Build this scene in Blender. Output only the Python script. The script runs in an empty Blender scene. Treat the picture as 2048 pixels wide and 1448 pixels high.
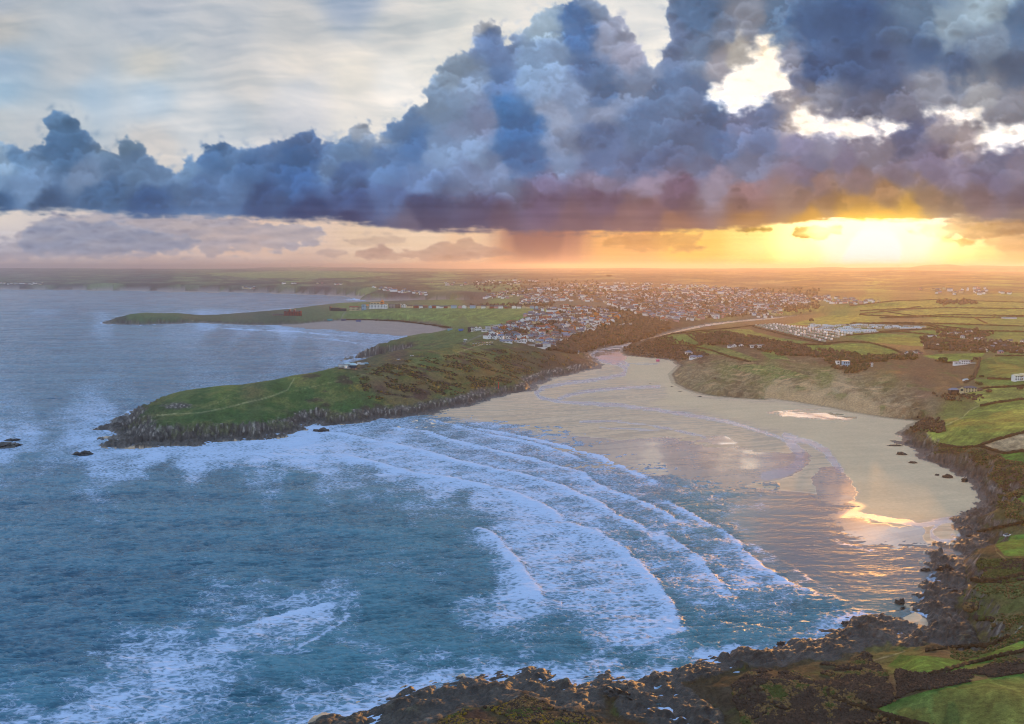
import bpy, math, random, zlib
import numpy as np
from mathutils import Vector

# ---------------------------------------------------------------- camera, light, exposure
sc = bpy.context.scene
H_CAM = 150.0                 # the eye stands 150 m above the sea
FPX = 1607.0                  # focal length in photo pixels (2048 wide)
HORIZON = 533.0
PITCH = math.atan((724.0 - HORIZON) / FPX)
cam_d = bpy.data.cameras.new('camera')
cam = bpy.data.objects.new('camera', cam_d)
sc.collection.objects.link(cam)
cam_d.sensor_fit = 'HORIZONTAL'
cam_d.sensor_width = 36.0
cam_d.lens = 36.0 * FPX / 2048.0
cam_d.clip_start = 1.0
cam_d.clip_end = 200000.0
cam.location = (0, 0, H_CAM)
cam.rotation_euler = (math.pi / 2 - PITCH, 0, 0)
sc.camera = cam

SUN_AZ = math.radians(24.3)   # to the right of the view direction (+Y)
SUN_EL = math.radians(3.0)
world = bpy.data.worlds.new("World")
sc.world = world
world.use_nodes = True
wn = world.node_tree.nodes
wl = world.node_tree.links
for n in list(wn):
    wn.remove(n)
sky_tex = wn.new('ShaderNodeTexSky')
sky_tex.sky_type = 'NISHITA'
sky_tex.sun_disc = False
sky_tex.sun_elevation = SUN_EL
sky_tex.sun_rotation = SUN_AZ
bgn = wn.new('ShaderNodeBackground')
bgn.inputs['Strength'].default_value = 0.06
won = wn.new('ShaderNodeOutputWorld')
wl.new(sky_tex.outputs[0], bgn.inputs[0])
wl.new(bgn.outputs[0], won.inputs[0])

sun_d = bpy.data.lights.new('sun', 'SUN')
sun_d.energy = 3.5
sun_d.angle = math.radians(0.6)
sun_d.color = (1.0, 0.44, 0.09)
sun = bpy.data.objects.new('sun', sun_d)
sc.collection.objects.link(sun)
sdir = Vector((math.sin(SUN_AZ) * math.cos(SUN_EL), math.cos(SUN_AZ) * math.cos(SUN_EL), math.sin(SUN_EL)))
sun.rotation_euler = (-sdir).to_track_quat('-Z', 'Y').to_euler()
sun.location = (0, 0, 400)

sc.view_settings.view_transform = 'Standard'
sc.view_settings.look = 'None'
sc.view_settings.gamma = 1.0
sc.view_settings.exposure = 0.0
sc.view_settings.use_curve_mapping = False
sc.render.engine = 'CYCLES'
cy = sc.cycles
cy.max_bounces = 5
cy.diffuse_bounces = 2
cy.glossy_bounces = 3
cy.transmission_bounces = 2
cy.volume_bounces = 1
cy.transparent_max_bounces = 6
cy.caustics_reflective = False
cy.caustics_refractive = False
cy.sample_clamp_indirect = 5.0
cy.sample_clamp_direct = 1.05
cy.use_denoising = True
cy.filter_width = 1.05
# ---------------------------------------------------------------- numeric helpers
def perlin(x, y, seed=0):
    x = np.asarray(x, np.float32); y = np.asarray(y, np.float32)
    xi = np.floor(x).astype(np.int64); yi = np.floor(y).astype(np.int64)
    xf = x - xi; yf = y - yi
    rng = np.random.RandomState(seed)
    ang = rng.rand(256).astype(np.float32) * 2 * np.pi
    gx = np.cos(ang); gy = np.sin(ang)
    perm = rng.permutation(256); perm = np.concatenate([perm, perm])
    u = xf * xf * xf * (xf * (xf * 6 - 15) + 10)
    v = yf * yf * yf * (yf * (yf * 6 - 15) + 10)
    a0 = perm[xi & 255]; a1 = perm[(xi + 1) & 255]
    b0 = yi & 255; b1 = (yi + 1) & 255
    def g(a, b, dx, dy):
        h = perm[a + b]
        return gx[h] * dx + gy[h] * dy
    n00 = g(a0, b0, xf, yf); n10 = g(a1, b0, xf - 1, yf)
    n01 = g(a0, b1, xf, yf - 1); n11 = g(a1, b1, xf - 1, yf - 1)
    a = n00 + u * (n10 - n00); b = n01 + u * (n11 - n01)
    return (a + v * (b - a)) * 1.5

def fbm(x, y, octs=5, seed=0, gain=0.5, lac=2.03, bill=False):
    out = np.zeros(np.shape(x), np.float32); amp = 1.0; tot = 0.0
    for o in range(octs):
        n = perlin(x, y, seed + o * 17)
        if bill: n = np.abs(n) * 2 - 0.5
        out += amp * n; tot += amp
        amp *= gain; x = x * lac + 13.7; y = y * lac + 7.1
    return out / tot

def worley(x, y, seed=0):
    """rounded bumps with sharp creases between them, 0..1"""
    x = np.asarray(x, np.float32); y = np.asarray(y, np.float32)
    xi = np.floor(x).astype(np.int64); yi = np.floor(y).astype(np.int64)
    rng = np.random.RandomState(seed)
    px = rng.rand(4096).astype(np.float32); py = rng.rand(4096).astype(np.float32)
    best = np.full(x.shape, 9.0, np.float32)
    for i in (-1, 0, 1):
        for j in (-1, 0, 1):
            cx = xi + i; cy_ = yi + j
            h = (cx * 73 + cy_ * 1579 + ((cx * cy_) & 255) * 31) & 4095
            d = (cx + px[h] - x) ** 2 + (cy_ + py[h] - y) ** 2
            best = np.minimum(best, d)
    return np.clip(1 - best, 0, 1)

def sstep(a, b, x):
    t = np.clip((x - a) / (b - a), 0, 1)
    return t * t * (3 - 2 * t)

def lerp(a, b, t): return a + (b - a) * t

def srgb(c):
    c = np.asarray(c, np.float64)
    
    return np.where(c <= 0.04045, c / 12.92, ((np.maximum(c, 0) + 0.055) / 1.055) ** 2.4)

def shepard(x, y, pts, s=20.0, p=2.0):
    """smooth interpolation of scattered values: pts rows are x, y, v0, v1 ..."""
    pts = np.asarray(pts, np.float32)
    shp = x.shape; x = x.ravel(); y = y.ravel()
    num = np.zeros((x.size, pts.shape[1] - 2), np.float32); den = np.zeros(x.size, np.float32)
    for q in pts:
        w = 1.0 / ((x - q[0]) ** 2 + (y - q[1]) ** 2 + s * s) ** p
        den += w
        num += w[:, None] * q[None, 2:]
    return (num / den[:, None]).reshape(shp + (pts.shape[1] - 2,))

def polydist(x, y, poly, closed=True):
    """distance to a polyline, with the fraction along it"""
    x = np.asarray(x, np.float32); y = np.asarray(y, np.float32)
    P = np.asarray(poly, np.float32)
    Q = np.roll(P, -1, 0) if closed else P[1:]
    A = P if closed else P[:-1]
    best = np.full(x.shape, 1e18, np.float32)
    for (ax, ay), (bx, by) in zip(A, Q):
        dx, dy = bx - ax, by - ay
        L = dx * dx + dy * dy + 1e-9
        t = np.clip(((x - ax) * dx + (y - ay) * dy) / L, 0, 1)
        d = (x - ax - t * dx) ** 2 + (y - ay - t * dy) ** 2
        best = np.minimum(best, d)
    return np.sqrt(best)

def inside(x, y, poly):
    P = np.asarray(poly, np.float64)
    c = np.zeros(np.shape(x), bool)
    for (ax, ay), (bx, by) in zip(P, np.roll(P, -1, 0)):
        if ay == by: continue
        m = (ay > y) != (by > y)
        c ^= m & (x < (bx - ax) * (y - ay) / (by - ay) + ax)
    return c

def sdf(x, y, poly):
    d = polydist(x, y, poly)
    return np.where(inside(x, y, poly), d, -d)

# picture geometry used to lay the place out: pixel of the photo <-> place on the ground
CP, SP = math.cos(PITCH), math.sin(PITCH)
def ray(px, py):
    px = np.asarray(px, np.float64); py = np.asarray(py, np.float64)
    a = (px - 1024.0) / FPX; b = (724.0 - py) / FPX
    return a, CP + SP * b, -SP + CP * b
def ground(px, py, z=0.0):
    rx, ry, rz = ray(px, py)
    t = (z - H_CAM) / rz
    return rx * t, ry * t
def to_px(X, Y, Z):
    dz = Z - H_CAM
    f = Y * CP - dz * SP
    u = Y * SP + dz * CP
    f = np.where(f > 1e-3, f, 1e-3)
    return 1024 + FPX * X / f, 724 - FPX * u / f
# ---------------------------------------------------------------- the sky: clear part, cloud bank, small clouds, rain
SKY_BG = [  # x, y, r, g, b of the sky behind the clouds
(0,0,172,182,194),(300,0,178,186,198),(0,60,182,184,184),(0,130,160,182,204),(0,185,163,190,212),
(0,240,190,197,202),(150,130,188,194,200),(300,130,208,206,200),(300,60,186,194,204),(300,190,178,198,216),(450,60,190,195,202),
(150,230,190,200,208),(450,250,196,204,212),(700,0,160,175,196),(600,60,196,198,200),(600,120,216,213,208),(600,190,212,214,218),
(700,150,226,222,214),(800,180,238,236,232),(850,130,232,230,224),(500,160,206,206,206),(600,240,216,216,220),(800,60,198,201,202),(900,20,206,209,208),
(300,300,208,205,203),(720,240,228,225,220),(400,250,205,210,215),(180,200,172,194,214),(60,280,190,196,202),
(1000,0,220,221,218),(950,60,226,224,218),(1060,20,228,226,222),(1290,60,226,226,224),(1300,110,244,240,232),
(1480,190,520,508,490),(1500,140,480,466,440),(1530,90,320,298,262),(1620,240,390,380,360),(1700,258,410,402,388),(1920,228,380,372,360),(2020,270,370,366,360),
(0,430,226,214,204),(0,480,205,200,205),(0,532,206,184,176),(200,440,215,203,198),(300,490,216,196,186),(300,532,218,188,172),(500,500,226,195,176),(600,470,232,206,186),(600,532,216,184,166),
(750,490,232,204,176),(850,470,240,212,182),(900,532,236,188,146),(950,480,238,202,166),(1020,532,230,170,122),(1100,500,220,155,120),(1250,480,240,180,110),(1250,532,244,178,100),
(1400,460,252,206,110),(1400,500,255,206,96),(1400,532,255,186,60),(1500,460,262,228,130),(1520,500,275,240,150),(1520,532,268,205,70),
(1600,500,420,390,300),(1600,532,285,240,120),(1660,470,600,585,560),(1760,470,800,795,780),(1750,510,1000,985,950),(1730,534,1100,1050,960),(1840,480,640,625,600),
(1880,510,460,420,320),(1900,534,290,235,90),(1950,480,270,225,150),(1960,515,275,225,130),(2040,450,214,180,142),(2040,500,235,195,130),(2048,532,250,190,90)]
SKY_CL = [  # the cloud bank
(0,290,165,172,188),(0,330,148,160,182),(30,310,108,132,164),(110,240,92,114,142),(130,260,84,108,138),(130,300,88,114,148),(250,290,112,126,146),(260,330,104,122,150),(180,350,128,138,164),(60,370,128,146,178),
(0,365,130,148,178),(0,402,66,94,130),(100,415,72,92,124),(200,390,78,104,140),(300,400,66,92,134),(320,350,108,126,156),(380,345,112,132,162),(430,310,82,108,145),(470,300,90,112,146),(500,330,84,110,150),(400,380,92,114,152),(450,385,98,120,158),
(600,280,84,102,138),(600,320,74,104,148),(600,350,66,98,146),(560,300,92,112,148),(520,412,62,82,122),(620,432,50,66,106),(700,300,108,128,160),(725,265,156,152,162),(650,330,110,130,165),(700,350,84,110,156),(760,340,96,122,164),
(790,260,96,118,152),(820,290,84,116,162),(860,200,120,134,158),(900,150,124,134,152),(890,220,122,138,166),(940,180,128,142,170),(985,90,100,120,160),(965,55,170,165,172),(1000,160,96,122,166),(1050,140,126,148,182),(1100,50,150,164,182),
(1140,30,78,108,154),(1155,80,74,108,158),(1185,15,114,128,156),(1210,60,138,142,166),(1260,100,140,140,162),(1100,110,122,142,174),(1100,180,128,148,182),(1180,150,80,106,148),(1210,170,82,108,148),(1150,200,118,136,170),(1240,190,112,128,160),
(1020,230,64,108,160),(1030,280,58,102,154),(1060,270,56,100,152),(1060,310,62,102,152),(960,240,124,132,164),(920,260,128,140,172),(880,300,128,148,184),(950,315,128,148,184),(1110,230,142,152,180),(1130,290,128,144,178),(1200,220,128,140,170),(1120,330,112,134,172),
(850,360,104,126,168),(780,390,86,106,150),(950,360,112,126,162),(1000,350,118,136,174),(1200,280,82,106,148),(1200,330,80,104,146),(1290,250,84,110,150),(1290,330,72,94,134),(1290,150,112,126,156),(1340,180,88,112,150),(1340,90,96,112,146),(1400,100,98,116,146),(1400,30,78,104,140),(1450,70,112,122,146),
(1455,125,156,150,162),(1480,100,176,165,160),(1500,50,132,134,150),(1390,200,92,112,148),(1370,280,84,104,142),(1400,330,92,104,138),(1440,370,134,124,146),(1300,372,138,126,152),(1200,368,124,118,148),(1100,372,104,100,136),
(700,405,70,88,132),(700,436,46,56,94),(850,412,60,70,108),(850,435,54,58,92),(820,452,96,88,112),(950,420,64,66,102),(1000,445,76,68,98),(1100,410,80,72,108),(1200,400,88,74,104),(1150,440,94,76,98),(1250,440,116,88,98),(1350,400,94,76,102),(1350,440,138,98,88),(1300,420,110,84,98),
(1500,385,140,108,116),(1500,410,122,92,94),(1500,438,158,112,74),(1600,400,132,104,100),(1620,432,176,124,58),(1700,410,168,122,72),(1700,436,190,136,58),(1650,405,150,112,88),(1760,400,150,112,86),(1760,428,200,142,60),(1820,420,190,140,64),(1850,400,134,108,94),(1950,400,106,92,104),(2040,400,90,86,108),(1920,435,128,108,100),(2040,430,110,100,104),
(1425,240,82,108,150),(1440,290,78,106,152),(1420,300,84,110,152),(1480,240,106,114,148),(1520,230,96,110,146),(1520,290,86,102,138),(1500,330,104,112,142),(1600,275,118,116,146),(1590,240,170,155,155),(1650,295,128,126,150),(1620,330,106,108,138),(1700,330,116,110,138),(1600,360,112,102,126),(1750,300,132,126,146),(1720,370,124,104,112),
(1830,260,84,94,130),(1820,300,90,96,128),(1870,330,104,98,124),(1880,250,150,140,150),(1930,290,160,145,150),(1920,340,118,112,138),(2000,330,100,104,134),(2040,350,118,114,138),(1980,370,92,92,122),(1800,350,118,108,128),(1640,380,136,108,110),
(1560,40,90,114,146),(1620,60,66,96,140),(1700,50,58,88,132),(1640,140,58,84,126),(1720,120,60,84,122),(1750,160,68,88,124),(1850,100,70,96,134),(1850,30,100,124,154),(1900,50,130,146,164),(1980,20,150,166,182),(1990,90,118,134,158),(1930,130,72,94,128),(2040,60,84,110,144),(2040,150,80,100,130),(2040,200,128,128,142),
(1750,205,92,98,122),(1640,200,120,122,140),(1600,165,104,112,140),(1575,120,140,140,160),(1870,185,134,136,152),(1800,215,110,112,132),(1960,190,150,148,156),(2000,225,128,128,142),(1560,180,150,140,148)]
CL_POLY = [(-300,300),(-60,292),(0,281),(22,292),(50,300),(88,290),(98,262),(92,238),(108,224),(138,230),(160,250),(184,275),(204,300),(232,302),(234,280),(254,273),(280,288),(302,318),(340,342),(352,356),(368,340),(366,320),(402,318),(404,296),(440,284),(478,300),(520,298),(560,282),(588,274),(604,262),(628,266),(642,290),(690,276),(708,250),(738,246),(752,282),
 (770,262),(795,238),(818,222),(846,212),(850,178),(874,150),(884,122),(920,112),(952,92),(944,60),(962,44),(990,44),(1008,70),(1006,98),(1028,74),(1058,50),(1082,24),(1108,14),(1128,4),(1160,-14),(1200,8),(1240,34),(1268,78),(1292,124),(1308,140),(1326,112),(1344,70),(1328,34),(1336,0),(1326,-60),(1330,-260),(2500,-260),(2500,430),
 (2048,442),(1900,438),(1830,443),(1760,441),(1690,442),(1600,444),(1500,455),(1400,460),(1250,465),(1100,466),(950,462),(800,456),(700,446),(620,441),(520,440),(400,428),(300,430),(200,424),(100,420),(0,424),(-300,420)]
CL_HOLES = [[(1420,196),(1446,168),(1480,140),(1505,118),(1514,88),(1532,72),(1552,96),(1566,140),(1576,176),(1548,194),(1512,202),(1490,216),(1460,217),(1436,208)],
 [(1578,246),(1594,218),(1640,236),(1690,240),(1760,244),(1806,250),(1780,264),(1700,274),(1640,268),(1604,262)],
 [(1856,218),(1896,216),(1952,224),(1944,242),(1892,238)],
 [(1956,288),(1972,256),(2048,250),(2500,240),(2500,300),(2048,292),(1990,300)]]
# small clouds: polygon, colour, softness, wobble
SM_CL = [
 ([(-300,500),(0,488),(30,478),(46,452),(84,436),(130,430),(220,420),(300,430),(380,420),(470,434),(530,446),(640,456),(655,470),(590,500),(470,502),(330,508),(180,520),(0,520),(-300,525)],(168,166,182),5,14,0.85),
 ([(40,490),(60,455),(110,440),(200,444),(280,455),(330,470),(400,480),(380,498),(200,512),(60,508)],(146,156,182),5,9,0.8),
 ([(-300,515),(300,510),(500,518),(640,522),(500,530),(-300,532)],(198,178,178),7,6,0.55),
 ([(625,505),(655,498),(690,502),(700,510),(640,512)],(178,158,156),3,5,0.75),
 ([(690,480),(740,470),(790,468),(815,476),(790,484),(740,490)],(196,172,158),5,9,0.6),
 ([(700,516),(720,500),(760,494),(800,502),(830,506),(870,490),(905,488),(925,476),(945,480),(965,492),(1010,500),(1030,512),(900,520)],(184,152,140),3,8,0.8),
 ([(1205,490),(1225,470),(1290,466),(1350,468),(1400,470),(1395,486),(1410,496),(1330,500),(1270,500)],(200,146,96),4,9,0.7),
 ([(1470,460),(1500,456),(1545,455),(1545,461),(1490,465)],(170,140,60),2,5,0.9),
 ([(1580,470),(1592,456),(1640,450),(1684,456),(1680,464),(1650,474),(1630,481),(1608,478)],(132,104,26),3,7,0.98),
 ([(1820,462),(1835,450),(1900,440),(2048,436),(2300,430),(2300,480),(2048,470),(1960,474),(1900,472)],(150,122,92),5,9,0.85),
 ([(1876,484),(1900,478),(1956,480),(1950,488),(1920,491)],(186,146,80),3,6,0.85),
 ([(1960,478),(2048,470),(2300,470),(2300,510),(2048,504),(1990,500)],(206,164,116),7,8,0.6),
 ([(1880,440),(1905,422),(1940,418),(1990,424),(2000,440),(1940,452)],(196,168,140),5,10,0.7),
]
def sky_colour(px, py):
    """the sky in front of the eye, linear rgb, at photo pixel px, py"""
    f32 = np.float32
    px = px.astype(f32); py = py.astype(f32)
    wx = px + 10 * fbm(px / 90, py / 90, 3, 5); wy = py + 8 * fbm(px / 90, py / 90, 3, 9)
    bg = shepard(wx, wy, SKY_BG, 26.0, 2.0)
    # thin high streaks
    yy = py + 34 * fbm(px / 420, py / 150, 4, 31) + 7 * fbm(px / 90, py / 40, 4, 33)
    st = fbm(px / 420, (yy + 0.04 * px) / 34.0, 6, 21, gain=0.55) * (0.5 + 0.9 * sstep(-.3, .3, fbm(px / 300, py / 130, 3, 35)))
    st2 = fbm(px / 190, (yy - 0.30 * px) / 60.0, 6, 41, gain=0.6)
    k = sstep(420, 330, py)
    streak = (st * 34 + st2 * 24) * k
    bg = bg + streak[..., None] * np.array([1.0, 0.74, 0.52], f32)
    # a touch of layering in the bright band by the ground
    lay = fbm(px / 300, py / 7.0, 4, 77) * sstep(440, 470, py) * 14
    bg = bg + lay[..., None] * np.array([0.8, 0.9, 1.1], f32)
    # billows: a body, then lumps laid from the back to the front, each with a bright ragged crown fading into its foot
    wk = 0.45 + 0.55 * sstep(430, 330, py); cx2 = px + 44 * wk * fbm(px / 110, py / 90, 5, 63) + 9 * fbm(px / 26, py / 22, 4, 64); cy2 = py + (34 * wk + 5) * fbm(px / 100, py / 80, 5, 67) + 6 * wk * fbm(px / 26, py / 22, 4, 68)
    cl = shepard(cx2, cy2, SKY_CL, 12.0, 2.4)
    d = sdf(px, py, CL_POLY)
    dh = np.full(px.shape, 999.0, f32)
    for i, hl in enumerate(CL_HOLES):
        dh = np.minimum(dh, -sdf(px, py, hl))
    rag = fbm(px / 22, py / 18, 6, 23)
    rag2 = 0.6 * worley(px / 34 + 0.3 * rag, py / 28 + 0.3 * rag, 1) + 0.4 * worley(px / 15 + 0.4 * rag, py / 12.5, 2) + 0.22 * worley(px / 7, py / 6, 3) - 0.8
    flat_n = fbm(px / 90, py / 9, 6, 24) * 9 + fbm(px / 26, py / 12, 5, 25) * 7 + fbm(px / 300, py / 30, 3, 26) * 10
    de = d + np.where(py > 405, flat_n, rag * 13 + rag2 * 16 - 1)
    sh = np.where(py > 405, 7.0, 3.4) + 13 * sstep(1380, 1500, px) * sstep(330, 180, py)
    a = sstep(-1.0, 1.0, de / sh)
    veil = sstep(0.05, 0.5, fbm(px / 48, py / 20, 6, 49)) * sstep(1380, 1440, px) * (py < 400) * 0.75
    hn = fbm(px / 38, py / 22, 6, 53) * 30 + rag * 9 + rag2 * 9
    ah = sstep(-24, 18, dh + hn)
    a = np.minimum(a, ah ** 0.8)
    d = np.minimum(d, dh)
    de = np.minimum(de, dh + hn + 6)
    wisp = sstep(0.0, 0.55, fbm(px / 30, py / 24, 5, 47)) * sstep(-34, -2, d) * (py < 400) * 0.55
    a = np.maximum(np.maximum(a, wisp), veil)
    lum = np.zeros_like(px)
    rs = np.random.RandomState(7)
    puffs = []
    P = np.array(CL_POLY, float)
    for k in range(6500):
        x = rs.uniform(-150, 2200); y = rs.uniform(-100, 415)
        puffs.append((x, y))
    arr = np.array(puffs, f32)
    dd_ = sdf(arr[:, 0], arr[:, 1], CL_POLY)
    for hl in CL_HOLES:
        dd_ = np.minimum(dd_, -sdf(arr[:, 0], arr[:, 1], hl))
    big = []
    for (x, y), dq in zip(arr, dd_):
        if dq < 3: continue
        smooth = 1.0 if (x > 1540 and y < 200) else (0.7 if x > 1130 else 0.25)
        if dq < 30: smooth *= 0.5
        if rs.rand() < smooth * 0.85: continue
        r = min(13 + 95 * rs.rand() ** 2.4, 8 + dq * 1.7)
        if y > 340: r *= 0.6
        if rs.rand() > min(1, 26.0 / r + 0.12): continue
        big.append((y + rs.normal() * 16 + r * 0.15, x, y, r))
    big.sort()
    x0, y0 = px[0, 0], py[0, 0]; st_ = px[0, 1] - px[0, 0]
    nz = rag * 0.9 + rag2 * 1.1
    W = px.shape[1]; Hh = px.shape[0]
    for o, x, y, r in big:
        i0 = int((x - 1.5 * r - x0) / st_); i1 = int((x + 1.5 * r - x0) / st_) + 1
        j0 = int((y - 1.5 * r - y0) / st_); j1 = int((y + 1.6 * r - y0) / st_) + 1
        i0, i1, j0, j1 = max(i0, 0), min(i1, W), max(j0, 0), min(j1, Hh)
        if i1 <= i0 or j1 <= j0: continue
        X = (px[j0:j1, i0:i1] - x) / r; Y = (py[j0:j1, i0:i1] - y) / (r * 0.82)
        rad = np.sqrt(X * X + Y * Y)
        e = 1 - rad + nz[j0:j1, i0:i1] * 0.42
        blur = 0.02 + 0.30 * rs.rand() ** 2 + (0.12 if smooth > 0.5 else 0)
        al = sstep(0, blur + 3.0 / r, e) * sstep(0.95, -0.35, Y)
        amp = (0.085 + 0.10 * rs.rand()) * (1 - 0.40 * smooth) * (0.65 if y > 330 else 1.0)
        val = amp * (np.exp(-np.clip(e, 0, 3) / 0.30) * np.clip(-Y * 0.7 - X * 0.45 + 0.35, 0, 1.2) * 2.0 - 0.55 * np.clip(e, 0, 1)) - amp * 0.25 * np.clip(X + Y * 0.4, 0, 1) + rs.normal() * 0.03 - 0.03
        L = lum[j0:j1, i0:i1]
        lum[j0:j1, i0:i1] = L + (L * 0.25 + val - L) * al
    cl = cl * (1 + lum[..., None] * 1.5 + 0.05 + (rag2 + 0.25)[..., None] * 0.05 * sstep(430, 360, py)[..., None])
    cl = cl + (fbm(px / 60, py / 46, 6, 15) * 11)[..., None]
    base = fbm(px / 260, py / 13.0, 5, 88) * sstep(370, 415, py) * 15
    cl = cl + base[..., None] * np.array([1.0, 0.8, 0.7], f32)
    lf = sstep(1250, 500, px)[..., None]
    gcl = cl.mean(-1, keepdims=True); cl = gcl + (cl - gcl) * 0.96
    cl = cl * lerp(np.array([0.96, 1.0, 1.0], f32), np.array([0.86, 0.97, 1.02], f32), lf)
    # sun lit rims
    sund = np.sqrt((px - 1755) ** 2 + ((py - 470) * 1.25) ** 2)
    glow = np.exp(-sund / 420)
    rim = np.exp(-(np.clip(de, 0, 99) / 7.0) ** 1.2) * (py < 400)
    cl = cl + rim[..., None] * (12 + 120 * glow)[..., None] * np.array([1.0, 0.93, 0.85], f32)
    under = np.exp(-np.clip(445 - py, 0, 200) / 26) * np.exp(-((px - 1745) / 150.0) ** 2)
    cl = cl + under[..., None] * np.array([46, 34, -20], f32)
    # small clouds under and in front
    out = bg
    slum = np.zeros_like(px)
    rs = np.random.RandomState(12)
    lst = sorted((rs.uniform(415, 520), rs.uniform(-60, 2100), 5 + 15 * rs.rand() ** 2) for k in range(1500))
    for y, x, r in lst:
        i0 = int((x - 2.6 * r - x0) / st_); i1 = int((x + 2.6 * r - x0) / st_) + 1
        j0 = int((y - 1.5 * r - y0) / st_); j1 = int((y + 1.6 * r - y0) / st_) + 1
        i0, i1, j0, j1 = max(i0, 0), min(i1, W), max(j0, 0), min(j1, Hh)
        if i1 <= i0 or j1 <= j0: continue
        X = (px[j0:j1, i0:i1] - x) / (r * 1.8); Y = (py[j0:j1, i0:i1] - y) / (r * 0.8)
        e = 1 - np.sqrt(X * X + Y * Y) + nz[j0:j1, i0:i1] * 0.5
        al_ = sstep(0, 0.25 + 2.0 / r, e) * sstep(0.95, -0.35, Y)
        val = (0.05 + 0.12 * rs.rand()) * (np.exp(-np.clip(e, 0, 3) / 0.3) * np.clip(0.5 - Y, 0, 1.3) * 1.5 - 0.7 * np.clip(e, 0, 1)) + rs.normal() * 0.02
        L = slum[j0:j1, i0:i1]
        slum[j0:j1, i0:i1] = L + (L * 0.25 + val - L) * al_
    for i, (poly, col, sf, wob, al) in enumerate(SM_CL):
        dd = sdf(px, py, poly) + wob * (fbm(px / 34, py / 15, 5, 200 + i) * 1.9 + rag2 * 0.9)
        aa = sstep(-sf, sf, dd) * al * (0.8 + 0.5 * fbm(px / 80, py / 18, 3, 700 + i))
        aa = np.clip(aa, 0, 1)
        sh2 = fbm(px / 70, py / 14, 5, 300 + i) * 16 + slum * 120
        rimc = np.exp(-np.clip(dd, 0, 99) / 3.0) * 26
        cc = np.array(col, f32) - 14 + (sh2 + rimc * 0.6)[..., None]
        wgl = np.exp(-((px - 1755) / 260) ** 2)[..., None] * np.array([30, 14, -20], f32)
        out = out + (cc + wgl * 0.6 - out) * aa[..., None]
    # rain falling from the base
    slant = px + (py - 460) * 0.06
    rain = sstep(950, 1050, slant) * sstep(1225, 1120, slant) * sstep(438, 468, py)
    rain = rain * (0.62 + 0.35 * fbm(slant / 22, py / 500, 4, 71)) * lerp(1.0, 0.40, sstep(462, 545, py))
    rain2 = np.exp(-((slant - 1078) / 46) ** 2) * sstep(430, 470, py) * lerp(0.95, 0.20, sstep(470, 545, py))
    rr = np.clip(rain + rain2, 0, 0.9)
    out = out + (np.array([132, 92, 92], f32) - out) * rr[..., None]
    out = out + (cl - out) * a[..., None]
    # thin lit shreds drifting over the gaps
    gap = (1 - ah) * (py < 330)
    shr = sstep(-0.05, 0.42, fbm(px / 44, py / 17, 6, 59)) * 0.8 + 0.5 * np.exp(-((dh + hn) / 9.0) ** 2)
    shr = np.clip(shr, 0, 0.93) * gap
    out = out + (np.array([214, 198, 176], f32) * (1 + 0.12 * rag)[..., None] - out) * shr[..., None]
    # glare round the sun behind the thin cloud
    g2 = np.exp(-(((px - 1755) / 150) ** 2 + ((py - 490) / 52) ** 2))
    out = out + g2[..., None] * np.array([190, 170, 130], f32)
    return srgb(np.clip(out, 4, 900) / 255.0)
#BUILD
def link(o):
    sc.collection.objects.link(o); return o

def grid_mesh(name, X, Y, Z, keep=None, attrs=None, smooth=True, flip=False):
    """a sheet from 2-d arrays of points; keep = mask of the quads to keep"""
    n, m = X.shape
    idx = np.arange(n * m).reshape(n, m)
    q = np.stack([idx[:-1, :-1], idx[:-1, 1:], idx[1:, 1:], idx[1:, :-1]], -1)
    q = q.reshape(-1, 4) if keep is None else q[keep]
    if flip: q = q[:, ::-1]
    used = np.zeros(n * m, bool); used[q.ravel()] = True
    remap = np.cumsum(used) - 1
    q = remap[q]
    co = np.stack([X.ravel()[used], Y.ravel()[used], Z.ravel()[used]], -1).astype(np.float32)
    me = bpy.data.meshes.new(name)
    me.vertices.add(len(co)); me.vertices.foreach_set('co', co.ravel())
    me.loops.add(q.size); me.loops.foreach_set('vertex_index', q.ravel().astype(np.int32))
    me.polygons.add(len(q)); me.polygons.foreach_set('loop_start', np.arange(0, q.size, 4, dtype=np.int32))
    me.update(calc_edges=True)
    me.polygons.foreach_set('use_smooth', np.full(len(q), smooth))
    for k, v in (attrs or {}).items():
        if v.ndim == 3:
            a = me.color_attributes.new(k, 'FLOAT_COLOR', 'POINT')
            vv = v.reshape(-1, v.shape[-1])[used]
            if vv.shape[1] == 3: vv = np.concatenate([vv, np.ones((len(vv), 1))], 1)
            a.data.foreach_set('color', vv.astype(np.float32).ravel())
        else:
            a = me.attributes.new(k, 'FLOAT', 'POINT')
            a.data.foreach_set('value', v.ravel()[used].astype(np.float32))
    me.validate()
    return link(bpy.data.objects.new(name, me))

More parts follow.
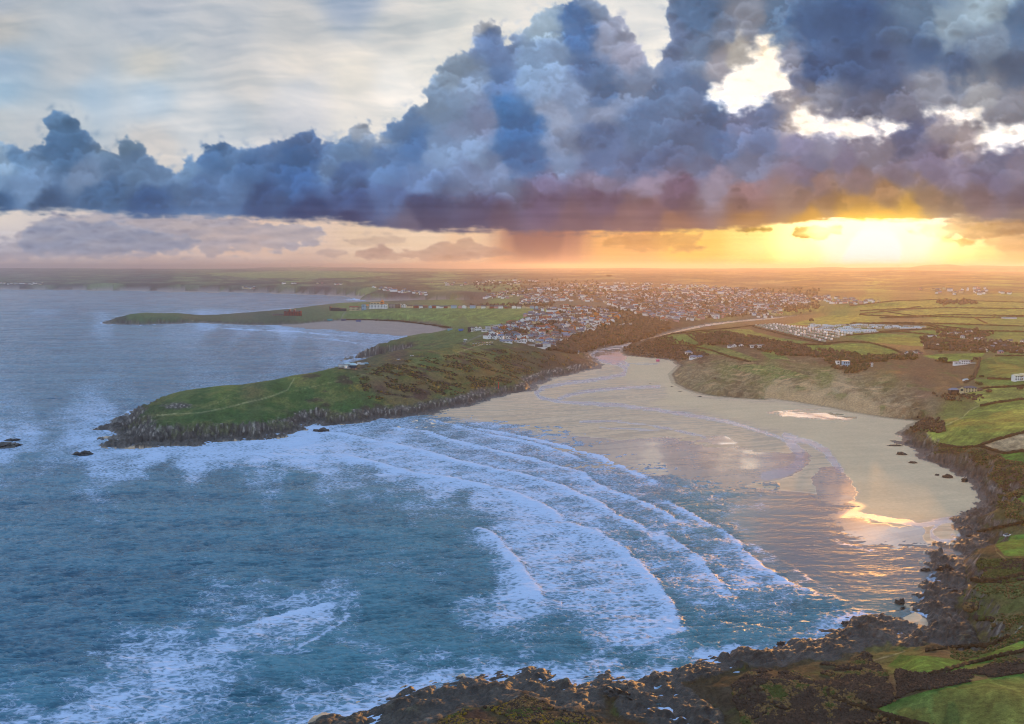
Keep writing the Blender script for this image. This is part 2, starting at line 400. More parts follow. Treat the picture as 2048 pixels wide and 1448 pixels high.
def far_sky(az, el):
    """the rest of the sky, which carries on what the frame shows"""
    t = np.clip(el / 1.2, 0, 1) ** 0.6
    c = lerp(np.array([0.78, 0.82, 0.92]), np.array([0.50, 0.80, 1.22]), t[..., None])
    ds = np.abs((az - SUN_AZ + math.pi) % (2 * math.pi) - math.pi)
    warm = np.exp(-(ds / 0.7) ** 2) * np.exp(-el / 0.12)
    c = c + warm[..., None] * np.array([0.6, 0.28, 0.02])
    k = 1.0 / (np.sin(np.clip(el, 0.04, 2)) + 0.12)
    u = np.sin(az) * k * 1.3; v = np.cos(az) * k * 1.3
    n = fbm(u + 4.0, v + 1.0, 5, 501)
    cl = sstep(-0.12, 0.32, n)
    front = np.exp(-(((az - 0.45 + math.pi) % (2 * math.pi) - math.pi) / 0.9) ** 2)
    cc = lerp(np.array([0.80, 0.90, 1.08]), np.array([0.22, 0.30, 0.44]), (front * sstep(1.3, 0.3, el))[..., None])
    c = lerp(c, cc, (cl * (0.45 + 0.5 * front))[..., None])
    return c

def make_sky():
    R = 62000.0
    gx = np.arange(-160, 2212, 1.7); gy = np.arange(-80, 584, 1.7)
    GX, GY = np.meshgrid(gx, gy)
    ras = sky_colour(GX, GY)
    d2r = math.pi / 180
    az = np.concatenate([np.arange(-180, -36.4, 3.3), np.arange(-36.2, 36.2, 0.063), np.arange(36.4, 180.01, 3.3)]) * d2r
    az[-1] = math.pi; az[0] = -math.pi
    el = np.concatenate([[-12, -6, -3], np.arange(-1.2, 19.2, 0.063), np.arange(19.8, 89.9, 3.0), [90]]) * d2r
    AZ, EL = np.meshgrid(az, el)
    X = np.sin(AZ) * np.cos(EL); Y = np.cos(AZ) * np.cos(EL); Z = np.sin(EL)
    f = Y * CP - Z * SP; u = Y * SP + Z * CP
    ok = f > 0.15
    fs = np.where(ok, f, 1)
    px = np.where(ok, 1024 + FPX * X / fs, -9e3); py = np.where(ok, 724 - FPX * u / fs, -9e3)
    w = sstep(-158, -60, px) * sstep(2208, 2110, px) * sstep(-78, -25, py)
    sx = np.clip((px - gx[0]) / 1.7, 0, len(gx) - 1.001); sy = np.clip((py - gy[0]) / 1.7, 0, len(gy) - 1.001)
    ix = sx.astype(int); iy = sy.astype(int); fx = (sx - ix)[..., None]; fy = (sy - iy)[..., None]
    s = (ras[iy, ix] * (1 - fx) + ras[iy, ix + 1] * fx) * (1 - fy) + (ras[iy + 1, ix] * (1 - fx) + ras[iy + 1, ix + 1] * fx) * fy
    far = far_sky(AZ, EL)
    col = far + (s - far) * w[..., None]
    o = grid_mesh('sky', X * R, Y * R, Z * R + H_CAM, attrs={'col': col}, flip=True)
    o['kind'] = 'structure'
    m = bpy.data.materials.new('sky'); m.use_nodes = True; nt = m.node_tree; nt.nodes.clear()
    at = nt.nodes.new('ShaderNodeAttribute'); at.attribute_name = 'col'
    em = nt.nodes.new('ShaderNodeEmission'); out = nt.nodes.new('ShaderNodeOutputMaterial')
    nt.links.new(at.outputs['Color'], em.inputs[0]); nt.links.new(em.outputs[0], out.inputs[0])
    m.cycles.emission_sampling = 'NONE'
    o.data.materials.append(m)
    o.visible_shadow = False          # the sun stands beyond the clouds; the dome is air, not a lid
    return o
make_sky()
# ---------------------------------------------------------------- the land: coast, heights, cover
def gp(lst, z=0.0):
    a = np.array(lst, float)
    X, Y = ground(a[:, 0], a[:, 1], z)
    return list(zip(X, Y))

COAST_A = [(520,1800),(600,1490),(655,1452),(700,1441),(760,1418),(830,1396),(900,1379),(960,1366),(1010,1352),(1080,1352),(1130,1367),(1170,1370),(1200,1357),(1240,1361),(1275,1384),(1292,1402),(1284,1418),
 (1330,1440),(1385,1462),(1400,1440),(1352,1412),(1322,1378),(1306,1362),(1345,1350),(1400,1335),(1440,1320),(1480,1310),(1530,1313),(1570,1300),(1640,1284),(1690,1266),(1702,1248),(1730,1232),(1768,1236),(1800,1248),(1838,1262),
 (1850,1286),(1886,1292),(1884,1266),(1856,1220),(1832,1190),(1862,1172),(1868,1140),(1880,1116),(1900,1096),(1940,1090),(1955,1074),(1932,1060),(1920,1042),(1950,1023),(1986,1003),
 (1966,984),(1932,952),(1900,936),(1870,926),(1842,906),(1816,890),(1806,868),(1828,852),(1850,843),(1800,840),(1765,836),(1740,832),(1700,826),(1660,818),(1600,809),(1540,801),(1530,804),(1470,800),(1420,795),(1380,785),(1352,771),(1344,752),
 (1362,734),(1345,722),(1300,718),(1252,712),(1245,703),(1252,694),(1300,682),(1360,668),(1420,657),(1500,648),(1560,641),(1650,634),(1720,632)]
COAST_B = [(1650,631),(1570,634),(1500,640),(1420,648),(1380,656),(1330,668),(1300,677),(1250,688),(1200,697),(1176,706),(1184,716),(1197,729),(1190,738),(1150,746),(1100,756),(1068,770),(1062,782),(1000,791),(940,808),(900,816),(850,828),(760,838),(700,846),(650,850),(632,842),(612,852),(600,862),(560,871),(530,880),(470,881),(400,888),(300,894),(222,894),(236,884),(214,878),(236,870),(212,858),(226,848),(238,838),
 (262,828),(300,814),(365,803),(450,795),(520,785),(600,765),(660,749),(682,742),(720,731),(770,723),(806,717),(790,712),(745,714),(702,719),(694,724),(700,716),(740,704),(790,690),(840,679),(880,668),(896,660),
 (860,651),(800,645),(740,641),(690,641),(640,645),(600,649),(540,651),(480,650),(440,648),(400,646),(330,648),(280,650),(240,649),(205,648),(214,642),(260,635),(330,634),(400,633),(430,632),(500,628),(560,624),(620,618),(660,615),(740,614),(830,613),(965,613),
 (972,608),(940,602),(880,601),(830,600),(726,600),(728,597),(742,594),(700,591),(640,589),(560,586),(450,583),(200,580),(45,578),(-100,577),(-900,576)]
LAND = gp(COAST_A) + gp(COAST_B) + [(-44000, 6500), (-44000, 38000), (44000, 38000), (44000, -300), (0, -300), (-30, 60)]
SANDP = gp([(820,836),(880,840),(935,840),(1000,852),(1060,863),(1130,881),(1180,901),(1260,936),(1330,966),(1420,984),(1500,978),(1560,985),(1620,990),(1655,1010),(1700,1010),(1660,1036),(1672,1062),(1730,1090),(1800,1098),(1870,1092),(1940,1100),(2010,1080),(2048,1003),(1860,780),(1400,700),(1700,600),(1300,640),(1160,700),(1060,760),(900,800)])
SAND2 = gp([(560,652),(600,656),(700,664),(800,672),(880,675),(930,665),(890,645),(760,632),(600,640)])
SAND3 = gp([(1800,1240),(1830,1225),(1850,1235),(1880,1270),(1910,1300),(1870,1310),(1840,1290),(1800,1262)])
SAND4 = gp([(-900,578.5),(0,579.3),(300,583),(560,588),(690,593),(735,602),(830,604),(960,612),(960,596),(700,585),(0,573)])

HP = [  # px, py, height, cliff height, steepness
(365,780,25,13,1.0),(300,800,20,16,.62),(260,828,12,11,.5),(450,773,27,12,1.0),(520,765,29,10,1),(600,748,33,9,1),(680,735,38,8,1),(740,730,36,7,1),(782,719,38,7,1),(829,711,40,7,1),(870,704,44,7,1),(940,690,48,6,1),(1000,690,40,6,1),(1050,697,33,5,1),(1100,703,26,5,1),(1150,714,15,5,1),(1185,722,8,4,1),
(400,830,17,16,.6),(330,830,17,16,.6),(520,820,15,11,.7),(600,810,16,8,1),(700,800,17,6,1),(800,780,22,5,1),(900,760,26,5,1),(1000,745,25,4,1),(1080,735,18,4,1),(300,860,11,13,.5),(560,842,9,9,.6),(450,850,10,11,.5),(380,858,11,12,.5),
(760,686,18,18,.8),(720,703,12,14,.8),(820,672,26,20,.6),(880,662,34,8,.4),(930,657,42,5,.4),(900,672,42,15,.8),(850,694,30,20,1),(800,694,20,20,1),(880,682,36,14,.6),(960,665,45,5,.5),(930,680,46,6,.8),
(1060,640,50,5,.4),(1080,625,50,5,.4),(1100,680,35,5,.4),(1060,690,38,5,.5),(1150,698,17,10,.5),(1200,675,26,12,.5),(1150,660,40,10,.5),(1250,650,38,14,.5),(1300,642,36,12,.5),(1300,662,18,12,.5),(1200,690,9,9,.5),(1150,620,44,5,.4),(1230,668,22,12,.5),(1380,640,14,6,.3),
(700,630,15,4,.3),(800,626,20,4,.3),(900,621,25,4,.3),(1000,616,30,4,.3),(1040,620,32,4,.3),(850,641,8,4,.3),(950,637,14,4,.3),(950,650,16,4,.3),(760,640,8,4,.3),(620,634,10,4,.4),
(760,613,24,8,.6),(660,618,20,8,.6),(900,611,30,10,.6),(265,627,21,10,.5),(235,636,13,10,.5),(330,631,16,8,.5),(420,637,6,4,.4),(500,634,8,4,.4),(560,628,12,6,.4),(600,625,14,6,.4),(1000,606,35,15,.6),
(600,572,42,34,1),(500,571,40,32,1),(400,570,38,28,1),(300,569,38,26,.9),(100,568,33,20,.8),(-200,567,33,20,.8),(-900,567,33,20,.8),(780,585,34,30,1),(850,590,32,26,1),(930,592,32,20,.8),(700,575,42,30,1),
(0,556,50,20,.5),(200,555,52,20,.5),(400,553,60,20,.5),(600,558,62,20,.5),(800,560,60,20,.5),(400,548,80,20,.5),(700,551,80,20,.5),(600,542,93,20,.5),(660,542.5,93,20,.5),(0,540,92,20,.5),(150,539,94,20,.5),(300,541,92,20,.5),(450,541,94,20,.5),(800,544,90,20,.5),(900,547,84,20,.5),(1000,549,82,20,.5),(1100,548,84,20,.5),(1000,565,55,20,.5),
(1190,566,58,20,.5),(1100,575,48,20,.5),(1250,568,56,20,.5),(1150,595,42,20,.5),(1250,595,38,20,.5),(1250,620,30,10,.4),(1350,600,30,10,.4),(1400,575,45,10,.4),(1450,610,26,8,.3),(1550,600,28,8,.3),(1500,570,45,8,.3),(1350,625,24,8,.3),(1600,590,34,8,.3),(1600,615,16,6,.3),(1480,632,8,6,.3),
(1200,552,78,20,.5),(1290,538.5,103,20,.5),(1230,541,96,20,.5),(1400,541,98,20,.5),(1500,542,94,20,.5),(1600,542,94,20,.5),(1700,544,92,20,.5),(1350,550,78,20,.5),(1500,554,70,20,.5),(1650,556,68,20,.5),(1650,575,48,20,.5),(1750,560,60,20,.5),(1800,552,76,20,.5),(1800,541,112,20,.5),
(1960,551,80,20,.5),(2040,555,74,20,.5),(1900,570,58,20,.5),(2040,580,52,20,.5),(1800,585,46,8,.3),
(1700,610,38,8,.3),(1850,606,40,8,.3),(2000,612,40,8,.3),(2200,612,42,8,.3),(1800,640,38,8,.3),(1950,640,40,8,.3),(1620,634,20,6,.3),(1560,645,20,6,.3),(1450,660,34,8,.4),(1350,666,38,8,.45),(1400,658,36,8,.4),(1700,655,37,8,.3),(1550,655,32,8,.3),(1600,670,35,8,.3),(1500,676,33,8,.3),
(1320,671,25,9,.55),(1300,690,14,9,.55),(1280,700,6,6,.6),(1350,705,15,9,.5),(1400,700,22,8,.4),(1400,720,17,6,.4),(1350,735,6,5,.5),(1420,750,13,8,.6),(1500,745,16,8,.5),(1600,760,19,12,.55),(1700,778,18,12,.5),(1540,775,12,8,.6),(1480,775,8,8,.7),(1400,765,8,7,.7),(1740,795,14,9,.5),(1780,800,14,9,.6),(1830,815,12,10,.8),(1640,780,14,12,.55),
(1500,700,25,6,.4),(1600,720,22,6,.4),(1700,720,24,6,.4),(1800,740,25,6,.4),(1700,690,31,6,.4),(1850,700,31,6,.4),(1950,700,34,6,.4),(2048,700,37,6,.4),(2300,700,38,6,.4),(1650,672,36,6,.4),(2048,740,33,6,.4),(1950,770,25,6,.4),(1900,790,21,8,.6),(1850,800,18,8,.7),
(1860,850,14,11,.9),(1950,850,21,13,.9),(2048,850,25,13,.9),(1950,905,17,13,.9),(2048,900,24,14,.9),(1860,895,10,10,.9),(2000,950,16,14,.9),(2048,970,20,15,.9),(2048,1010,19,14,.9),(1980,1040,13,8,.9),(2030,1050,17,9,.9),(2300,900,30,12,.9),
(2030,1090,18,13,1),(2048,1170,20,14,1),(1960,1200,14,12,1),(1960,1120,13,12,1),(2048,1250,21,14,1),(1940,1270,13,10,1),(2300,1200,30,14,1),(1900,1310,22,10,1),
(1500,1380,18,4,.45),(1500,1448,32,4,.45),(1900,1400,34,6,.6),(1750,1300,15,4,.5),(1700,1330,20,4,.45),(1600,1330,12,4,.45),(1400,1400,9,4,.45),(1300,1448,15,3,.4),(1000,1405,9,3,.35),(850,1430,8,3,.35),(1000,1448,18,3,.35),(1230,1385,5,4,.6),(1150,1420,8,3,.35),(2048,1320,30,8,.8),(2048,1440,42,8,.8),(1450,1340,6,4,.5),(700,1470,9,3,.4),(800,1600,22,3,.4),(1300,1700,50,4,.4),(2100,1700,62,4,.4),(3000,1300,45,8,.6),(3000,700,40,8,.6)]
_h = np.array(HP, float)
_hx, _hy = ground(_h[:, 0], _h[:, 1], _h[:, 2])
SHELF = [(1000,1370,13),(850,1400,12),(700,1445,10),(1150,1380,14),(1240,1390,16),(1330,1390,5),(1400,1350,16),(1500,1325,14),(1600,1300,14),(1690,1285,22),(1780,1280,26),(1850,1285,14),(1870,1210,20),(1880,1150,26),(1910,1110,20),(1950,1040,12),(1960,1065,9),(1500,1420,6),(1980,1150,12),
(1966,990,2),(1900,940,2),(1820,890,2),(1900,850,0),(1700,800,0),(1400,790,1),(1300,710,0),(1250,660,0),(1150,740,2),(1000,790,3),(850,825,4),(700,846,5),(560,868,7),(470,880,10),(380,886,11),(300,892,13),(230,885,14),(250,850,10),(400,800,3),(600,760,2),(700,720,3),(400,645,8),(600,600,4)]
_sh = np.array(SHELF, float); _sx, _sy = ground(_sh[:, 0], _sh[:, 1], 0.0)
HILLS = [(8450, 16000, 212, 520, 700), (9400, 16200, 176, 900, 700), (10600, 16500, 176, 900, 800), (7000, 13400, 132, 2600, 900), (10500, 12500, 128, 1500, 900), (4000, 13500, 128, 900, 800), (2400, 14200, 122, 1100, 900), (6100, 15500, 150, 500, 700), (700, 15500, 112, 2200, 1000), (-3500, 17000, 124, 3000, 1200), (-9500, 15000, 116, 3500, 1200), (-6200, 24000, 172, 900, 900), (-7300, 24000, 165, 500, 700), (-4800, 24000, 150, 700, 900)]

def uv(X, Y):
    D = np.sqrt(X * X + Y * Y) + 1.0
    return np.arctan2(X, Y) * 3.0, np.log(D)
_pts_uv = np.stack([*uv(_hx, _hy), _h[:, 2], _h[:, 3], _h[:, 4]], -1)

def land_fields(X, Y):
    shp = X.shape
    X = X.ravel().astype(np.float64); Y = Y.ravel().astype(np.float64)
    d = np.where(inside(X, Y, LAND), 1, -1) * polydist(X - 0, Y - 0, LAND)
    U, V = uv(X, Y)
    F = shepard(U, V, _pts_uv, 0.022, 1.7)
    H, HC, K = F[:, 0], F[:, 1], F[:, 2]
    D = np.hypot(X, Y)
    for hx, hy, hz, sa, sb in HILLS:
        g = np.exp(-((X - hx) / sa) ** 2 - ((Y - hy) / sb) ** 2)
        H = np.where(g > 0.02, np.maximum(H, hz * g + H * (1 - g)), H)
    su, sv = uv(_sx, _sy)
    SH_ = shepard(U, V, np.stack([su, sv, _sh[:, 2]], -1), 0.03, 1.7)[:, 0]
    ds_ = np.where(inside(X, Y, SANDP), 1, -1) * polydist(X, Y, SANDP)
    s2 = inside(X, Y, SAND2); s3 = inside(X, Y, SAND3); s4 = inside(X, Y, SAND4)
    return [a.reshape(shp) for a in (d, H, HC, K, ds_, s2, s3, s4, SH_)]

DUNE = [(1240,690),(1340,715),(1420,712),(1560,735),(1700,750),(1830,790),(1860,830),(1860,850),(1700,835),(1500,812),(1340,790),(1230,715)]
def land_height(X, Y):
    d, H, HC, K, dsand, s2, s3, s4, SHW = land_fields(X, Y)
    D = np.hypot(X, Y)
    ppx, ppy = to_px(X, Y, np.clip(H, 0, 60) * 0.6)
    sandy = sstep(-30, 30, sdf(ppx, ppy, DUNE)) * (D < 2500)
    rough = 1 - sandy
    # the rocky coast is ragged, the dune foot is not
    j = (fbm(X / 30, Y / 30, 4, 11) * 13 + fbm(X / 9, Y / 9, 3, 12) * 6) * np.clip(D / 700, 0.35, 1.0)
    far = sstep(1800, 5000, D)
    jag = j * rough * (1 - 0.4 * far) + far * fbm(X / 160, Y / 160, 4, 14) * 60 * (D > 3500)
    dd = d + jag * np.exp(-np.clip(d, 0, 400) / 60)
    x0_ = np.clip(dd, 0, 1e5)
    SHW = np.where(D < 3000, SHW * 0.72 * (1 + 0.5 * fbm(X / 24, Y / 24, 3, 19)), 0)
    x = np.clip(dd - SHW, 0, 1e5)
    shelf = sstep(SHW + 5, SHW - 3, x0_) * (dd > -8) * (SHW > 2)
    sc1 = x * K
    ramp = np.where(sc1 < HC, sc1, HC + (x - HC / K) * 0.30)
    ramp = ramp + 0.0
    k = 4.0
    z = -k * np.log(np.exp(-np.clip(ramp, 0, 150) / k) + np.exp(-np.clip(H, 0, 150) / k) + 1e-30)
    z = np.where(dd > 0, np.clip(z, 0.0, None), 0)
    z = np.where((ramp > 140) & (H > 60), H, z)
    # broken rock at the foot of the cliffs
    cl = np.exp(-(np.clip(dd - 8, 0, 400) / 14.0) ** 2) * (dd > -12) * rough * (D < 3200)
    foot = sstep(HC * 1.25 + 2, HC * 0.5, z)
    headl = sstep(1260, 1150, ppx)
    foot = foot * lerp(0.22, 1.0, headl) * sstep(60, 20, dd)
    cl = cl * lerp(sstep(14, 4, dd), 1.0, headl)
    cl = np.maximum(cl, foot * (dd > 0) * rough * (D < 3200))
    th = 0.6
    xr = X * math.cos(th) + Y * math.sin(th); yr = -X * math.sin(th) + Y * math.cos(th)
    rid = 1 - np.abs(fbm(xr / 16, yr / 6, 4, 301)) * 2.6
    rid2 = 1 - np.abs(perlin(xr / 5.5, yr / 2.4, 307)) * 2
    rid3 = worley(X / 3.4, Y / 3.4, 308)
    amp = np.clip(HC / 8, 0.35, 1.3)
    z = z + cl * ((rid * 1.9 + rid2 * 0.9 - 1.6) * amp + fbm(X / 15, Y / 15, 4, 309) * 5.0 * amp + (rid3 - 0.5) * 1.4 * (D < 900))
    # the tidal platform: broken reefs standing a metre or two out of pools
    sx_ = X * 0.88 + Y * 0.47; sy_ = -X * 0.47 + Y * 0.88
    reef = worley(sx_ / 6.5, sy_ / 3.0, 311) * 1.2 + worley(sx_ / 2.8, sy_ / 1.5, 312) * 1.1 + fbm(X / 18, Y / 18, 5, 313) * 3.0 - 0.95 + (1 - np.abs(perlin(sx_ / 9, sy_ / 1.6, 318)) * 2) * 0.5
    reef = reef + np.clip(x0_ / 16, 0, 1.2) * 0.9
    z = z + ((reef + z * 0.6) - z) * shelf
    # gullies and soft bumps on the land
    hill = sstep(4, 40, x)
    z = z + hill * (fbm(X / 70, Y / 70, 4, 401) * np.clip(H / 14, 0, 1.6) + fbm(X / 14, Y / 14, 3, 402) * 0.5 * (D < 1500))
    z = z + sstep(2500, 6000, D) * (dd > 60) * (fbm(X / 900, Y / 900, 4, 403) * 16 * sstep(25000, 9000, D) + fbm(X / 3000, Y / 3000, 3, 404) * 14)
    # dunes
    dn = sandy * sstep(0, 14, dd)
    z = z + dn * ((1 - np.abs(fbm(X / 46, Y / 60, 4, 420)) * 3) * 3.4 - 1.0 + fbm(X / 9, Y / 9, 3, 421) * 0.9)
    # foreshore and sea bed
    sea_bed = -3.0 + np.clip(dd + 14, 0, 14) * 0.17 * rough + sstep(-9, 0, dd) * 1.1 * sstep(0.2, 0.55, fbm(X / 10, Y / 10, 3, 433)) * 3.0 * (D < 1200) * rough
    sandz = np.clip(dsand, -60, 400) * 0.016 + 0.25 * fbm(X / 60, Y / 60, 3, 430) * sstep(0, 30, dsand)
    sandz = np.where(dsand > -60, np.minimum(sandz, 2.6), -3)
    low = np.maximum(sea_bed, np.where(dsand > -50, sandz, -3))
    low = np.where(s2, np.maximum(low, 0.9), low); low = np.where(s3, np.maximum(low, 0.5), low); low = np.where(s4 & (D > 2500), np.maximum(low, 0.8), low)
    zz = np.where(dd > 0, np.maximum(z, low), np.maximum(low, np.where(dd > -9, z * 0.9 + dd * 0.28, -3)))
    return zz, d, dd, np.maximum(cl, shelf), sandy, dsand, H, HC

# colour of what grows or lies there: px, py, r, g, b  (surface colour as srgb bytes)
LC = [(300,800,62,78,44),(365,785,84,98,52),(450,780,88,104,50),(600,752,92,104,52),(400,810,60,88,42),(480,810,58,90,40),(560,800,62,92,40),(620,790,58,92,42),(560,830,56,92,38),(500,790,84,88,56),(700,780,68,90,42),(640,770,78,96,46),(740,800,66,90,44),(700,820,60,96,42),
(760,750,92,92,54),(830,745,96,88,48),(760,770,82,62,50),(850,770,88,74,48),(900,750,98,82,42),(900,790,66,86,44),(960,770,92,78,40),(980,740,98,78,42),(1040,730,78,66,44),(1000,710,72,88,46),(930,710,76,92,46),(850,720,70,94,46),(1050,750,74,72,42),(1100,720,64,54,44),(1150,725,60,50,44),(1120,740,66,54,44),(1060,700,66,66,46),(1000,775,66,80,42),
(740,700,62,72,50),(780,690,72,88,52),(850,670,76,96,54),(880,690,72,90,50),(930,665,76,98,52),(960,675,80,88,54),(720,712,66,64,58),(790,708,70,58,54),
(700,632,92,112,60),(800,628,92,118,58),(900,628,98,122,58),(1000,620,100,122,60),(950,645,92,104,62),(850,645,98,98,70),(620,632,78,92,60),(560,632,64,76,56),(400,640,72,78,54),(265,630,72,96,52),(330,634,72,92,54),(240,640,56,60,50),
(1000,660,84,84,66),(1060,640,84,80,66),(1100,660,78,76,62),(1150,690,56,60,42),(1200,680,60,56,44),(1240,660,66,62,46),(1300,655,60,52,44),(1290,640,78,66,56),(1150,640,78,74,58),(1100,620,86,80,66),
(1200,600,96,84,70),(1300,610,92,76,64),(1400,600,94,76,64),(1500,600,96,80,64),(1100,590,94,86,74),(1200,575,98,84,70),(1350,570,100,84,64),(1550,580,104,90,64),(1480,615,90,78,60),(1450,625,104,104,60),
(1000,560,96,98,70),(900,560,96,98,70),(800,560,92,100,66),(700,565,88,98,66),(600,560,92,104,68),(500,560,82,92,66),(400,560,86,98,68),(200,560,84,94,70),(0,560,80,92,70),(300,574,66,76,66),(500,578,72,72,68),(640,580,84,78,72),(800,590,78,72,66),(950,595,74,66,60),
(400,548,100,110,70),(600,546,108,116,70),(900,548,106,112,66),(0,541,96,92,90),(1200,550,104,96,64),(1400,550,110,92,56),(1600,550,104,90,50),(1900,550,108,88,50),
(1700,580,110,96,60),(1900,580,112,100,58),(1750,610,104,116,54),(1900,610,108,118,56),(2040,610,104,116,56),(1700,635,96,112,52),(1900,640,98,110,54),(2040,640,98,112,54),(1800,625,94,82,58),
(1300,700,62,44,40),(1280,690,58,46,40),(1350,700,66,48,44),(1400,712,68,52,44),(1340,680,62,48,42),(1400,690,76,90,44),(1450,705,72,60,46),(1500,715,74,60,44),(1420,675,74,52,44),(1480,680,70,52,44),(1560,690,92,66,50),(1600,700,90,66,50),(1650,715,84,62,46),(1580,705,84,66,48),
(1380,745,110,100,76),(1420,750,104,98,72),(1450,740,88,96,54),(1500,760,96,92,64),(1480,780,88,80,60),(1540,745,84,98,50),(1600,740,86,84,54),(1650,750,92,100,52),(1560,775,156,134,98),(1620,785,160,136,100),(1700,790,158,134,100),(1680,770,148,130,100),(1750,810,150,126,94),(1730,770,108,98,66),
(1700,730,86,66,48),(1750,720,92,74,50),(1800,740,98,74,52),(1850,750,94,70,50),(1780,760,84,84,50),(1900,740,92,72,50),(1880,770,90,76,54),(1850,790,100,80,64),(1800,790,104,92,68),(1860,810,104,96,72),(1840,820,84,70,46),(1800,820,132,108,80),
(1900,830,96,106,50),(1980,830,104,112,54),(1870,870,84,78,54),(1830,870,66,60,42),(1880,900,84,74,52),(1900,920,64,54,44),(1940,930,68,58,46),(1980,920,80,66,50),(1960,960,64,54,44),(2020,940,74,60,48),(2040,980,66,52,42),(1940,890,92,92,56),
(1980,1010,60,52,40),(2000,1020,72,72,40),(1960,1050,54,50,40),(2030,1050,78,80,44),(2000,1090,64,54,40),(1960,1110,62,58,40),(1990,1130,56,54,34),(2030,1130,60,62,34),(1960,1160,72,82,40),(2000,1180,80,84,46),(2040,1180,84,90,48),(1940,1200,76,80,46),(2000,1220,90,84,52),(1960,1250,84,76,48),(1920,1230,56,54,36),(2040,1260,84,80,48),(1880,1300,74,62,44),(1990,1280,78,74,44),
(1500,1370,62,56,38),(1550,1400,56,48,36),(1450,1400,58,50,36),(1400,1420,64,54,38),(1600,1350,66,58,40),(1650,1330,60,56,38),(1700,1380,58,52,42),(1750,1370,64,56,46),(1680,1400,56,46,40),(1780,1400,62,54,44),(1550,1340,74,60,40),(1500,1430,74,70,44),(1600,1430,60,54,38),(1750,1310,86,82,48),(1800,1330,84,88,44),(1880,1340,84,92,44),(1950,1340,80,90,42),(2000,1320,80,82,44),(1700,1300,72,64,46),(1650,1310,66,66,46),(2040,1340,64,52,42),(1850,1380,76,64,42),(1950,1370,84,78,46),
(900,1400,78,78,36),(850,1420,76,78,38),(950,1430,54,44,38),(1000,1410,66,58,38),(1050,1440,60,52,36),(1000,1380,62,52,40),(1100,1430,62,54,40),(1200,1430,66,54,38),(1300,1440,76,56,38),(800,1440,66,66,34),(1300,1800,62,56,38)]
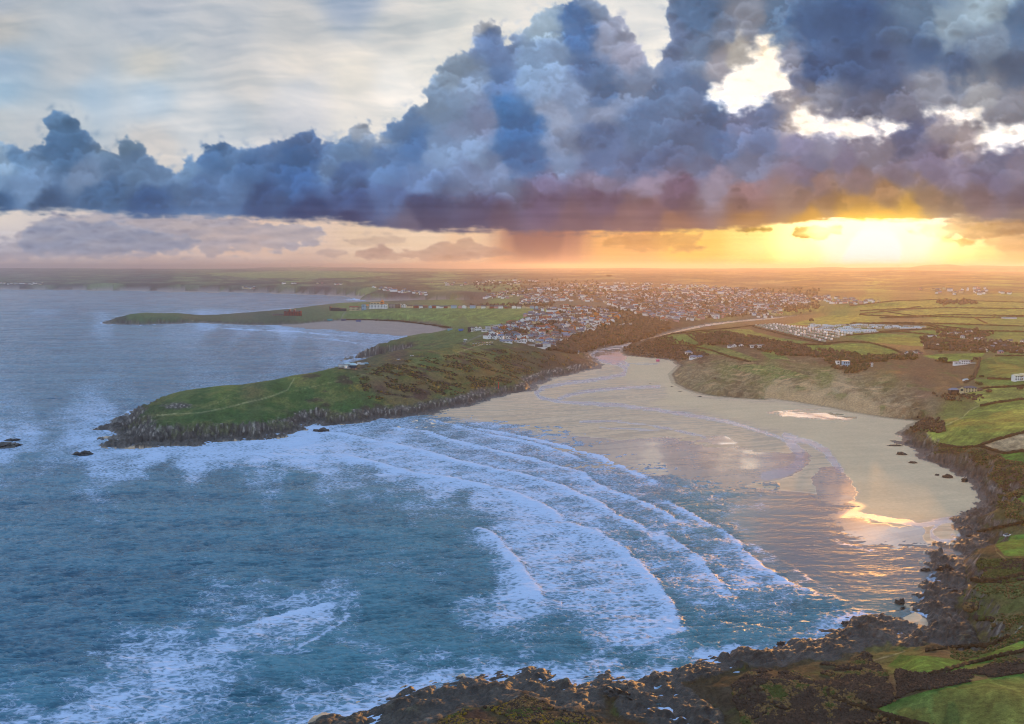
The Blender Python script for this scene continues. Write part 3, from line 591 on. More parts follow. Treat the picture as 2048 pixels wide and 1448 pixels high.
FIELDS = [  # outline in the photo, colour, how the field looks
([(1750,1420),(1800,1398),(1860,1380),(1950,1362),(2048,1346),(2300,1320),(2300,1600),(1900,1500),(1800,1448)],(92,104,48),0),
([(1775,1332),(1800,1310),(1860,1312),(1930,1322),(2000,1298),(2048,1280),(2048,1300),(1990,1322),(1900,1345),(1820,1345)],(70,108,34),0),
([(1990,1090),(2000,1075),(2048,1068),(2200,1070),(2200,1110),(2048,1112),(2010,1112)],(72,118,34),0),
([(2030,1000),(2048,990),(2100,985),(2100,1006),(2048,1005)],(72,118,34),0),
([(1855,868),(1850,858),(1880,848),(1915,838),(1950,815),(1980,805),(2048,798),(2300,790),(2300,850),(2048,865),(1990,880),(1955,893),(1915,893),(1880,888),(1866,880)],(104,116,46),1),
([(1962,892),(2000,876),(2048,866),(2200,860),(2200,895),(2048,902),(2010,906)],(136,120,92),0),
([(2000,908),(2048,900),(2200,895),(2200,920),(2048,925),(2012,922)],(74,120,36),0),
([(1932,788),(1960,778),(2048,772),(2200,775),(2200,792),(2048,798),(1990,805),(1958,808)],(112,118,56),0),
([(1948,758),(2048,757),(2200,757),(2200,770),(2048,772),(1960,770)],(88,114,42),0),
([(1950,755),(1958,735),(1955,722),(1985,714),(2048,712),(2200,712),(2200,757),(2048,757)],(82,106,40),0),
([(1845,712),(1880,708),(1970,706),(1960,718),(1930,724),(1900,724),(1870,718)],(100,122,44),0),
([(1648,690),(1700,686),(1760,688),(1790,700),(1800,712),(1740,716),(1690,712)],(96,116,44),0),
([(1600,688),(1648,688),(1690,712),(1640,708)],(96,116,44),0),
([(1690,672),(1760,666),(1840,672),(1905,685),(1870,694),(1800,690),(1740,684)],(90,112,42),0),
([(1800,665),(1850,660),(1890,664),(1870,670),(1830,672)],(104,122,50),0),
([(1950,662),(2048,660),(2200,662),(2200,682),(2048,680),(1990,676)],(90,112,44),0),
([(1860,650),(1940,648),(1960,660),(1900,662)],(100,118,48),0),
([(1650,632),(1740,628),(1740,646),(1640,650),(1570,650)],(100,118,46),0),
([(1700,612),(1800,602),(1880,600),(1880,612),(1760,622)],(104,116,48),0),([(1890,600),(2048,604),(2048,616),(1900,614)],(102,116,48),0),([(1760,624),(1900,616),(2048,618),(2048,630),(1800,634)],(104,118,50),0),
([(1960,634),(2048,636),(2048,648),(1980,646)],(96,114,46),0),([(1860,634),(1950,636),(1970,646),(1880,644)],(100,118,48),0),
([(1316,676),(1330,669),(1372,668),(1400,686),(1375,690),(1340,688)],(84,108,46),0),
([(1368,665),(1430,660),(1500,658),(1510,664),(1560,676),(1620,684),(1600,688),(1540,684),(1500,674),(1460,664),(1420,664),(1380,668)],(86,108,46),0),
([(1374,668),(1420,664),(1455,664),(1480,672),(1455,676),(1400,678)],(84,108,46),0),
([(1376,692),(1420,690),(1460,698),(1520,720),(1500,722),(1450,712),(1400,704)],(82,100,44),0),
([(1520,705),(1545,702),(1570,712),(1580,719),(1540,718)],(80,108,42),0),
([(1480,684),(1530,684),(1520,690),(1490,692)],(84,108,44),0),
([(1455,732),(1500,728),(1560,736),(1620,752),(1560,758),(1500,748)],(84,102,50),1),
([(1000,614),(1040,616),(1100,618),(1080,630),(1040,640),(980,652),(940,648),(930,632),(900,624),(900,617)],(96,120,56),1),
([(690,630),(760,620),(900,617),(930,632),(900,642),(800,640),(730,638)],(94,120,56),1),
([(400,546),(600,541),(700,543),(800,548),(700,556),(500,556)],(112,122,68),0),([(850,572),(960,570),(1040,568),(1040,580),(960,584),(900,580)],(96,108,66),0),([(1120,592),(1160,590),(1180,596),(1130,599)],(98,112,60),0),([(1330,575),(1420,575),(1420,582),(1340,583)],(116,106,58),0),([(1500,625),(1580,612),(1650,612),(1640,622),(1560,632)],(116,112,56),0),
]
PATHS = [([(300,832),(350,828),(395,826),(430,820),(490,806),(540,794),(575,780),(582,768),(588,758)],2.2,(150,142,112)),([(395,818),(440,804),(462,788)],1.1,(120,122,84)),([(588,782),(640,770),(690,758),(760,742),(820,728),(880,716),(930,700)],1.4,(132,130,92)),([(480,738),(600,748)],.1,(100,100,80)),([(896,704),(910,720),(905,745),(915,770)],1.6,(62,98,44)),([(905,745),(960,735),(1000,715),(1010,700)],1.6,(62,98,44)),([(915,770),(970,760),(1010,740),(1000,715)],1.6,(62,98,44)),([(830,740),(905,745)],1.6,(62,98,44)),([(930,700),(960,690),(985,683)],2.0,(140,132,106)),
 ([(1880,888),(1862,878),(1852,864),(1862,856),(1895,848),(1925,835),(1940,820),(1958,812)],1.6,(158,148,116)),([(1880,888),(1920,895),(1960,893)],1.3,(140,132,100)),([(1990,1092),(1994,1104),(2010,1118)],1.5,(132,140,92)),([(1682,1352),(1664,1366),(1655,1385),(1668,1398),(1700,1410),(1800,1440)],1.3,(40,34,28)),([(1690,1350),(1678,1358),(1676,1364)],2.6,(150,150,120)),([(1748,1320),(1780,1312),(1810,1302)],2.2,(128,124,104)),([(2030,1265),(2048,1248),(2080,1230)],2.6,(140,140,150)),([(1800,1335),(1740,1322),(1700,1342),(1682,1352)],1.2,(54,66,36)),([(1920,1180),(1960,1175),(2000,1200),(2060,1180)],1.2,(100,96,66)),([(1850,1235),(1890,1185),(1960,1178)],.6,(90,90,66)),
 ([(925,690),(940,680),(985,662),(1010,655)],2.4,(104,104,108)),([(682,640),(686,630),(692,622)],2.6,(112,112,114)),([(1560,716),(1590,722),(1640,716),(1700,716)],1.2,(128,116,92)),([(1545,702),(1575,712),(1590,722)],1.2,(120,110,80)),([(1960,735),(1950,752),(1945,768),(1925,785)],1.6,(80,62,46))]
STREAMS = [  # wet channels over the sand: line, half width in photo px
([(1640,633),(1560,640),(1500,646),(1440,651),(1400,656)],3.5),
([(1290,683),(1240,692),(1215,697),(1190,703),(1185,712),(1205,722),(1235,728),(1252,736),(1248,748),(1215,756),(1170,762),(1120,768),(1085,776),(1072,786),(1080,795),(1110,802),(1160,806),(1230,810),(1300,818),(1380,830),(1450,842),(1520,862),(1560,876),(1590,888)],3.4),
([(1252,726),(1300,728),(1315,727)],.9),([(1190,716),(1240,722),(1256,730)],3.5),([(1118,797),(1150,787),(1200,779),(1260,775),(1318,773)],2.8),
([(1180,707),(1230,700),(1290,690)],3.0),([(1160,842),(1230,843),(1300,850),(1360,862),(1410,874)],1.8),([(1200,855),(1260,858),(1330,862)],1.2),
([(1570,872),(1620,884),(1650,900),(1668,925),(1680,940)],6.5),([(1580,885),(1600,905),(1598,930),(1570,945),(1530,952)],9),
([(1660,1020),(1710,1028),(1780,1040),(1840,1050),(1880,1044),(1920,1036),(1945,1034)],5),([(1880,1046),(1862,1062),(1866,1074),(1880,1082),(1910,1080),(1925,1066),(1945,1052)],3.5),([(1905,1070),(1912,1082),(1935,1090)],2.5)]
POOLS = [[(1405,905),(1440,900),(1475,908),(1478,930),(1455,944),(1410,938),(1392,922)],[(1392,880),(1420,872),(1455,872),(1472,882),(1478,894),(1440,892),(1404,888)],
 [(1180,905),(1230,880),(1330,872),(1390,884),(1450,896),(1560,904),(1615,900),(1625,922),(1590,950),(1540,966),(1480,972),(1400,965),(1320,950),(1250,928)],
 [(1534,826),(1580,820),(1640,822),(1690,830),(1712,836),(1690,842),(1620,838),(1560,832)],
 [(1640,934),(1680,934),(1700,960),(1716,985),(1706,1002),(1670,1016),(1640,1000),(1620,960)],
 [(1655,1030),(1740,1040),(1800,1055),(1845,1050),(1850,1074),(1860,1100),(1780,1112),(1720,1095),(1670,1062)],
 [(1806,866),(1822,864),(1818,876),(1790,874)],
 [(1290,690),(1190,705),(1180,716),(1230,728),(1250,722),(1262,700)]]
DRYSAND = [(1262,705),(1300,720),(1345,724),(1360,745),(1350,768),(1380,786),(1470,802),(1540,802),(1700,828),(1850,842),(1830,856),(1806,868),(1818,892),(1870,928),(1930,955),(1986,1003),(1950,1024),(1900,1038),(1840,1046),(1780,1038),(1715,1020),(1716,985),(1690,942),(1665,905),(1600,872),(1500,845),(1400,822),(1300,808),(1340,792),(1330,768),(1250,760),(1258,735),(1230,722)]
PURPLE = [(860,842),(930,838),(1000,846),(1060,860),(1130,868),(1200,875),(1260,880),(1330,900),(1400,950),(1500,972),(1560,990),(1400,990),(1260,940),(1180,905),(1050,875),(940,858)]

def land_paint(px, py, X, Y, Z, nz, d, dd, clf, sandy, dsand, D, guide):
    f = np.float32
    n1 = fbm(X / 34, Y / 34, 5, 601); n2 = fbm(X / 8, Y / 8, 4, 602); n3 = fbm(X / 2.4, Y / 2.4, 3, 603)
    col = guide * 1.0
    far = sstep(900, 3500, D)
    n4 = fbm(X / 240, Y / 240, 5, 604)
    # heath against turf: patches of dark scrub, bracken and gorse
    patch = sstep(0.02, 0.30, n1 + 0.35 * n2) * (1 - far)
    turf = sstep(0, 12, guide[..., 1] - guide[..., 0])           # green ground
    dark = np.array([56, 50, 42], f); brk = np.array([98, 84, 60], f)
    scrubby = np.clip(1 - turf * 1.4, 0, 1)
    col = col + (dark - col) * (patch * scrubby * lerp(0.38, 0.62, sstep(1240, 1300, py)))[..., None]
    p2 = sstep(0.10, 0.36, fbm(X / 17 + 3, Y / 17, 5, 606)) * (1 - far) * scrubby
    col = col + (brk - col) * (p2 * 0.45)[..., None]
    p3 = sstep(0.20, 0.42, fbm(X / 24 + 9, Y / 24, 5, 608)) * (1 - far)
    col = col + (np.array([70, 88, 38], f) - col) * (p3 * 0.5 * scrubby)[..., None]
    # gorse in flower on the headland and by the near cliff
    gz = np.exp(-(((px - 900) / 170) ** 2 + ((py - 755) / 42) ** 2)) + 0.9 * np.exp(-(((px - 900) / 110) ** 2 + ((py - 1405) / 22) ** 2)) + 0.35 * np.exp(-(((px - 1150) / 80) ** 2 + ((py - 1425) / 14) ** 2))
    head = (px < 1200) & (py < 850) & (py > 680) & (D < 1400)
    gp_ = sstep(0.06, 0.26, fbm(X / 26, Y / 15, 5, 610) + 0.12 * (gz - 0.5)) * np.clip(gz * 1.6, 0, 1)
    col = col + (np.array([74, 56, 40], f) - col) * (gp_ * 0.85 * head)[..., None]
    ol = sstep(-0.1, 0.3, n1 + 0.5 * n2) * head * (px < 1000)
    col = col + (np.array([98, 88, 54], f) - col) * (ol * 0.5)[..., None]
    fl = sstep(0.02, 0.30, n3 + n2 * 0.6) * gp_
    col = col + (np.array([158, 118, 20], f) - col) * (fl * 0.62)[..., None]
    pur = sstep(0.16, 0.34, fbm(X / 40, Y / 22, 4, 615)) * head * sstep(520, 640, px) * sstep(1250, 1100, px)
    col = col + (np.array([58, 42, 44], f) - col) * (pur * 0.65)[..., None]
    # far country: a patchwork of closes with darker banks between
    if True:
        a = 0.4; fx = (X * math.cos(a) + Y * math.sin(a)) / 330 + 0.5 * fbm(X / 900, Y / 900, 2, 620); fy = (-X * math.sin(a) + Y * math.cos(a)) / 260 + 0.5 * fbm(X / 700 + 5, Y / 700, 2, 621)
        ix = np.floor(fx).astype(int); iy = np.floor(fy).astype(int)
        hsh = ((ix * 73856093) ^ (iy * 19349663)) & 255
        tint = (hsh / 255.0 - 0.5)
        edge = np.minimum(np.minimum(fx - ix, 1 - fx + ix) * 330, np.minimum(fy - iy, 1 - fy + iy) * 260)
        fm = sstep(2600, 4200, D)
        c2 = col * (1 + tint[..., None] * 0.42) + (np.array([10, 18, -8], f) * tint[..., None])
        c2 = np.where((hsh % 7 == 0)[..., None], c2 * 0.5 + np.array([58, 44, 36], f) * 0.5, c2)
        c2 = c2 * (1 - 0.32 * np.exp(-(edge / (10 + D / 700)) ** 2))[..., None]
        wood = sstep(0.10, 0.22, n4 + 0.2 * fbm(X / 60, Y / 60, 3, 626)); c2 = c2 + (np.array([50, 46, 40], f) - c2) * (wood * 0.75)[..., None]
        col = col + (c2 - col) * fm[..., None]
    fieldm = np.zeros(px.shape, f)
    for k, (poly, c, kind) in enumerate(FIELDS):
        P = np.array(poly, float)
        bb = (px > P[:, 0].min() - 4) & (px < P[:, 0].max() + 4) & (py > P[:, 1].min() - 4) & (py < P[:, 1].max() + 4) & (dd > 2)
        if not bb.any(): continue
        w = sstep(-0.8, 0.8, sdf(px[bb], py[bb], poly) + n2[bb] * (2.0 if kind else 0.6))
        th = 0.35 + 0.5 * k
        rows = perlin((X[bb] * math.cos(th) + Y[bb] * math.sin(th)) / 2.6, (-X[bb] * math.sin(th) + Y[bb] * math.cos(th)) / 60, 630 + k)
        cc = np.array(c, f) * (1 + 0.20 * n1[bb] + 0.16 * n2[bb] + 0.10 * rows)[..., None] + (n1[bb] * 16)[..., None] * np.array([1.0, 0.5, 0.3], f)
        if k == 0: cc = cc + np.exp(-np.clip(sdf(px[bb], py[bb], poly), 0, 99) / 9)[..., None] * np.array([-26, 4, -14], f)
        t = col[bb]; col[bb] = t + (cc - t) * w[..., None]
        fieldm[bb] = np.maximum(fieldm[bb], w)
    for line, hw, c in PATHS:
        P = np.array(line, float)
        bb = (px > P[:, 0].min() - 8) & (px < P[:, 0].max() + 8) & (py > P[:, 1].min() - 8) & (py < P[:, 1].max() + 8) & (dd > 1)
        if not bb.any(): continue
        w = sstep(hw * 0.5 + 0.7, hw * 0.5 - 0.4, polydist(px[bb], py[bb] + n2[bb] * 1.6, line, False)) * 0.52
        t = col[bb]; col[bb] = t + (np.array(c, f) - t) * w[..., None]
    col = col * (1 + 0.22 * n2 + 0.20 * n3 * (D < 1600) + 0.14 * n1)[..., None]
    # dunes: marram against bare sand
    bare = sstep(-0.06, 0.16, fbm(X / 34, Y / 26, 5, 650) - (guide[..., 0] < 120) * 0.26) * sandy
    steep = sstep(0.80, 0.62, nz)
    lip = sstep(30, 4, d) * (px > 1530) * (px < 1760)
    bare = np.clip(np.maximum(bare, lip * sandy), 0, 1)
    col = col + (np.array([160, 136, 102], f) * (1 + 0.12 * n1)[..., None] - col) * (bare * 0.9 * (dd > 0))[..., None]
    marram = sstep(-0.02, 0.2, fbm((X + 0.5 * Y) / 22, (Y - 0.5 * X) / 5, 5, 651)) * sandy * (1 - bare)
    col = col + (np.array([140, 128, 98], f) - col) * (marram * 0.62)[..., None]
    # bare rock
    lx = X * 0.82 + Y * 0.57; ly = -X * 0.57 + Y * 0.82
    strata = fbm(lx / 9, ly / 1.6, 5, 660); sn = fbm(X / 20, Y / 20, 3, 661)
    rocky = sstep(0.80, 0.58, nz) * (clf > 0.16) + sstep(0.45, 0.85, clf + 0.3 * n2) + (dd < 3)
    rocky = np.clip(rocky, 0, 1) * (1 - sandy * 0.75) * (dd > -40)
    lowr = sstep(5.5, 1.0, Z + n2 * 2)
    rock = np.array([78, 74, 70], f) * (1 + 0.55 * strata + 0.25 * sn + 0.3 * n3)[..., None]
    crop = sstep(0.1, 0.35, strata)
    rock = rock + (np.array([162, 156, 146], f) - rock) * (crop * (0.35 + 0.35 * (px < 1250)) * (1 - lowr))[..., None]
    rock = rock + (np.array([44, 38, 30], f) * 0.86 * (1 + 0.7 * n3 + 0.4 * n2)[..., None] - rock) * (lowr * 0.88)[..., None]
    moss = sstep(0.08, 0.3, n1 + 0.3 * n3) * (1 - lowr) * sstep(0.55, 0.8, nz)
    rock = rock + (np.array([72, 76, 42], f) - rock) * (moss * 0.6)[..., None]
    col = col + (rock - col) * rocky[..., None]
    # the crag on the headland and the little cove half way along
    crag = np.exp(-(((px - 355) / 42) ** 2 + ((py - 812) / 10) ** 2) * 1.3) + np.exp(-(((px - 632) / 26) ** 2 + ((py - 828) / 10) ** 2))
    cw = sstep(0.35, 0.75, crag + 0.5 * n2) * (dd > 0) * (D < 1000)
    col = col + (rock - col) * cw[..., None]
    # beach
    sand_m = sstep(1.0, -1.5, dd) * (1 - rocky * (dd > -6))
    # streaks along the flow of the ebb
    fl_ = fbm((X + 0.25 * Y) / 120 , (Y - 0.25 * X + 14 * fbm(X / 130, Y / 130, 3, 671)) / 9, 5, 670)
    dry = sstep(-7, 7, sdf(px, py, DRYSAND) + 10 * n1)
    sd = np.array([198, 172, 138], f) * (1 + 0.05 * n1 + 0.04 * n3 + 0.05 * fl_)[..., None]
    ws = np.array([204, 176, 146], f) * (1 + 0.30 * fl_)[..., None]
    streak = sstep(0.0, 0.18, fl_)
    ws = ws + (np.array([96, 86, 78], f) - ws) * (streak * 0.36)[..., None]
    sc_ = ws + (sd - ws) * dry[..., None]
    wet = np.clip(0.24 + 0.16 * streak - 0.4 * dry + 0.15 * n1, 0.0, 0.7)
    for line, hw in STREAMS:
        P = np.array(line, float)
        bb = (px > P[:, 0].min() - 20) & (px < P[:, 0].max() + 20) & (py > P[:, 1].min() - 20) & (py < P[:, 1].max() + 20) & (dd < 4)
        if not bb.any(): continue
        w = sstep(hw + 1.2, hw - 0.8, polydist(px[bb], (py[bb] + n2[bb] * 1.4), line, False) + fl_[bb] * 6)
        t = sc_[bb]; sc_[bb] = t + (np.array([178, 172, 176], f) * (1 + 0.10 * n3[bb] + 0.4 * fl_[bb])[..., None] - t) * (w * 0.75)[..., None]
        wet[bb] = np.maximum(wet[bb], w * 0.74)
    for poly in POOLS:
        P = np.array(poly, float)
        bb = (px > P[:, 0].min() - 20) & (px < P[:, 0].max() + 20) & (py > P[:, 1].min() - 20) & (py < P[:, 1].max() + 20) & (dd < 4)
        if not bb.any(): continue
        w = sstep(-2.5, 2.5, sdf(px[bb], py[bb], poly) + fl_[bb] * 12 + n2[bb] * 4)
        wet[bb] = np.maximum(wet[bb], w)
    bb = (dd < 4)
    w = sstep(-3, 3, sdf(px, py, PURPLE) + fl_ * 4) * bb
    wet = np.maximum(wet, w * 0.97)
    wet = np.maximum(wet, sstep(0.25, 0.0, Z) * 0.95)
    sc_ = sc_ * (1 - 0.12 * sstep(0.5, 1.0, wet))[..., None]
    f2 = (px < 960) & (py < 680)
    sc_ = np.where(f2[..., None], np.array([120, 104, 98], f) * (1 + 0.2 * fl_)[..., None], sc_)
    wet = np.where(f2, 0.55, wet)
    wet = wet * (1 - 0.20 * sstep(1500, 1230, px) * sstep(840, 900, py))
    pools = sstep(0.16, 0.26, fbm(X / 7, Y / 7, 3, 690)) * (1 - sstep(0.5, 1.2, Z)) * (py > 1200)
    col = col + (sc_ - col) * sand_m[..., None]
    wet = wet * sand_m
    gl = col.mean(-1, keepdims=True); gm = np.clip((col[..., 1:2] - col[..., 0:1]) / 30, 0, 1); col = col + (gl - col) * gm * 0.16; col = col * (1 - 0.08 * gm)
    return srgb(np.clip(col * np.where((sand_m > 0.5)[..., None], 1.0, np.array([1.12, 1.10, 1.10], f)), 3, 250) / 255.0), wet, rocky, sand_m, fieldm

def axis_fine(a, b, step, lo, hi, n):
    l = a - (a - lo) * (np.linspace(1, 0, n, endpoint=False) ** 2.0); r = b + (hi - b) * (np.linspace(0, 1, n + 1)[1:] ** 2.0)
    return np.concatenate([l, np.arange(a, b, step), r])

Q = 1.0
gx = axis_fine(-70, 2120, 1.55 * Q, -5200, 7200, 34)
gy = np.concatenate([[537.6, 538.2, 538.8, 539.4, 540], np.arange(540.5, 570, 0.5 * Q), np.arange(570, 640, 0.8 * Q), np.arange(640, 860, 1.05 * Q), np.arange(860, 1520, 1.5 * Q), 1520 + (np.linspace(0, 1, 26)[1:] ** 2) * 4200])[::-1]
GX, GY = np.meshgrid(gx, gy)
LX, LY = ground(GX, GY)

def coarse(fun, GXf, GYf, k=3):
    """evaluate a smooth field on every k-th line of the grid and interpolate"""
    r = np.unique(np.append(np.arange(0, GXf.shape[0], k), GXf.shape[0] - 1)); c = np.unique(np.append(np.arange(0, GXf.shape[1], k), GXf.shape[1] - 1))
    v = fun(GXf[np.ix_(r, c)], GYf[np.ix_(r, c)])
    ri = np.interp(np.arange(GXf.shape[0]), r, np.arange(len(r))); ci = np.interp(np.arange(GXf.shape[1]), c, np.arange(len(c)))
    r0 = np.clip(ri.astype(int), 0, len(r) - 2); c0 = np.clip(ci.astype(int), 0, len(c) - 2)
    fr = (ri - r0)[:, None]; fc = (ci - c0)[None, :]
    if v.ndim == 3: fr = fr[..., None]; fc = fc[..., None]
    a = v[r0][:, c0]; b = v[r0][:, c0 + 1]; c_ = v[r0 + 1][:, c0]; d_ = v[r0 + 1][:, c0 + 1]
    return (a * (1 - fc) + b * fc) * (1 - fr) + (c_ * (1 - fc) + d_ * fc) * fr

_sh0 = shepard
def _lf_shepard(x, y, pts, s=20.0, p=2.0):
    if x.ndim == 1 and x.size == GX.size and SPEED[0]:
        return coarse(lambda a, b: _sh0(a, b, pts, s, p), x.reshape(GX.shape), y.reshape(GX.shape), 4).reshape(-1, len(pts[0]) - 2)
    return _sh0(x, y, pts, s, p)
SPEED = [True]
shepard = _lf_shepard
LZ, Ld, Ldd, Lcl, Lsand, Lds, LH, LHC = land_height(LX, LY)
SPEED[0] = False
# widen the beach under the eye: heights as one function for placing things
def surf(px_, py_):
    """the place on the ground seen at a pixel of the photo (walks down the ray until it meets the sheet)"""
    j = int(np.clip(np.searchsorted(gx, px_), 1, len(gx) - 1))
    col_z = LZ[:, j]; X = LX[:, j]; Y = LY[:, j]
    sx, sy = to_px(X, Y, col_z)
    ok = np.where((sy[:-1] >= py_) & (sy[1:] < py_))[0]
    vis = np.minimum.accumulate(sy)
    ok = [i for i in ok if sy[i] <= vis[i] + 0.01] or list(ok)
    if not len(ok):
        i = int(np.argmin(np.abs(sy - py_))); return float(X[i]), float(Y[i]), float(col_z[i])
    i = ok[0]; t = (sy[i] - py_) / max(sy[i] - sy[i + 1], 1e-6)
    Yq = Y[i] + (Y[i + 1] - Y[i]) * t; Zq = col_z[i] + (col_z[i + 1] - col_z[i]) * t
    a = (px_ - 1024) / FPX
    f = Yq * CP - (Zq - H_CAM) * SP
    return float(a * f), float(Yq), float(Zq)

def normals_z(X, Y, Z):
    ax = np.gradient(X, axis=1); ay = np.gradient(Y, axis=1); az_ = np.gradient(Z, axis=1)
    bx = np.gradient(X, axis=0); by = np.gradient(Y, axis=0); bz = np.gradient(Z, axis=0)
    nx = ay * bz - az_ * by; ny = az_ * bx - ax * bz; nzv = ax * by - ay * bx
    return np.abs(nzv) / np.sqrt(nx * nx + ny * ny + nzv * nzv + 1e-12)

LD = np.hypot(LX, LY)
Lpx, Lpy = to_px(LX, LY, LZ)
Lpx = Lpx.astype(np.float32); Lpy = Lpy.astype(np.float32)
guide = coarse(lambda a, b: _sh0(a, b, LC, 11.0, 2.0), Lpx + 5 * fbm(LX / 60, LY / 60, 3, 591), Lpy + 3 * fbm(LX / 60, LY / 60, 3, 592), 2).astype(np.float32)
nzv = normals_z(LX, LY, LZ)
Lcol, Lwet, Lrock, Lsm, Lfield = land_paint(Lpx, Lpy, LX, LY, LZ, nzv, Ld, Ldd, Lcl, Lsand, Lds, LD, guide)

# material shared by land and beach ------------------------------------------------
class NT:
    def __init__(s, name):
        s.m = bpy.data.materials.new(name); s.m.use_nodes = True; s.t = s.m.node_tree; s.t.nodes.clear()
    def n(s, kind, **kw):
        x = s.t.nodes.new('ShaderNode' + kind)
        for k, v in kw.items():
            if k.startswith('i_'):
                x.inputs[k[2:].replace('_', ' ')].default_value = v
            else: setattr(x, k, v)
        return x
    def l(s, a, b): s.t.links.new(a, b)
    def attr(s, name, out='Fac'):
        return s.n('Attribute', attribute_name=name).outputs[out]
    def math(s, op, a, b=None, c=None):
        x = s.n('Math', operation=op)
        for i, v in enumerate((a, b, c)):
            if v is None: continue
            if isinstance(v, (int, float)): x.inputs[i].default_value = v
            else: s.l(v, x.inputs[i])
        return x.outputs[0]
    def noise(s, vec, scale, detail=4, rough=0.55):
        x = s.n('TexNoise'); x.inputs['Scale'].default_value = scale; x.inputs['Detail'].default_value = detail; x.inputs['Roughness'].default_value = rough
        if vec is not None: s.l(vec, x.inputs['Vector'])
        return x.outputs['Fac']
    def mixc(s, fac, a, b, mode='MIX'):
        x = s.n('Mix', data_type='RGBA', blend_type=mode)
        for sock, v in ((x.inputs[0], fac), (x.inputs[6], a), (x.inputs[7], b)):
            if hasattr(v, 'links') or hasattr(v, 'is_linked'): s.l(v, sock)
            elif isinstance(v, (int, float)): sock.default_value = v
            else: sock.default_value = (*v, 1)
        return x.outputs[2]
    def ramp(s, v, a, b, c=0.0, d=1.0):
        x = s.n('MapRange', interpolation_type='SMOOTHSTEP')
        s.l(v, x.inputs['Value'])
        for k, q in (('From Min', a), ('From Max', b), ('To Min', c), ('To Max', d)): x.inputs[k].default_value = q
        return x.outputs[0]
    def out(s, bsdf):
        o = s.n('OutputMaterial'); s.l(bsdf, o.inputs['Surface']); return s.m
    def pos(s): return s.n('NewGeometry').outputs['Position']

def land_material():
    t = NT('land_cover'); p = t.pos()
    col = t.attr('col', 'Color')
    n1 = t.noise(p, 0.55, 5, 0.65); n2 = t.noise(p, 2.2, 3, 0.6); n0 = t.noise(p, 0.06, 4)
    br = t.math('ADD', t.math('MULTIPLY', n1, 1.8), t.math('MULTIPLY', n2, 0.8))
    br = t.math('SUBTRACT', br, 0.3)
    c = t.mixc(1.0, col, t.n('CombineColor').outputs[0], 'MULTIPLY')
    cc = t.n('CombineColor')
    for i in range(3): t.l(br, cc.inputs[i])
    c = t.mixc(1.0, col, cc.outputs[0], 'MULTIPLY')
    b = t.n('BsdfPrincipled'); t.l(c, b.inputs['Base Color']); rk = t.attr('rock')
    t.l(t.math('MULTIPLY_ADD', rk, -0.62, 0.95), b.inputs['Roughness'])
    t.l(t.math('MULTIPLY_ADD', rk, 0.45, 0.12), b.inputs['Specular IOR Level'])
    bp = t.n('Bump'); bp.inputs['Strength'].default_value = 0.6; bp.inputs['Distance'].default_value = 1.2
    t.l(t.math('ADD', n1, t.math('MULTIPLY', n2, 0.4)), bp.inputs['Height']); t.l(bp.outputs[0], b.inputs['Normal'])
    return t.out(b.outputs[0])

def beach_material():
    t = NT('beach_sand'); p = t.pos()
    col = t.attr('col', 'Color'); wet = t.attr('wet')
    n1 = t.noise(p, 0.35, 5, 0.6)
    cc = t.n('CombineColor'); v = t.math('ADD', t.math('MULTIPLY', n1, 0.3), 0.85)
    for i in range(3): t.l(v, cc.inputs[i])
    c = t.mixc(1.0, col, cc.outputs[0], 'MULTIPLY')
    b = t.n('BsdfPrincipled'); t.l(c, b.inputs['Base Color'])
    w = t.ramp(wet, 0.22, 0.92)
    t.l(t.math('MULTIPLY_ADD', w, -0.52, 0.68), b.inputs['Roughness'])
    t.l(t.math('MULTIPLY_ADD', w, 0.55, 0.12), b.inputs['Specular IOR Level'])
    mp = t.n('Mapping'); mp.inputs['Rotation'].default_value = (0, 0, 0.35); mp.inputs['Scale'].default_value = (0.05, 0.35, 1); t.l(p, mp.inputs[0])
    bp = t.n('Bump'); bp.inputs['Distance'].default_value = 0.35
    t.l(t.math('MULTIPLY_ADD', w, -0.33, 0.35), bp.inputs['Strength'])
    t.l(t.noise(mp.outputs[0], 3.0, 5, 0.6), bp.inputs['Height']); t.l(bp.outputs[0], b.inputs['Normal'])
    # a thin film of water lies on the wettest sand
    film = t.ramp(wet, 0.72, 0.97)
    t.l(film, b.inputs['Coat Weight']); b.inputs['Coat Roughness'].default_value = 0.035; b.inputs['Coat IOR'].default_value = 1.5
    return t.out(b.outputs[0])
M_land = land_material(); M_beach = beach_material()
zq = (LZ[:-1, :-1] + LZ[1:, :-1] + LZ[:-1, 1:] + LZ[1:, 1:]) / 4
zmx = np.maximum(np.maximum(LZ[:-1, :-1], LZ[1:, :-1]), np.maximum(LZ[:-1, 1:], LZ[1:, 1:]))
keep = zmx > -1.6
bch = (Lsm[:-1, :-1] + Lsm[1:, 1:] > 1.0) & (LD[:-1, :-1] < 9000)
LZm = LZ.copy()
o = grid_mesh('terrain', LX, LY, LZm, keep=keep & ~bch, attrs={'col': Lcol, 'rock': np.clip(Lrock, 0, 1) * sstep(4.5, 0.5, LZ)}, flip=False); o['kind'] = 'structure'; o.data.materials.append(M_land)
o = grid_mesh('beach', LX, LY, LZm, keep=keep & bch, attrs={'col': Lcol, 'wet': Lwet}, flip=False); o['kind'] = 'structure'; o.data.materials.append(M_beach)
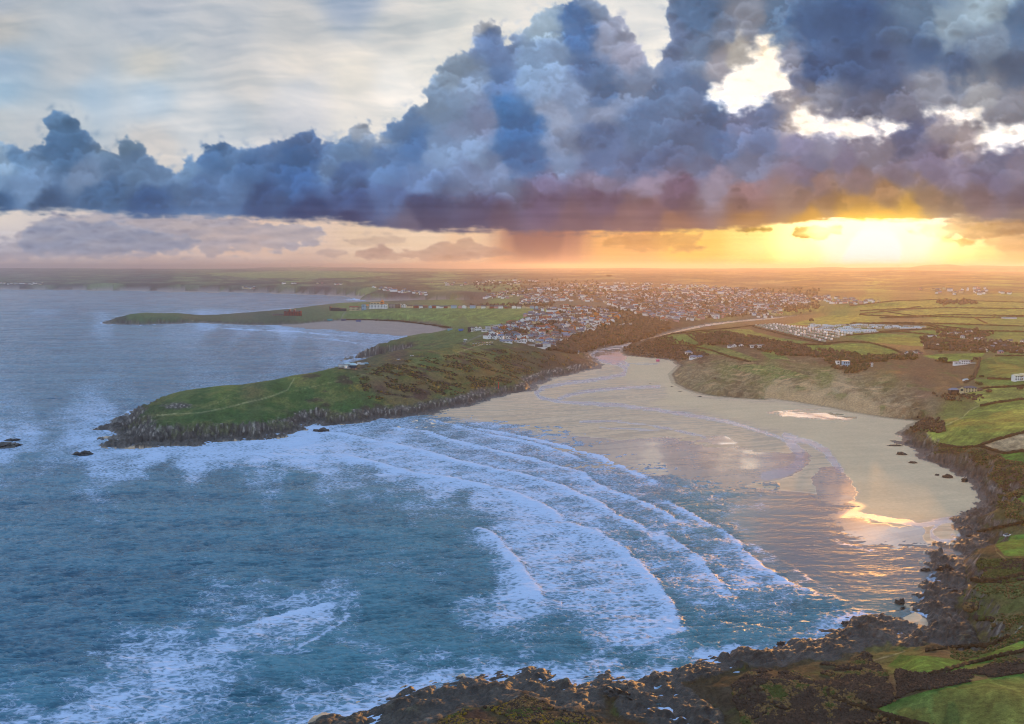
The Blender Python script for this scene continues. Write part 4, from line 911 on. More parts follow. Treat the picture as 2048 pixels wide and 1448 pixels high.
# ---------------------------------------------------------------- the sea
FOAM = [  # px, py, how much foam lies on the water
(0,600,0.0),(300,620,0.0),(100,700,0.02),(500,700,0.0),(300,760,0.05),(100,800,0.08),(150,700,0.0),(40,840,0.30),(200,830,0.45),(240,800,.2),(180,850,.45),(120,850,.30),(60,880,0.5),(0,900,0.5),(180,890,0.6),(150,920,0.35),(60,930,0.2),(200,915,.5),(0,960,.22),(120,960,0.08),
(300,915,0.62),(400,905,0.68),(450,912,0.55),(520,895,0.72),(600,885,0.78),(680,865,.70),(760,860,0.62),(850,846,0.42),(900,855,.35),(330,950,0.12),(450,960,0.06),(550,940,0.30),(640,935,0.62),(620,960,.15),(700,955,0.50),(700,905,0.92),(620,915,.75),(780,935,0.80),(780,900,.86),(850,960,0.78),(850,915,.82),(760,980,.30),(820,990,.45),(920,1000,0.35),(900,965,.85),(950,990,.8),
(950,940,0.80),(960,975,.86),(1050,1000,0.88),(1080,970,.72),(1000,1010,.85),(1040,1030,.9),(900,870,0.55),(950,880,0.62),(960,910,.60),(1050,900,0.55),(1050,930,.60),(1150,940,0.50),(1160,970,.66),(1200,980,.62),(1250,985,0.45),(1330,1000,.34),(1250,1040,0.50),(1180,1020,.76),(1350,1040,0.42),(1400,1010,.28),(1480,990,.22),(1520,1000,.30),(1440,1020,.35),
(940,1030,.40),(960,1060,0.45),(1000,1040,.72),(1000,1075,0.68),(930,1050,.12),(1100,1080,0.86),(1100,1140,.84),(1200,1100,0.78),(1200,1160,0.74),(1150,1200,0.82),(1250,1220,.84),(1300,1200,0.86),(1250,1260,0.92),(1180,1265,.5),(1330,1250,.85),(1080,1180,.92),(1020,1210,0.80),(950,1228,0.62),(1000,1240,.80),(900,1225,.2),(1100,1240,.30),(1180,1250,.55),(1150,1290,.05),(1400,1270,.08),
(880,1080,.08),(850,1120,0.16),(800,1135,0.32),(740,1140,0.26),(880,1130,.3),(700,1095,.12),(780,1060,.12),(900,1180,.04),(800,1180,.05),(950,1140,.04),
(1330,1130,.52),(1380,1180,.55),(1420,1220,.45),(1400,1140,.6),(1380,1090,.42),(1450,1100,.55),(1500,1160,.66),(1560,1190,.5),(1600,1185,.35),(1450,1160,.6),(1330,1080,.5),(1420,1060,.3),(1440,1040,.32),(1480,1230,.35),(1400,1250,.25),(1500,1210,.4),(1290,1060,.5),(1360,1220,.2),(1650,1230,.08),
(1550,1060,0.0),(1600,1120,0.0),(1700,1150,0),(1560,1030,.02),(1700,1060,0),(1650,1000,0),(1800,1150,0),(1750,1200,.02),(1620,1200,.12),(1700,1230,.08),(1600,1250,.08),(1500,1260,.05),(1450,1290,.1),
(1400,1310,0.28),(1300,1345,0.25),(1500,1296,.35),(1560,1288,.35),(1620,1270,.45),(1670,1255,.65),(1680,1240,.55),(1290,1360,.42),(1200,1340,.45),(1080,1338,.45),(1250,1330,.12),(980,1345,.50),(900,1360,0.52),(1100,1310,.12),(1340,1400,.12),
(820,1385,0.50),(750,1405,.55),(700,1425,.62),(640,1400,.45),(600,1440,.50),(560,1400,.20),(850,1330,.28),(760,1310,.30),(700,1330,.12),(780,1290,.16),(650,1360,.18),(900,1280,.02),(1000,1290,.0),(1000,1320,.16),
(680,1210,.62),(660,1230,.66),(690,1240,.5),(600,1230,.50),(560,1245,.45),(500,1240,.30),(520,1270,.45),(620,1260,.45),(450,1290,.48),(400,1310,.50),(330,1330,.55),(250,1370,.52),(280,1340,.42),(200,1400,.50),(120,1430,.50),(60,1440,.4),(350,1380,.55),(420,1350,.45),(300,1420,.5),(480,1320,.30),(200,1330,.22),(100,1400,.12),(120,1330,.10),(380,1420,.40),(480,1420,.25),(420,1270,.16),(480,1380,.18),(560,1330,.05),(640,1300,.03),
(750,1080,.05),(700,1040,.05),(600,1010,.04),(300,1000,.02),(500,1100,.0),(300,1100,.0),(100,1050,.02),(100,1150,.0),(300,1200,0),(600,1150,.0),(50,1250,.0),(150,1270,.02),(30,1020,.06),(450,1010,.01),(750,1200,.05),(780,1240,.02),(850,1240,.0),
(680,745,.45),(660,735,.4),(690,730,.5),(640,745,.05),(620,700,.1),(550,680,.2),(700,690,.38),(760,670,.55),(800,668,.6),(650,665,.5),(700,660,.62),(560,660,.5),(480,656,.35),(420,651,.5),(350,652,.3),(300,654,.2),(200,652,.35),(160,652,.1),(430,670,.08),(250,655,.1),(870,672,.5),(640,680,.3),
(860,608,.6),(800,607,.45),(740,606,.15),(930,610,.6),(690,594,.4),(640,592,.55),(560,589,.6),(480,586,.55),(300,583,.4),(100,580.5,.45),(0,579.5,.3),(500,594,.05),(650,600,.03),(300,590,0),(700,608,.05)]
FRONTS = [  # breaking or rolling crests: line, height, foam on the line
([(680,908),(740,922),(790,935),(830,946),(900,956),(960,968),(1020,982),(1080,1008),(1112,1028),(1128,1042)],1.3,1.0),
([(640,862),(690,868),(730,878),(780,886),(850,902),(920,922),(990,938),(1056,952),(1120,970),(1160,990),(1200,1006),(1236,1034),(1270,1046),(1300,1062)],1.2,.9),
([(770,852),(850,862),(920,884),(1000,902),(1060,916),(1110,930),(1150,940),(1172,948),(1180,960),(1230,985),(1280,1002),(1320,1020),(1360,1042)],.8,.7),
([(860,838),(910,850),(980,868),(1060,884),(1130,904),(1170,922)],.5,.5),([(900,846),(960,858),(1040,870),(1130,892),(1200,912),(1280,948),(1330,972)],.35,.75),
([(1110,1046),(1150,1050),(1190,1062),(1240,1092),(1280,1130),(1310,1160),(1326,1186),(1340,1205),(1356,1232),(1352,1256)],1.3,1.0),
([(1320,1062),(1345,1080),(1380,1100),(1410,1130),(1440,1165),(1462,1188),(1468,1208)],.8,.6),
([(1300,1060),(1340,1090),(1380,1110),(1420,1140),(1444,1170)],.4,.4),([(1330,1000),(1370,1020),(1420,1048),(1460,1070),(1490,1100),(1520,1130),(1580,1165),(1640,1190)],.6,.75),([(1400,1035),(1440,1055),(1480,1085),(1490,1095)],.4,.5),
([(935,1052),(970,1062),(992,1072),(1005,1090),(1020,1108),(1040,1130),(1058,1160),(1078,1185),(1084,1200)],1.6,1.0),
([(870,1035),(905,1045),(935,1052)],1.2,.1),([(380,926),(440,928),(500,934),(540,936),(580,944),(630,958)],2.2,.05),([(180,935),(250,937),(310,944),(350,956)],1.8,.0),([(380,985),(440,988),(480,1000),(540,1012)],1.4,.0),([(30,1010),(110,1020),(160,1032),(220,1030)],1.2,0),
([(500,905),(600,912),(680,908)],.8,.6),([(660,1208),(690,1214),(696,1228),(680,1250),(640,1275),(590,1300)],.15,.6),([(470,1258),(560,1228),(640,1208),(680,1206)],.15,.5),([(1660,1070),(1680,1085),(1720,1095),(1770,1105)],.15,.6),
([(10,1330),(80,1320),(140,1312)],.0,.25),([(560,660),(640,668),(700,672)],1.0,.6),([(600,672),(680,680),(740,690)],1.0,.4),([(420,655),(520,660),(600,664)],.8,.7),([(0,661),(60,662),(160,666)],1.6,.0),([(380,682),(460,686),(500,684)],1.2,.0),([(1500,1085),(1560,1120),(1640,1170)],.2,.3)]
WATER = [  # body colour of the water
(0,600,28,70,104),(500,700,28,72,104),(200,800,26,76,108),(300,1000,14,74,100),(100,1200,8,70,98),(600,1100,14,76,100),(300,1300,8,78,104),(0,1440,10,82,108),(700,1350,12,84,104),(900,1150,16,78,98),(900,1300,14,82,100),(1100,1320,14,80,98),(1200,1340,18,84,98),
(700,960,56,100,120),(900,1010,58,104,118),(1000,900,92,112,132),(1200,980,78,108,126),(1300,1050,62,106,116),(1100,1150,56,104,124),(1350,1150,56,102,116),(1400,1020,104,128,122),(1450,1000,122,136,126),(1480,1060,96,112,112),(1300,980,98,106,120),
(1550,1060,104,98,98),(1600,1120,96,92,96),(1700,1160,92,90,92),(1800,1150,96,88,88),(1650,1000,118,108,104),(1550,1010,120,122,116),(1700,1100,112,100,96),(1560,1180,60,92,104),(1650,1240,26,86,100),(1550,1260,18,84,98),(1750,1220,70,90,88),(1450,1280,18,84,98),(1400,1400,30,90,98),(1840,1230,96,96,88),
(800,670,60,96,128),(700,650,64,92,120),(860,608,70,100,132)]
sgx = axis_fine(-60, 2110, 1.75, -5200, 7200, 26)
sgy = np.concatenate([[560, 572], np.arange(575.5, 660, 0.9), np.arange(660, 860, 1.3), np.arange(860, 1510, 1.75), 1510 + (np.linspace(0, 1, 22)[1:] ** 2) * 4200])[::-1]
SX, SY = np.meshgrid(sgx, sgy)
WX, WY = ground(SX, SY)
WD = np.hypot(WX, WY)
# land height under each sea point, for depth and for leaving out what lies inland
def sample(A, X, Y):
    qx, qy = to_px(X, Y, np.zeros_like(X))
    jx = np.clip(np.interp(qx, gx, np.arange(len(gx))), 0, len(gx) - 1.001)
    iy = np.interp(-qy, -gy, np.arange(len(gy)))
    iy = np.clip(iy, 0, len(gy) - 1.001)
    i0 = iy.astype(int); j0 = jx.astype(int); fi = iy - i0; fj = jx - j0
    return (A[i0, j0] * (1 - fj) + A[i0, j0 + 1] * fj) * (1 - fi) + (A[i0 + 1, j0] * (1 - fj) + A[i0 + 1, j0 + 1] * fj) * fi
bed = sample(LZ, WX, WY); ddw = sample(Ldd, WX, WY)
px = SX.astype(np.float32); py = SY.astype(np.float32)
wsc = sstep(640, 900, py); wxp = px + (16 + 34 * wsc) * fbm(px / 80, py / 46, 5, 801); wyp = py + (5 + 19 * wsc) * fbm(px / 80, py / 40, 5, 802)
fo = coarse(lambda a, b: _sh0(a, b, FOAM, 13.0, 1.9), wxp, wyp, 2)[..., 0]
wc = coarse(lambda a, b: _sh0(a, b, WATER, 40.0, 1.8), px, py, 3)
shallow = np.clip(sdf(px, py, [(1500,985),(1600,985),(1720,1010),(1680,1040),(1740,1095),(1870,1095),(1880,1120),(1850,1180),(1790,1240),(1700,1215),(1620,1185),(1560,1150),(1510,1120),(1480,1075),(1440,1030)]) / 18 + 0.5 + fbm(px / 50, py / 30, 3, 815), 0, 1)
shallow = np.maximum(shallow, (sstep(-38, -12, sample(Lds, WX, WY)) * (px > 1560) * (py < 1180)).astype(np.float32))
edge_far = sstep(-130, -15, ddw) * (WD > 2700) * 0.95
band = np.zeros_like(px); near_front = np.zeros_like(px); zf = np.zeros_like(px)
for line, hgt, fw in FRONTS:
    P = np.array(line, float)
    bb = (px > P[:, 0].min() - 40) & (px < P[:, 0].max() + 40) & (py > P[:, 1].min() - 40) & (py < P[:, 1].max() + 40)
    L = gp(line); wxw = WX[bb] + 1.8 * fbm(WX[bb] / 14, WY[bb] / 14, 4, 820); wyw = WY[bb] + 2.2 * fbm(WX[bb] / 14, WY[bb] / 14, 4, 821)
    dist = polydist(wxw, wyw, L, False)
    # the shoreward side is the one that rises above the line in the picture
    ly = np.interp(px[bb], P[:, 0], P[:, 1])
    front_side = (py[bb] < ly)
    wid = np.where(front_side, 1.6, 6.0) * (0.6 + 0.5 * hgt)
    dm = WD[bb] / 600
    e0 = np.minimum(np.hypot(px[bb] - P[0, 0], (py[bb] - P[0, 1]) * 2), np.hypot(px[bb] - P[-1, 0], (py[bb] - P[-1, 1]) * 2))
    fade = sstep(0, 30, e0)
    zf[bb] = np.maximum(zf[bb], 0.62 * hgt * np.exp(-(dist / wid) ** 2) * fade)
    fw2 = np.exp(-(dist / (np.where(front_side, 0.9, 3.0) * (0.7 + dm))) ** 2)
    if fw >= 0.5:
        bd = np.where(front_side, -0.20 * np.exp(-(dist / 5.0) ** 2), 0.18 * np.exp(-dist / 9.0)) * fade
        band[bb] = np.where(np.abs(bd) > np.abs(band[bb]), bd, band[bb])
    near_front[bb] = np.maximum(near_front[bb], fw * fw2 * (0.4 + 0.6 * fade))
# surf on the rocks
surf_n = fbm(WX / 16, WY / 16, 4, 830)
edge_f = sstep(-16, 0, ddw + surf_n * 14) * (0.62 + 0.5 * surf_n) * (1 - shallow) * (bed < 0.2) * (WD < 3200)
fo = fo * (1 - sstep(625, 610, py) * (px < 715))
fo = np.maximum(fo, edge_far)
fo = np.clip(np.maximum(fo, 1.15 * edge_f * sstep(-20, -4, ddw)), 0, 1)
fo = fo + 0.30 * fbm(px / 64 + 0.3 * py / 20, py / 15, 5, 860) * sstep(0.04, 0.25, fo) * sstep(800, 860, py)
surfz = sstep(600, 700, px) * sstep(1295, 1270, py)
fo = fo * (lerp(1.12, 0.74, surfz) + 0.45 * fbm((WX + 0.5 * WY) / 34, (WY - 0.5 * WX) / 13, 5, 835)) + band * sstep(0.1, 0.4, fo) * np.clip(0.8 + 1.6 * fbm(WX / 40, WY / 40, 4, 836), 0, 1.3) + near_front * np.clip(0.55 + 1.2 * fbm(WX / 18, WY / 18, 4, 837), 0.05, 0.9)
sw = np.clip(1 - shallow, 0, 1)
def waves(X, Y, ang, la, lw, seed, sharp=True):
    c, s = math.cos(ang), math.sin(ang)
    u = X * c + Y * s; v = -X * s + Y * c
    n = perlin(u / la, (v + 0.35 * lw * perlin(u / la * 0.7, v / la, seed + 5)) / lw, seed)
    return (1 - np.abs(n) * 2.0 - 0.4) if sharp else n
amp_far = sstep(400, 2500, WD)
foamy = sstep(0.25, 0.7, fo)
wz = 0.80 * waves(WX, WY, 0.10, 95, 26, 840, False) + 0.46 * waves(WX, WY, -0.16, 42, 12, 841, False)
wz = wz + 0.85 * waves(WX, WY, 0.22, 17, 5.2, 842) * (1 - 0.5 * foamy) + 0.42 * waves(WX, WY, -0.3, 7.0, 2.4, 843) + 0.16 * waves(WX, WY, 0.3, 3.6, 1.3, 844) * (WD < 700)
wz = wz + amp_far * (1.6 * waves(WX, WY, 0.05, 260, 60, 845, False) + 1.6 * waves(WX, WY, -0.1, 90, 22, 846) + 2.2 * waves(WX, WY, 0.02, 300, 90, 847) * sstep(2000, 3500, WD))
wz = wz * lerp(0.10, 1.0, sw) * np.clip(1.0 - 0.6 * foamy, 0.3, 1) * sstep(3, -12, ddw + (bed > 0) * 3) 
rip = 0.055 * waves(WX, WY, -0.25, 9, 2.3, 850) + 0.035 * waves(WX, WY, 0.7, 6, 1.9, 851)
wz = wz + rip * (1 - sw) + zf
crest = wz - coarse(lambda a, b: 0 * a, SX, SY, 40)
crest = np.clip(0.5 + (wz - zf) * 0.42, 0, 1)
wz = np.where(WD < 150, 0, wz)
keep = (np.minimum(np.minimum(bed[:-1, :-1], bed[1:, :-1]), np.minimum(bed[:-1, 1:], bed[1:, 1:])) < 0.5) & (WD[:-1, :-1] < 40000)
keep &= ~((WD[:-1, :-1] > 6500) & (ddw[:-1, :-1] > 20))
deep = sstep(290, 220, wc.sum(-1))[..., None]
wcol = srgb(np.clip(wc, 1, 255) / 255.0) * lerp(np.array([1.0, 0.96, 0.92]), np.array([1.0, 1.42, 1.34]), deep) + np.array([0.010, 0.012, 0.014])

def sea_material():
    t = NT('sea_water'); p = t.pos()
    foam = t.attr('foam'); wcol_ = t.attr('wcol', 'Color'); sh = t.attr('shallow')
    # lace of foam: two stretched noises cut by how much foam lies there
    mp = t.n('Mapping'); mp.inputs['Rotation'].default_value = (0, 0, -0.18); mp.inputs['Scale'].default_value = (0.55, 1.0, 1.0); t.l(p, mp.inputs[0])
    wn_ = t.n('TexNoise'); wn_.inputs['Scale'].default_value = 0.14; wn_.inputs['Detail'].default_value = 3; t.l(mp.outputs[0], wn_.inputs['Vector'])
    vm = t.n('VectorMath', operation='MULTIPLY_ADD'); t.l(wn_.outputs['Color'], vm.inputs[0]); vm.inputs[1].default_value = (7, 7, 0); t.l(mp.outputs[0], vm.inputs[2])
    vo = t.n('TexVoronoi', feature='DISTANCE_TO_EDGE'); vo.inputs['Scale'].default_value = 0.42; vo.inputs['Detail'].default_value = 1.5; t.l(vm.outputs[0], vo.inputs['Vector'])
    lace = t.ramp(vo.outputs['Distance'], 0.0, 0.30, 1.0, 0.0)
    nA = t.noise(vm.outputs[0], 0.80, 6, 0.68); nB = t.noise(vm.outputs[0], 2.6, 4, 0.65)
    v = t.math('ADD', t.math('MULTIPLY', lace, 0.42), t.math('MULTIPLY', nA, 0.80))
    v = t.math('ADD', v, t.math('MULTIPLY', nB, 0.36))          # about 0.3 .. 1.2, mean .7
    thr = t.math('MULTIPLY_ADD', foam, -0.68, 1.20)
    dlt = t.math('SUBTRACT', v, thr)
    f = t.ramp(dlt, -0.10, 0.22)
    f = t.math('MINIMUM', f, 1.0)
    haze_f = t.math('MULTIPLY', t.ramp(foam, 0.15, 0.75), 0.66)          # aerated water under the foam
    # light and shade of the chop painted into the colour by noise and height
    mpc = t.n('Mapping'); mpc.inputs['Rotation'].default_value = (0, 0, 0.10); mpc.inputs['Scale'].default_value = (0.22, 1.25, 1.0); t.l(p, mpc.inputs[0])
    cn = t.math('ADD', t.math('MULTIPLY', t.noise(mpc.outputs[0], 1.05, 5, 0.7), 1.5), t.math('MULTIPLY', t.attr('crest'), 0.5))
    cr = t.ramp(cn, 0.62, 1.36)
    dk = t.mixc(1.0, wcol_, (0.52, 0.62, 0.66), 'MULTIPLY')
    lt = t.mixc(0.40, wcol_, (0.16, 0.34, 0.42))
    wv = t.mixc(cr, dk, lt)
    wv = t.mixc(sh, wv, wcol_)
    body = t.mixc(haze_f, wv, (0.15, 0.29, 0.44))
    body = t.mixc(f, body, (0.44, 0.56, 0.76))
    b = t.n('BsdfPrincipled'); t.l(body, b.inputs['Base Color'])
    b.inputs['IOR'].default_value = 1.33
    t.l(t.math('ADD', t.math('MULTIPLY_ADD', f, 0.55, 0.16), t.math('MULTIPLY', sh, -0.08)), b.inputs['Roughness'])
    t.l(t.math('MULTIPLY_ADD', f, -0.4, 0.55), b.inputs['Specular IOR Level'])
    mp2 = t.n('Mapping'); mp2.inputs['Rotation'].default_value = (0, 0, 0.12); mp2.inputs['Scale'].default_value = (0.4, 1.0, 1.0); t.l(p, mp2.inputs[0])
    h = t.math('ADD', t.math('MULTIPLY', t.noise(mp2.outputs[0], 0.55, 4, 0.6), 1.0), t.math('MULTIPLY', t.noise(mp2.outputs[0], 0.10, 3, 0.6), 3.2))
    h = t.math('ADD', h, t.math('MULTIPLY', t.noise(mp2.outputs[0], 0.022, 3, 0.65), 9.0))
    h = t.math('ADD', h, t.math('MULTIPLY', f, 0.18))
    bp = t.n('Bump'); bp.inputs['Distance'].default_value = 1.3; t.l(t.math('MULTIPLY_ADD', sh, -0.74, 0.95), bp.inputs['Strength'])
    t.l(h, bp.inputs['Height']); t.l(bp.outputs[0], b.inputs['Normal'])
    return t.out(b.outputs[0])
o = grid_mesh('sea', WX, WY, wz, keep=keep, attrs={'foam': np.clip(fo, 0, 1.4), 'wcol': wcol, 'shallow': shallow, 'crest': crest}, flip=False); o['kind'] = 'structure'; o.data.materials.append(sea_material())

# ---------------------------------------------------------------- the air
def make_haze():
    x0, x1, y0, y1, z0, z1 = -41000, 41000, -9000, 40500, -6.0, 226.0
    me = bpy.data.meshes.new('haze')
    me.from_pydata([(x0, y0, z0), (x1, y0, z0), (x1, y1, z0), (x0, y1, z0), (x0, y0, z1), (x1, y0, z1), (x1, y1, z1), (x0, y1, z1)], [], [(3, 2, 1, 0), (4, 5, 6, 7), (0, 1, 5, 4), (1, 2, 6, 5), (2, 3, 7, 6), (3, 0, 4, 7)])
    o = link(bpy.data.objects.new('haze', me)); o['kind'] = 'stuff'
    m = bpy.data.materials.new('haze'); m.use_nodes = True; t = m.node_tree; t.nodes.clear()
    pv = t.nodes.new('ShaderNodeVolumePrincipled'); pv.inputs['Color'].default_value = (0.74, 0.68, 0.72, 1)
    pv.inputs['Density'].default_value = 0.000077; pv.inputs['Anisotropy'].default_value = 0.80
    out = t.nodes.new('ShaderNodeOutputMaterial'); t.links.new(pv.outputs[0], out.inputs['Volume'])
    m.cycles.homogeneous_volume = True
    me.materials.append(m)
make_haze()
# ---------------------------------------------------------------- things
rnd = random.Random(5)
MARKS = [(951,660,'the four-gabled terrace'),(990,656,'the cream tower flats'),(1012,684,'the long low hall'),(1036,684,'the flat-roofed villa by the hall'),(1078,690,'the modern glass hotel'),(1130,700,'the pale blue boat house'),(1133,631,'the flats with blue balconies'),(1171,636,'the low cream flats'),(1069,634,'the square white house'),(1070,645,'the long bay-windowed block'),(1106,637,'the stepped white flats'),(1240,649,'the stepped school'),(1196,654,'the pyramid-roofed house'),(1110,659,'the wooded patch'),(1030,668,'the lower wooded patch'),(1160,664,'the top of the wooded bank'),(1050,617,'the golf course corner')]
def beside(x, y, marks=None):
    m = min(marks or MARKS, key=lambda q: (q[0] - x) ** 2 + 4 * (q[1] - y) ** 2)
    dx, dy = x - m[0], (y - m[1]) * 2
    w_ = ('right of' if dx > 0 else 'left of') if abs(dx) > abs(dy) else ('below' if dy > 0 else 'above')
    far_ = 'just ' if dx * dx + dy * dy < 300 else 'further '
    return far_ + w_ + ' ' + m[2]
def mat(name, c, rough=0.8, var=0.25, scale=0.8, spec=0.3, emit=None, metal=0.0):
    if name in bpy.data.materials: return bpy.data.materials[name]
    t = NT(name); b = t.n('BsdfPrincipled')
    lin = [float(v) for v in srgb(np.array(c, float) / 255.0)]
    n = t.noise(t.pos(), scale, 4, 0.6)
    f = t.math('MULTIPLY_ADD', n, var * 2, 1 - var)
    cc = t.n('CombineColor')
    for i in range(3): t.l(f, cc.inputs[i])
    t.l(t.mixc(1.0, tuple(lin), cc.outputs[0], 'MULTIPLY'), b.inputs['Base Color'])
    b.inputs['Roughness'].default_value = rough; b.inputs['Specular IOR Level'].default_value = spec; b.inputs['Metallic'].default_value = metal
    if emit:
        b.inputs['Emission Color'].default_value = (*emit[0], 1); b.inputs['Emission Strength'].default_value = emit[1]
    return t.out(b.outputs[0])
WH = mat('white_render', (236, 236, 232), 0.8, 0.08); CRM = mat('cream_render', (206, 190, 150), 0.8, 0.1); GRYW = mat('grey_render', (150, 150, 148), .8, .1)
BRICK = mat('red_brick', (134, 62, 44), .9, .2); WARMLIT = mat('warm_lit_render', (206, 128, 62), .8, .12); STONE = mat('brown_stone', (120, 104, 88), .9, .25); BLUEW = mat('pale_blue_render', (150, 186, 206), .8, .1); PINKW = mat('pink_render', (196, 150, 146), .8, .1)  # orange wall colour: warm light on the facades painted in
SLATE = mat('slate_roof', (74, 78, 88), .6, .2); SLATE2 = mat('grey_blue_roof', (104, 116, 134), .6, .15); REDT = mat('red_tile_roof', (138, 74, 52), .8, .2); BRNT = mat('brown_tile_roof', (96, 74, 62), .8, .2); PALER = mat('pale_metal_roof', (158, 182, 190), .45, .1); FLATR = mat('flat_grey_roof', (140, 144, 150), .8, .1)
GLASS = mat('window_glass', (30, 42, 54), .12, .1, spec=.8); LIT = mat('lit_window', (250, 190, 110), .5, .05, emit=((1.0, .55, .2), 1.1)); DARKM = mat('dark_metal', (46, 48, 52), .5, .1); WOODM = mat('brown_wood', (92, 74, 56), .8, .2)
TYRE = mat('tyre_rubber', (22, 22, 24), .9, .05)

def mesh(name, V, F, m, smooth=False):
    me = bpy.data.meshes.new(name); me.from_pydata([tuple(map(float, v)) for v in V], [], F); me.update()
    if m is not None: me.materials.append(m)
    if smooth: me.polygons.foreach_set('use_smooth', [True] * len(F))
    return me
def part(name, V, F, m, parent, smooth=False):
    o = bpy.data.objects.new(name, mesh(name, V, F, m, smooth)); link(o); o.parent = parent; return o
def tag(o, label, cat, group=None):
    o['label'] = label; o['category'] = cat
    if group: o['group'] = group
    return o
def thing(name, label, cat, loc, yaw=0.0, group=None):
    o = bpy.data.objects.new(name, None); link(o); o.location = loc; o.rotation_euler = (0, 0, yaw); o.empty_display_size = 1
    return tag(o, label, cat, group)
def boxVF(x0, x1, y0, y1, z0, z1, off=0):
    V = [(x0, y0, z0), (x1, y0, z0), (x1, y1, z0), (x0, y1, z0), (x0, y0, z1), (x1, y0, z1), (x1, y1, z1), (x0, y1, z1)]
    F = [(3, 2, 1, 0), (4, 5, 6, 7), (0, 1, 5, 4), (1, 2, 6, 5), (2, 3, 7, 6), (3, 0, 4, 7)]
    return V, [tuple(i + off for i in f) for f in F]
def join(*lst):
    V = []; F = []
    for v, f in lst:
        n = len(V); V += v; F += [tuple(i + n for i in q) for q in f]
    return V, F
def wallsVF(w, d, h, kind, rh, base=2.0):
    V, F = boxVF(-w / 2, w / 2, -d / 2, d / 2, -base, h)
    if kind == 'gable':
        V += [(-w / 2, 0, h + rh - .15), (w / 2, 0, h + rh - .15)]; F += [(4, 7, 8), (5, 9, 6)]
    if kind == 'cross':
        V += [(0, -d / 2, h + rh - .15), (0, d / 2, h + rh - .15)]; F += [(4, 5, 8), (6, 7, 9)]
    return V, F
def roofVF(w, d, h, kind, rh):
    o = min(0.5, w * .06); t = 0.25
    if kind == 'gable':
        a = [(-w / 2 - o, -d / 2 - o, h - .1), (w / 2 + o, -d / 2 - o, h - .1), (w / 2 + o, 0, h + rh), (-w / 2 - o, 0, h + rh), (w / 2 + o, d / 2 + o, h - .1), (-w / 2 - o, d / 2 + o, h - .1)]
        V = a + [(x, y, z - t) for x, y, z in a]
        return V, [(0, 1, 2, 3), (3, 2, 4, 5), (9, 8, 7, 6), (11, 10, 8, 9), (0, 6, 7, 1), (5, 4, 10, 11), (0, 3, 9, 6), (3, 5, 11, 9), (1, 7, 8, 2), (2, 8, 10, 4)]
    if kind == 'cross':
        V, F = roofVF(d, w, h, 'gable', rh)
        return [(y, -x, z) for x, y, z in V], F
    if kind == 'hip':
        r = min(w, d) / 2 * .95
        V = [(-w / 2 - o, -d / 2 - o, h), (w / 2 + o, -d / 2 - o, h), (w / 2 + o, d / 2 + o, h), (-w / 2 - o, d / 2 + o, h), (-w / 2 + r, 0, h + rh), (w / 2 - r, 0, h + rh), (-w / 2 - o, -d / 2 - o, h - t), (w / 2 + o, -d / 2 - o, h - t), (w / 2 + o, d / 2 + o, h - t), (-w / 2 - o, d / 2 + o, h - t)]
        return V, [(0, 1, 5, 4), (1, 2, 5), (2, 3, 4, 5), (3, 0, 4), (0, 6, 7, 1), (1, 7, 8, 2), (2, 8, 9, 3), (3, 9, 6, 0), (9, 8, 7, 6)]
    return boxVF(-w / 2 - .3, w / 2 + .3, -d / 2 - .3, d / 2 + .3, h + .003, h + .4)
def shift(VF, dx, dy, dz=0):
    return [(x + dx, y + dy, z + dz) for x, y, z in VF[0]], VF[1]

_win = {}
def add_windows(root, wall, cx, cy, w, d, h, cols, rows, lit=()):
    """each pane stands a hand's breadth proud of its wall"""
    k = 0
    for r in range(rows):
        for c in range(cols):
            ww = w / cols * .52; hh = h / rows * .5
            key = (round(ww, 1), round(hh, 1), k in lit)
            if key not in _win: _win[key] = mesh('window', *boxVF(-key[0] / 2, key[0] / 2, -.06, .08, 0, key[1]), LIT if k in lit else GLASS)
            o = bpy.data.objects.new('window', _win[key]); link(o); o.parent = root
            o.location = (cx - w / 2 + w * (c + .5) / cols, cy - d / 2, h * (r + .28) / rows); k += 1

def complex_building(name, label, cat, px_, py_, blocks, yaw=0.0, group=None, sink=0.0, dist=None):
    """blocks: centre dx, width, height, depth (photo px at that distance), roof kind, roof height px, wall, roof material, window columns, rows"""
    X, Y, Z = surf(px_, py_)
    s = (Y * CP + (H_CAM - Z) * SP) / FPX
    root = thing(name, label, cat, (X, Y, Z - sink), yaw, group)
    for b in blocks:
        dx, w, h, dp, kind, rh, wm, rm, cols, rows = b[:10]
        zb = b[10] if len(b) > 10 else 0.0; lit = b[11] if len(b) > 11 else ()
        dy = b[12] * s if len(b) > 12 else 0.0
        w_, h_, d_, r_, x_ = w * s, h * s, dp * s, rh * s, dx * s
        part('wall', *shift(wallsVF(w_, d_, h_, kind, r_, 3.0 if zb == 0 else 0.05), x_, dy, zb * s), wm, root)
        part('roof', *shift(roofVF(w_, d_, h_, kind, r_), x_, dy, zb * s), rm, root)
        if cols:
            n0 = len(root.children)
            add_windows(root, None, x_, dy, w_, d_, h_, cols, rows, lit)
            for ch in list(bpy.context.scene.collection.objects)[-cols * rows:]: ch.location.z += zb * s
    return root
cb = complex_building
cb('restaurant', 'white two-storey clifftop restaurant with glazed upper floor and pale hipped roof at the headland edge', 'restaurant', 697, 737,
   [(-12, 14, 5.5, 12, 'flat', .5, WH, FLATR, 6, 1, 2.6), (-1, 12, 9, 13, 'hip', 2.2, WH, PALER, 5, 2, 1.2, (1,)), (9, 16, 5.5, 13, 'hip', 4, GLASS, PALER, 7, 1, 2.2), (-2, 34, 2.6, 11, 'flat', .3, STONE, WOODM, 7, 1)])
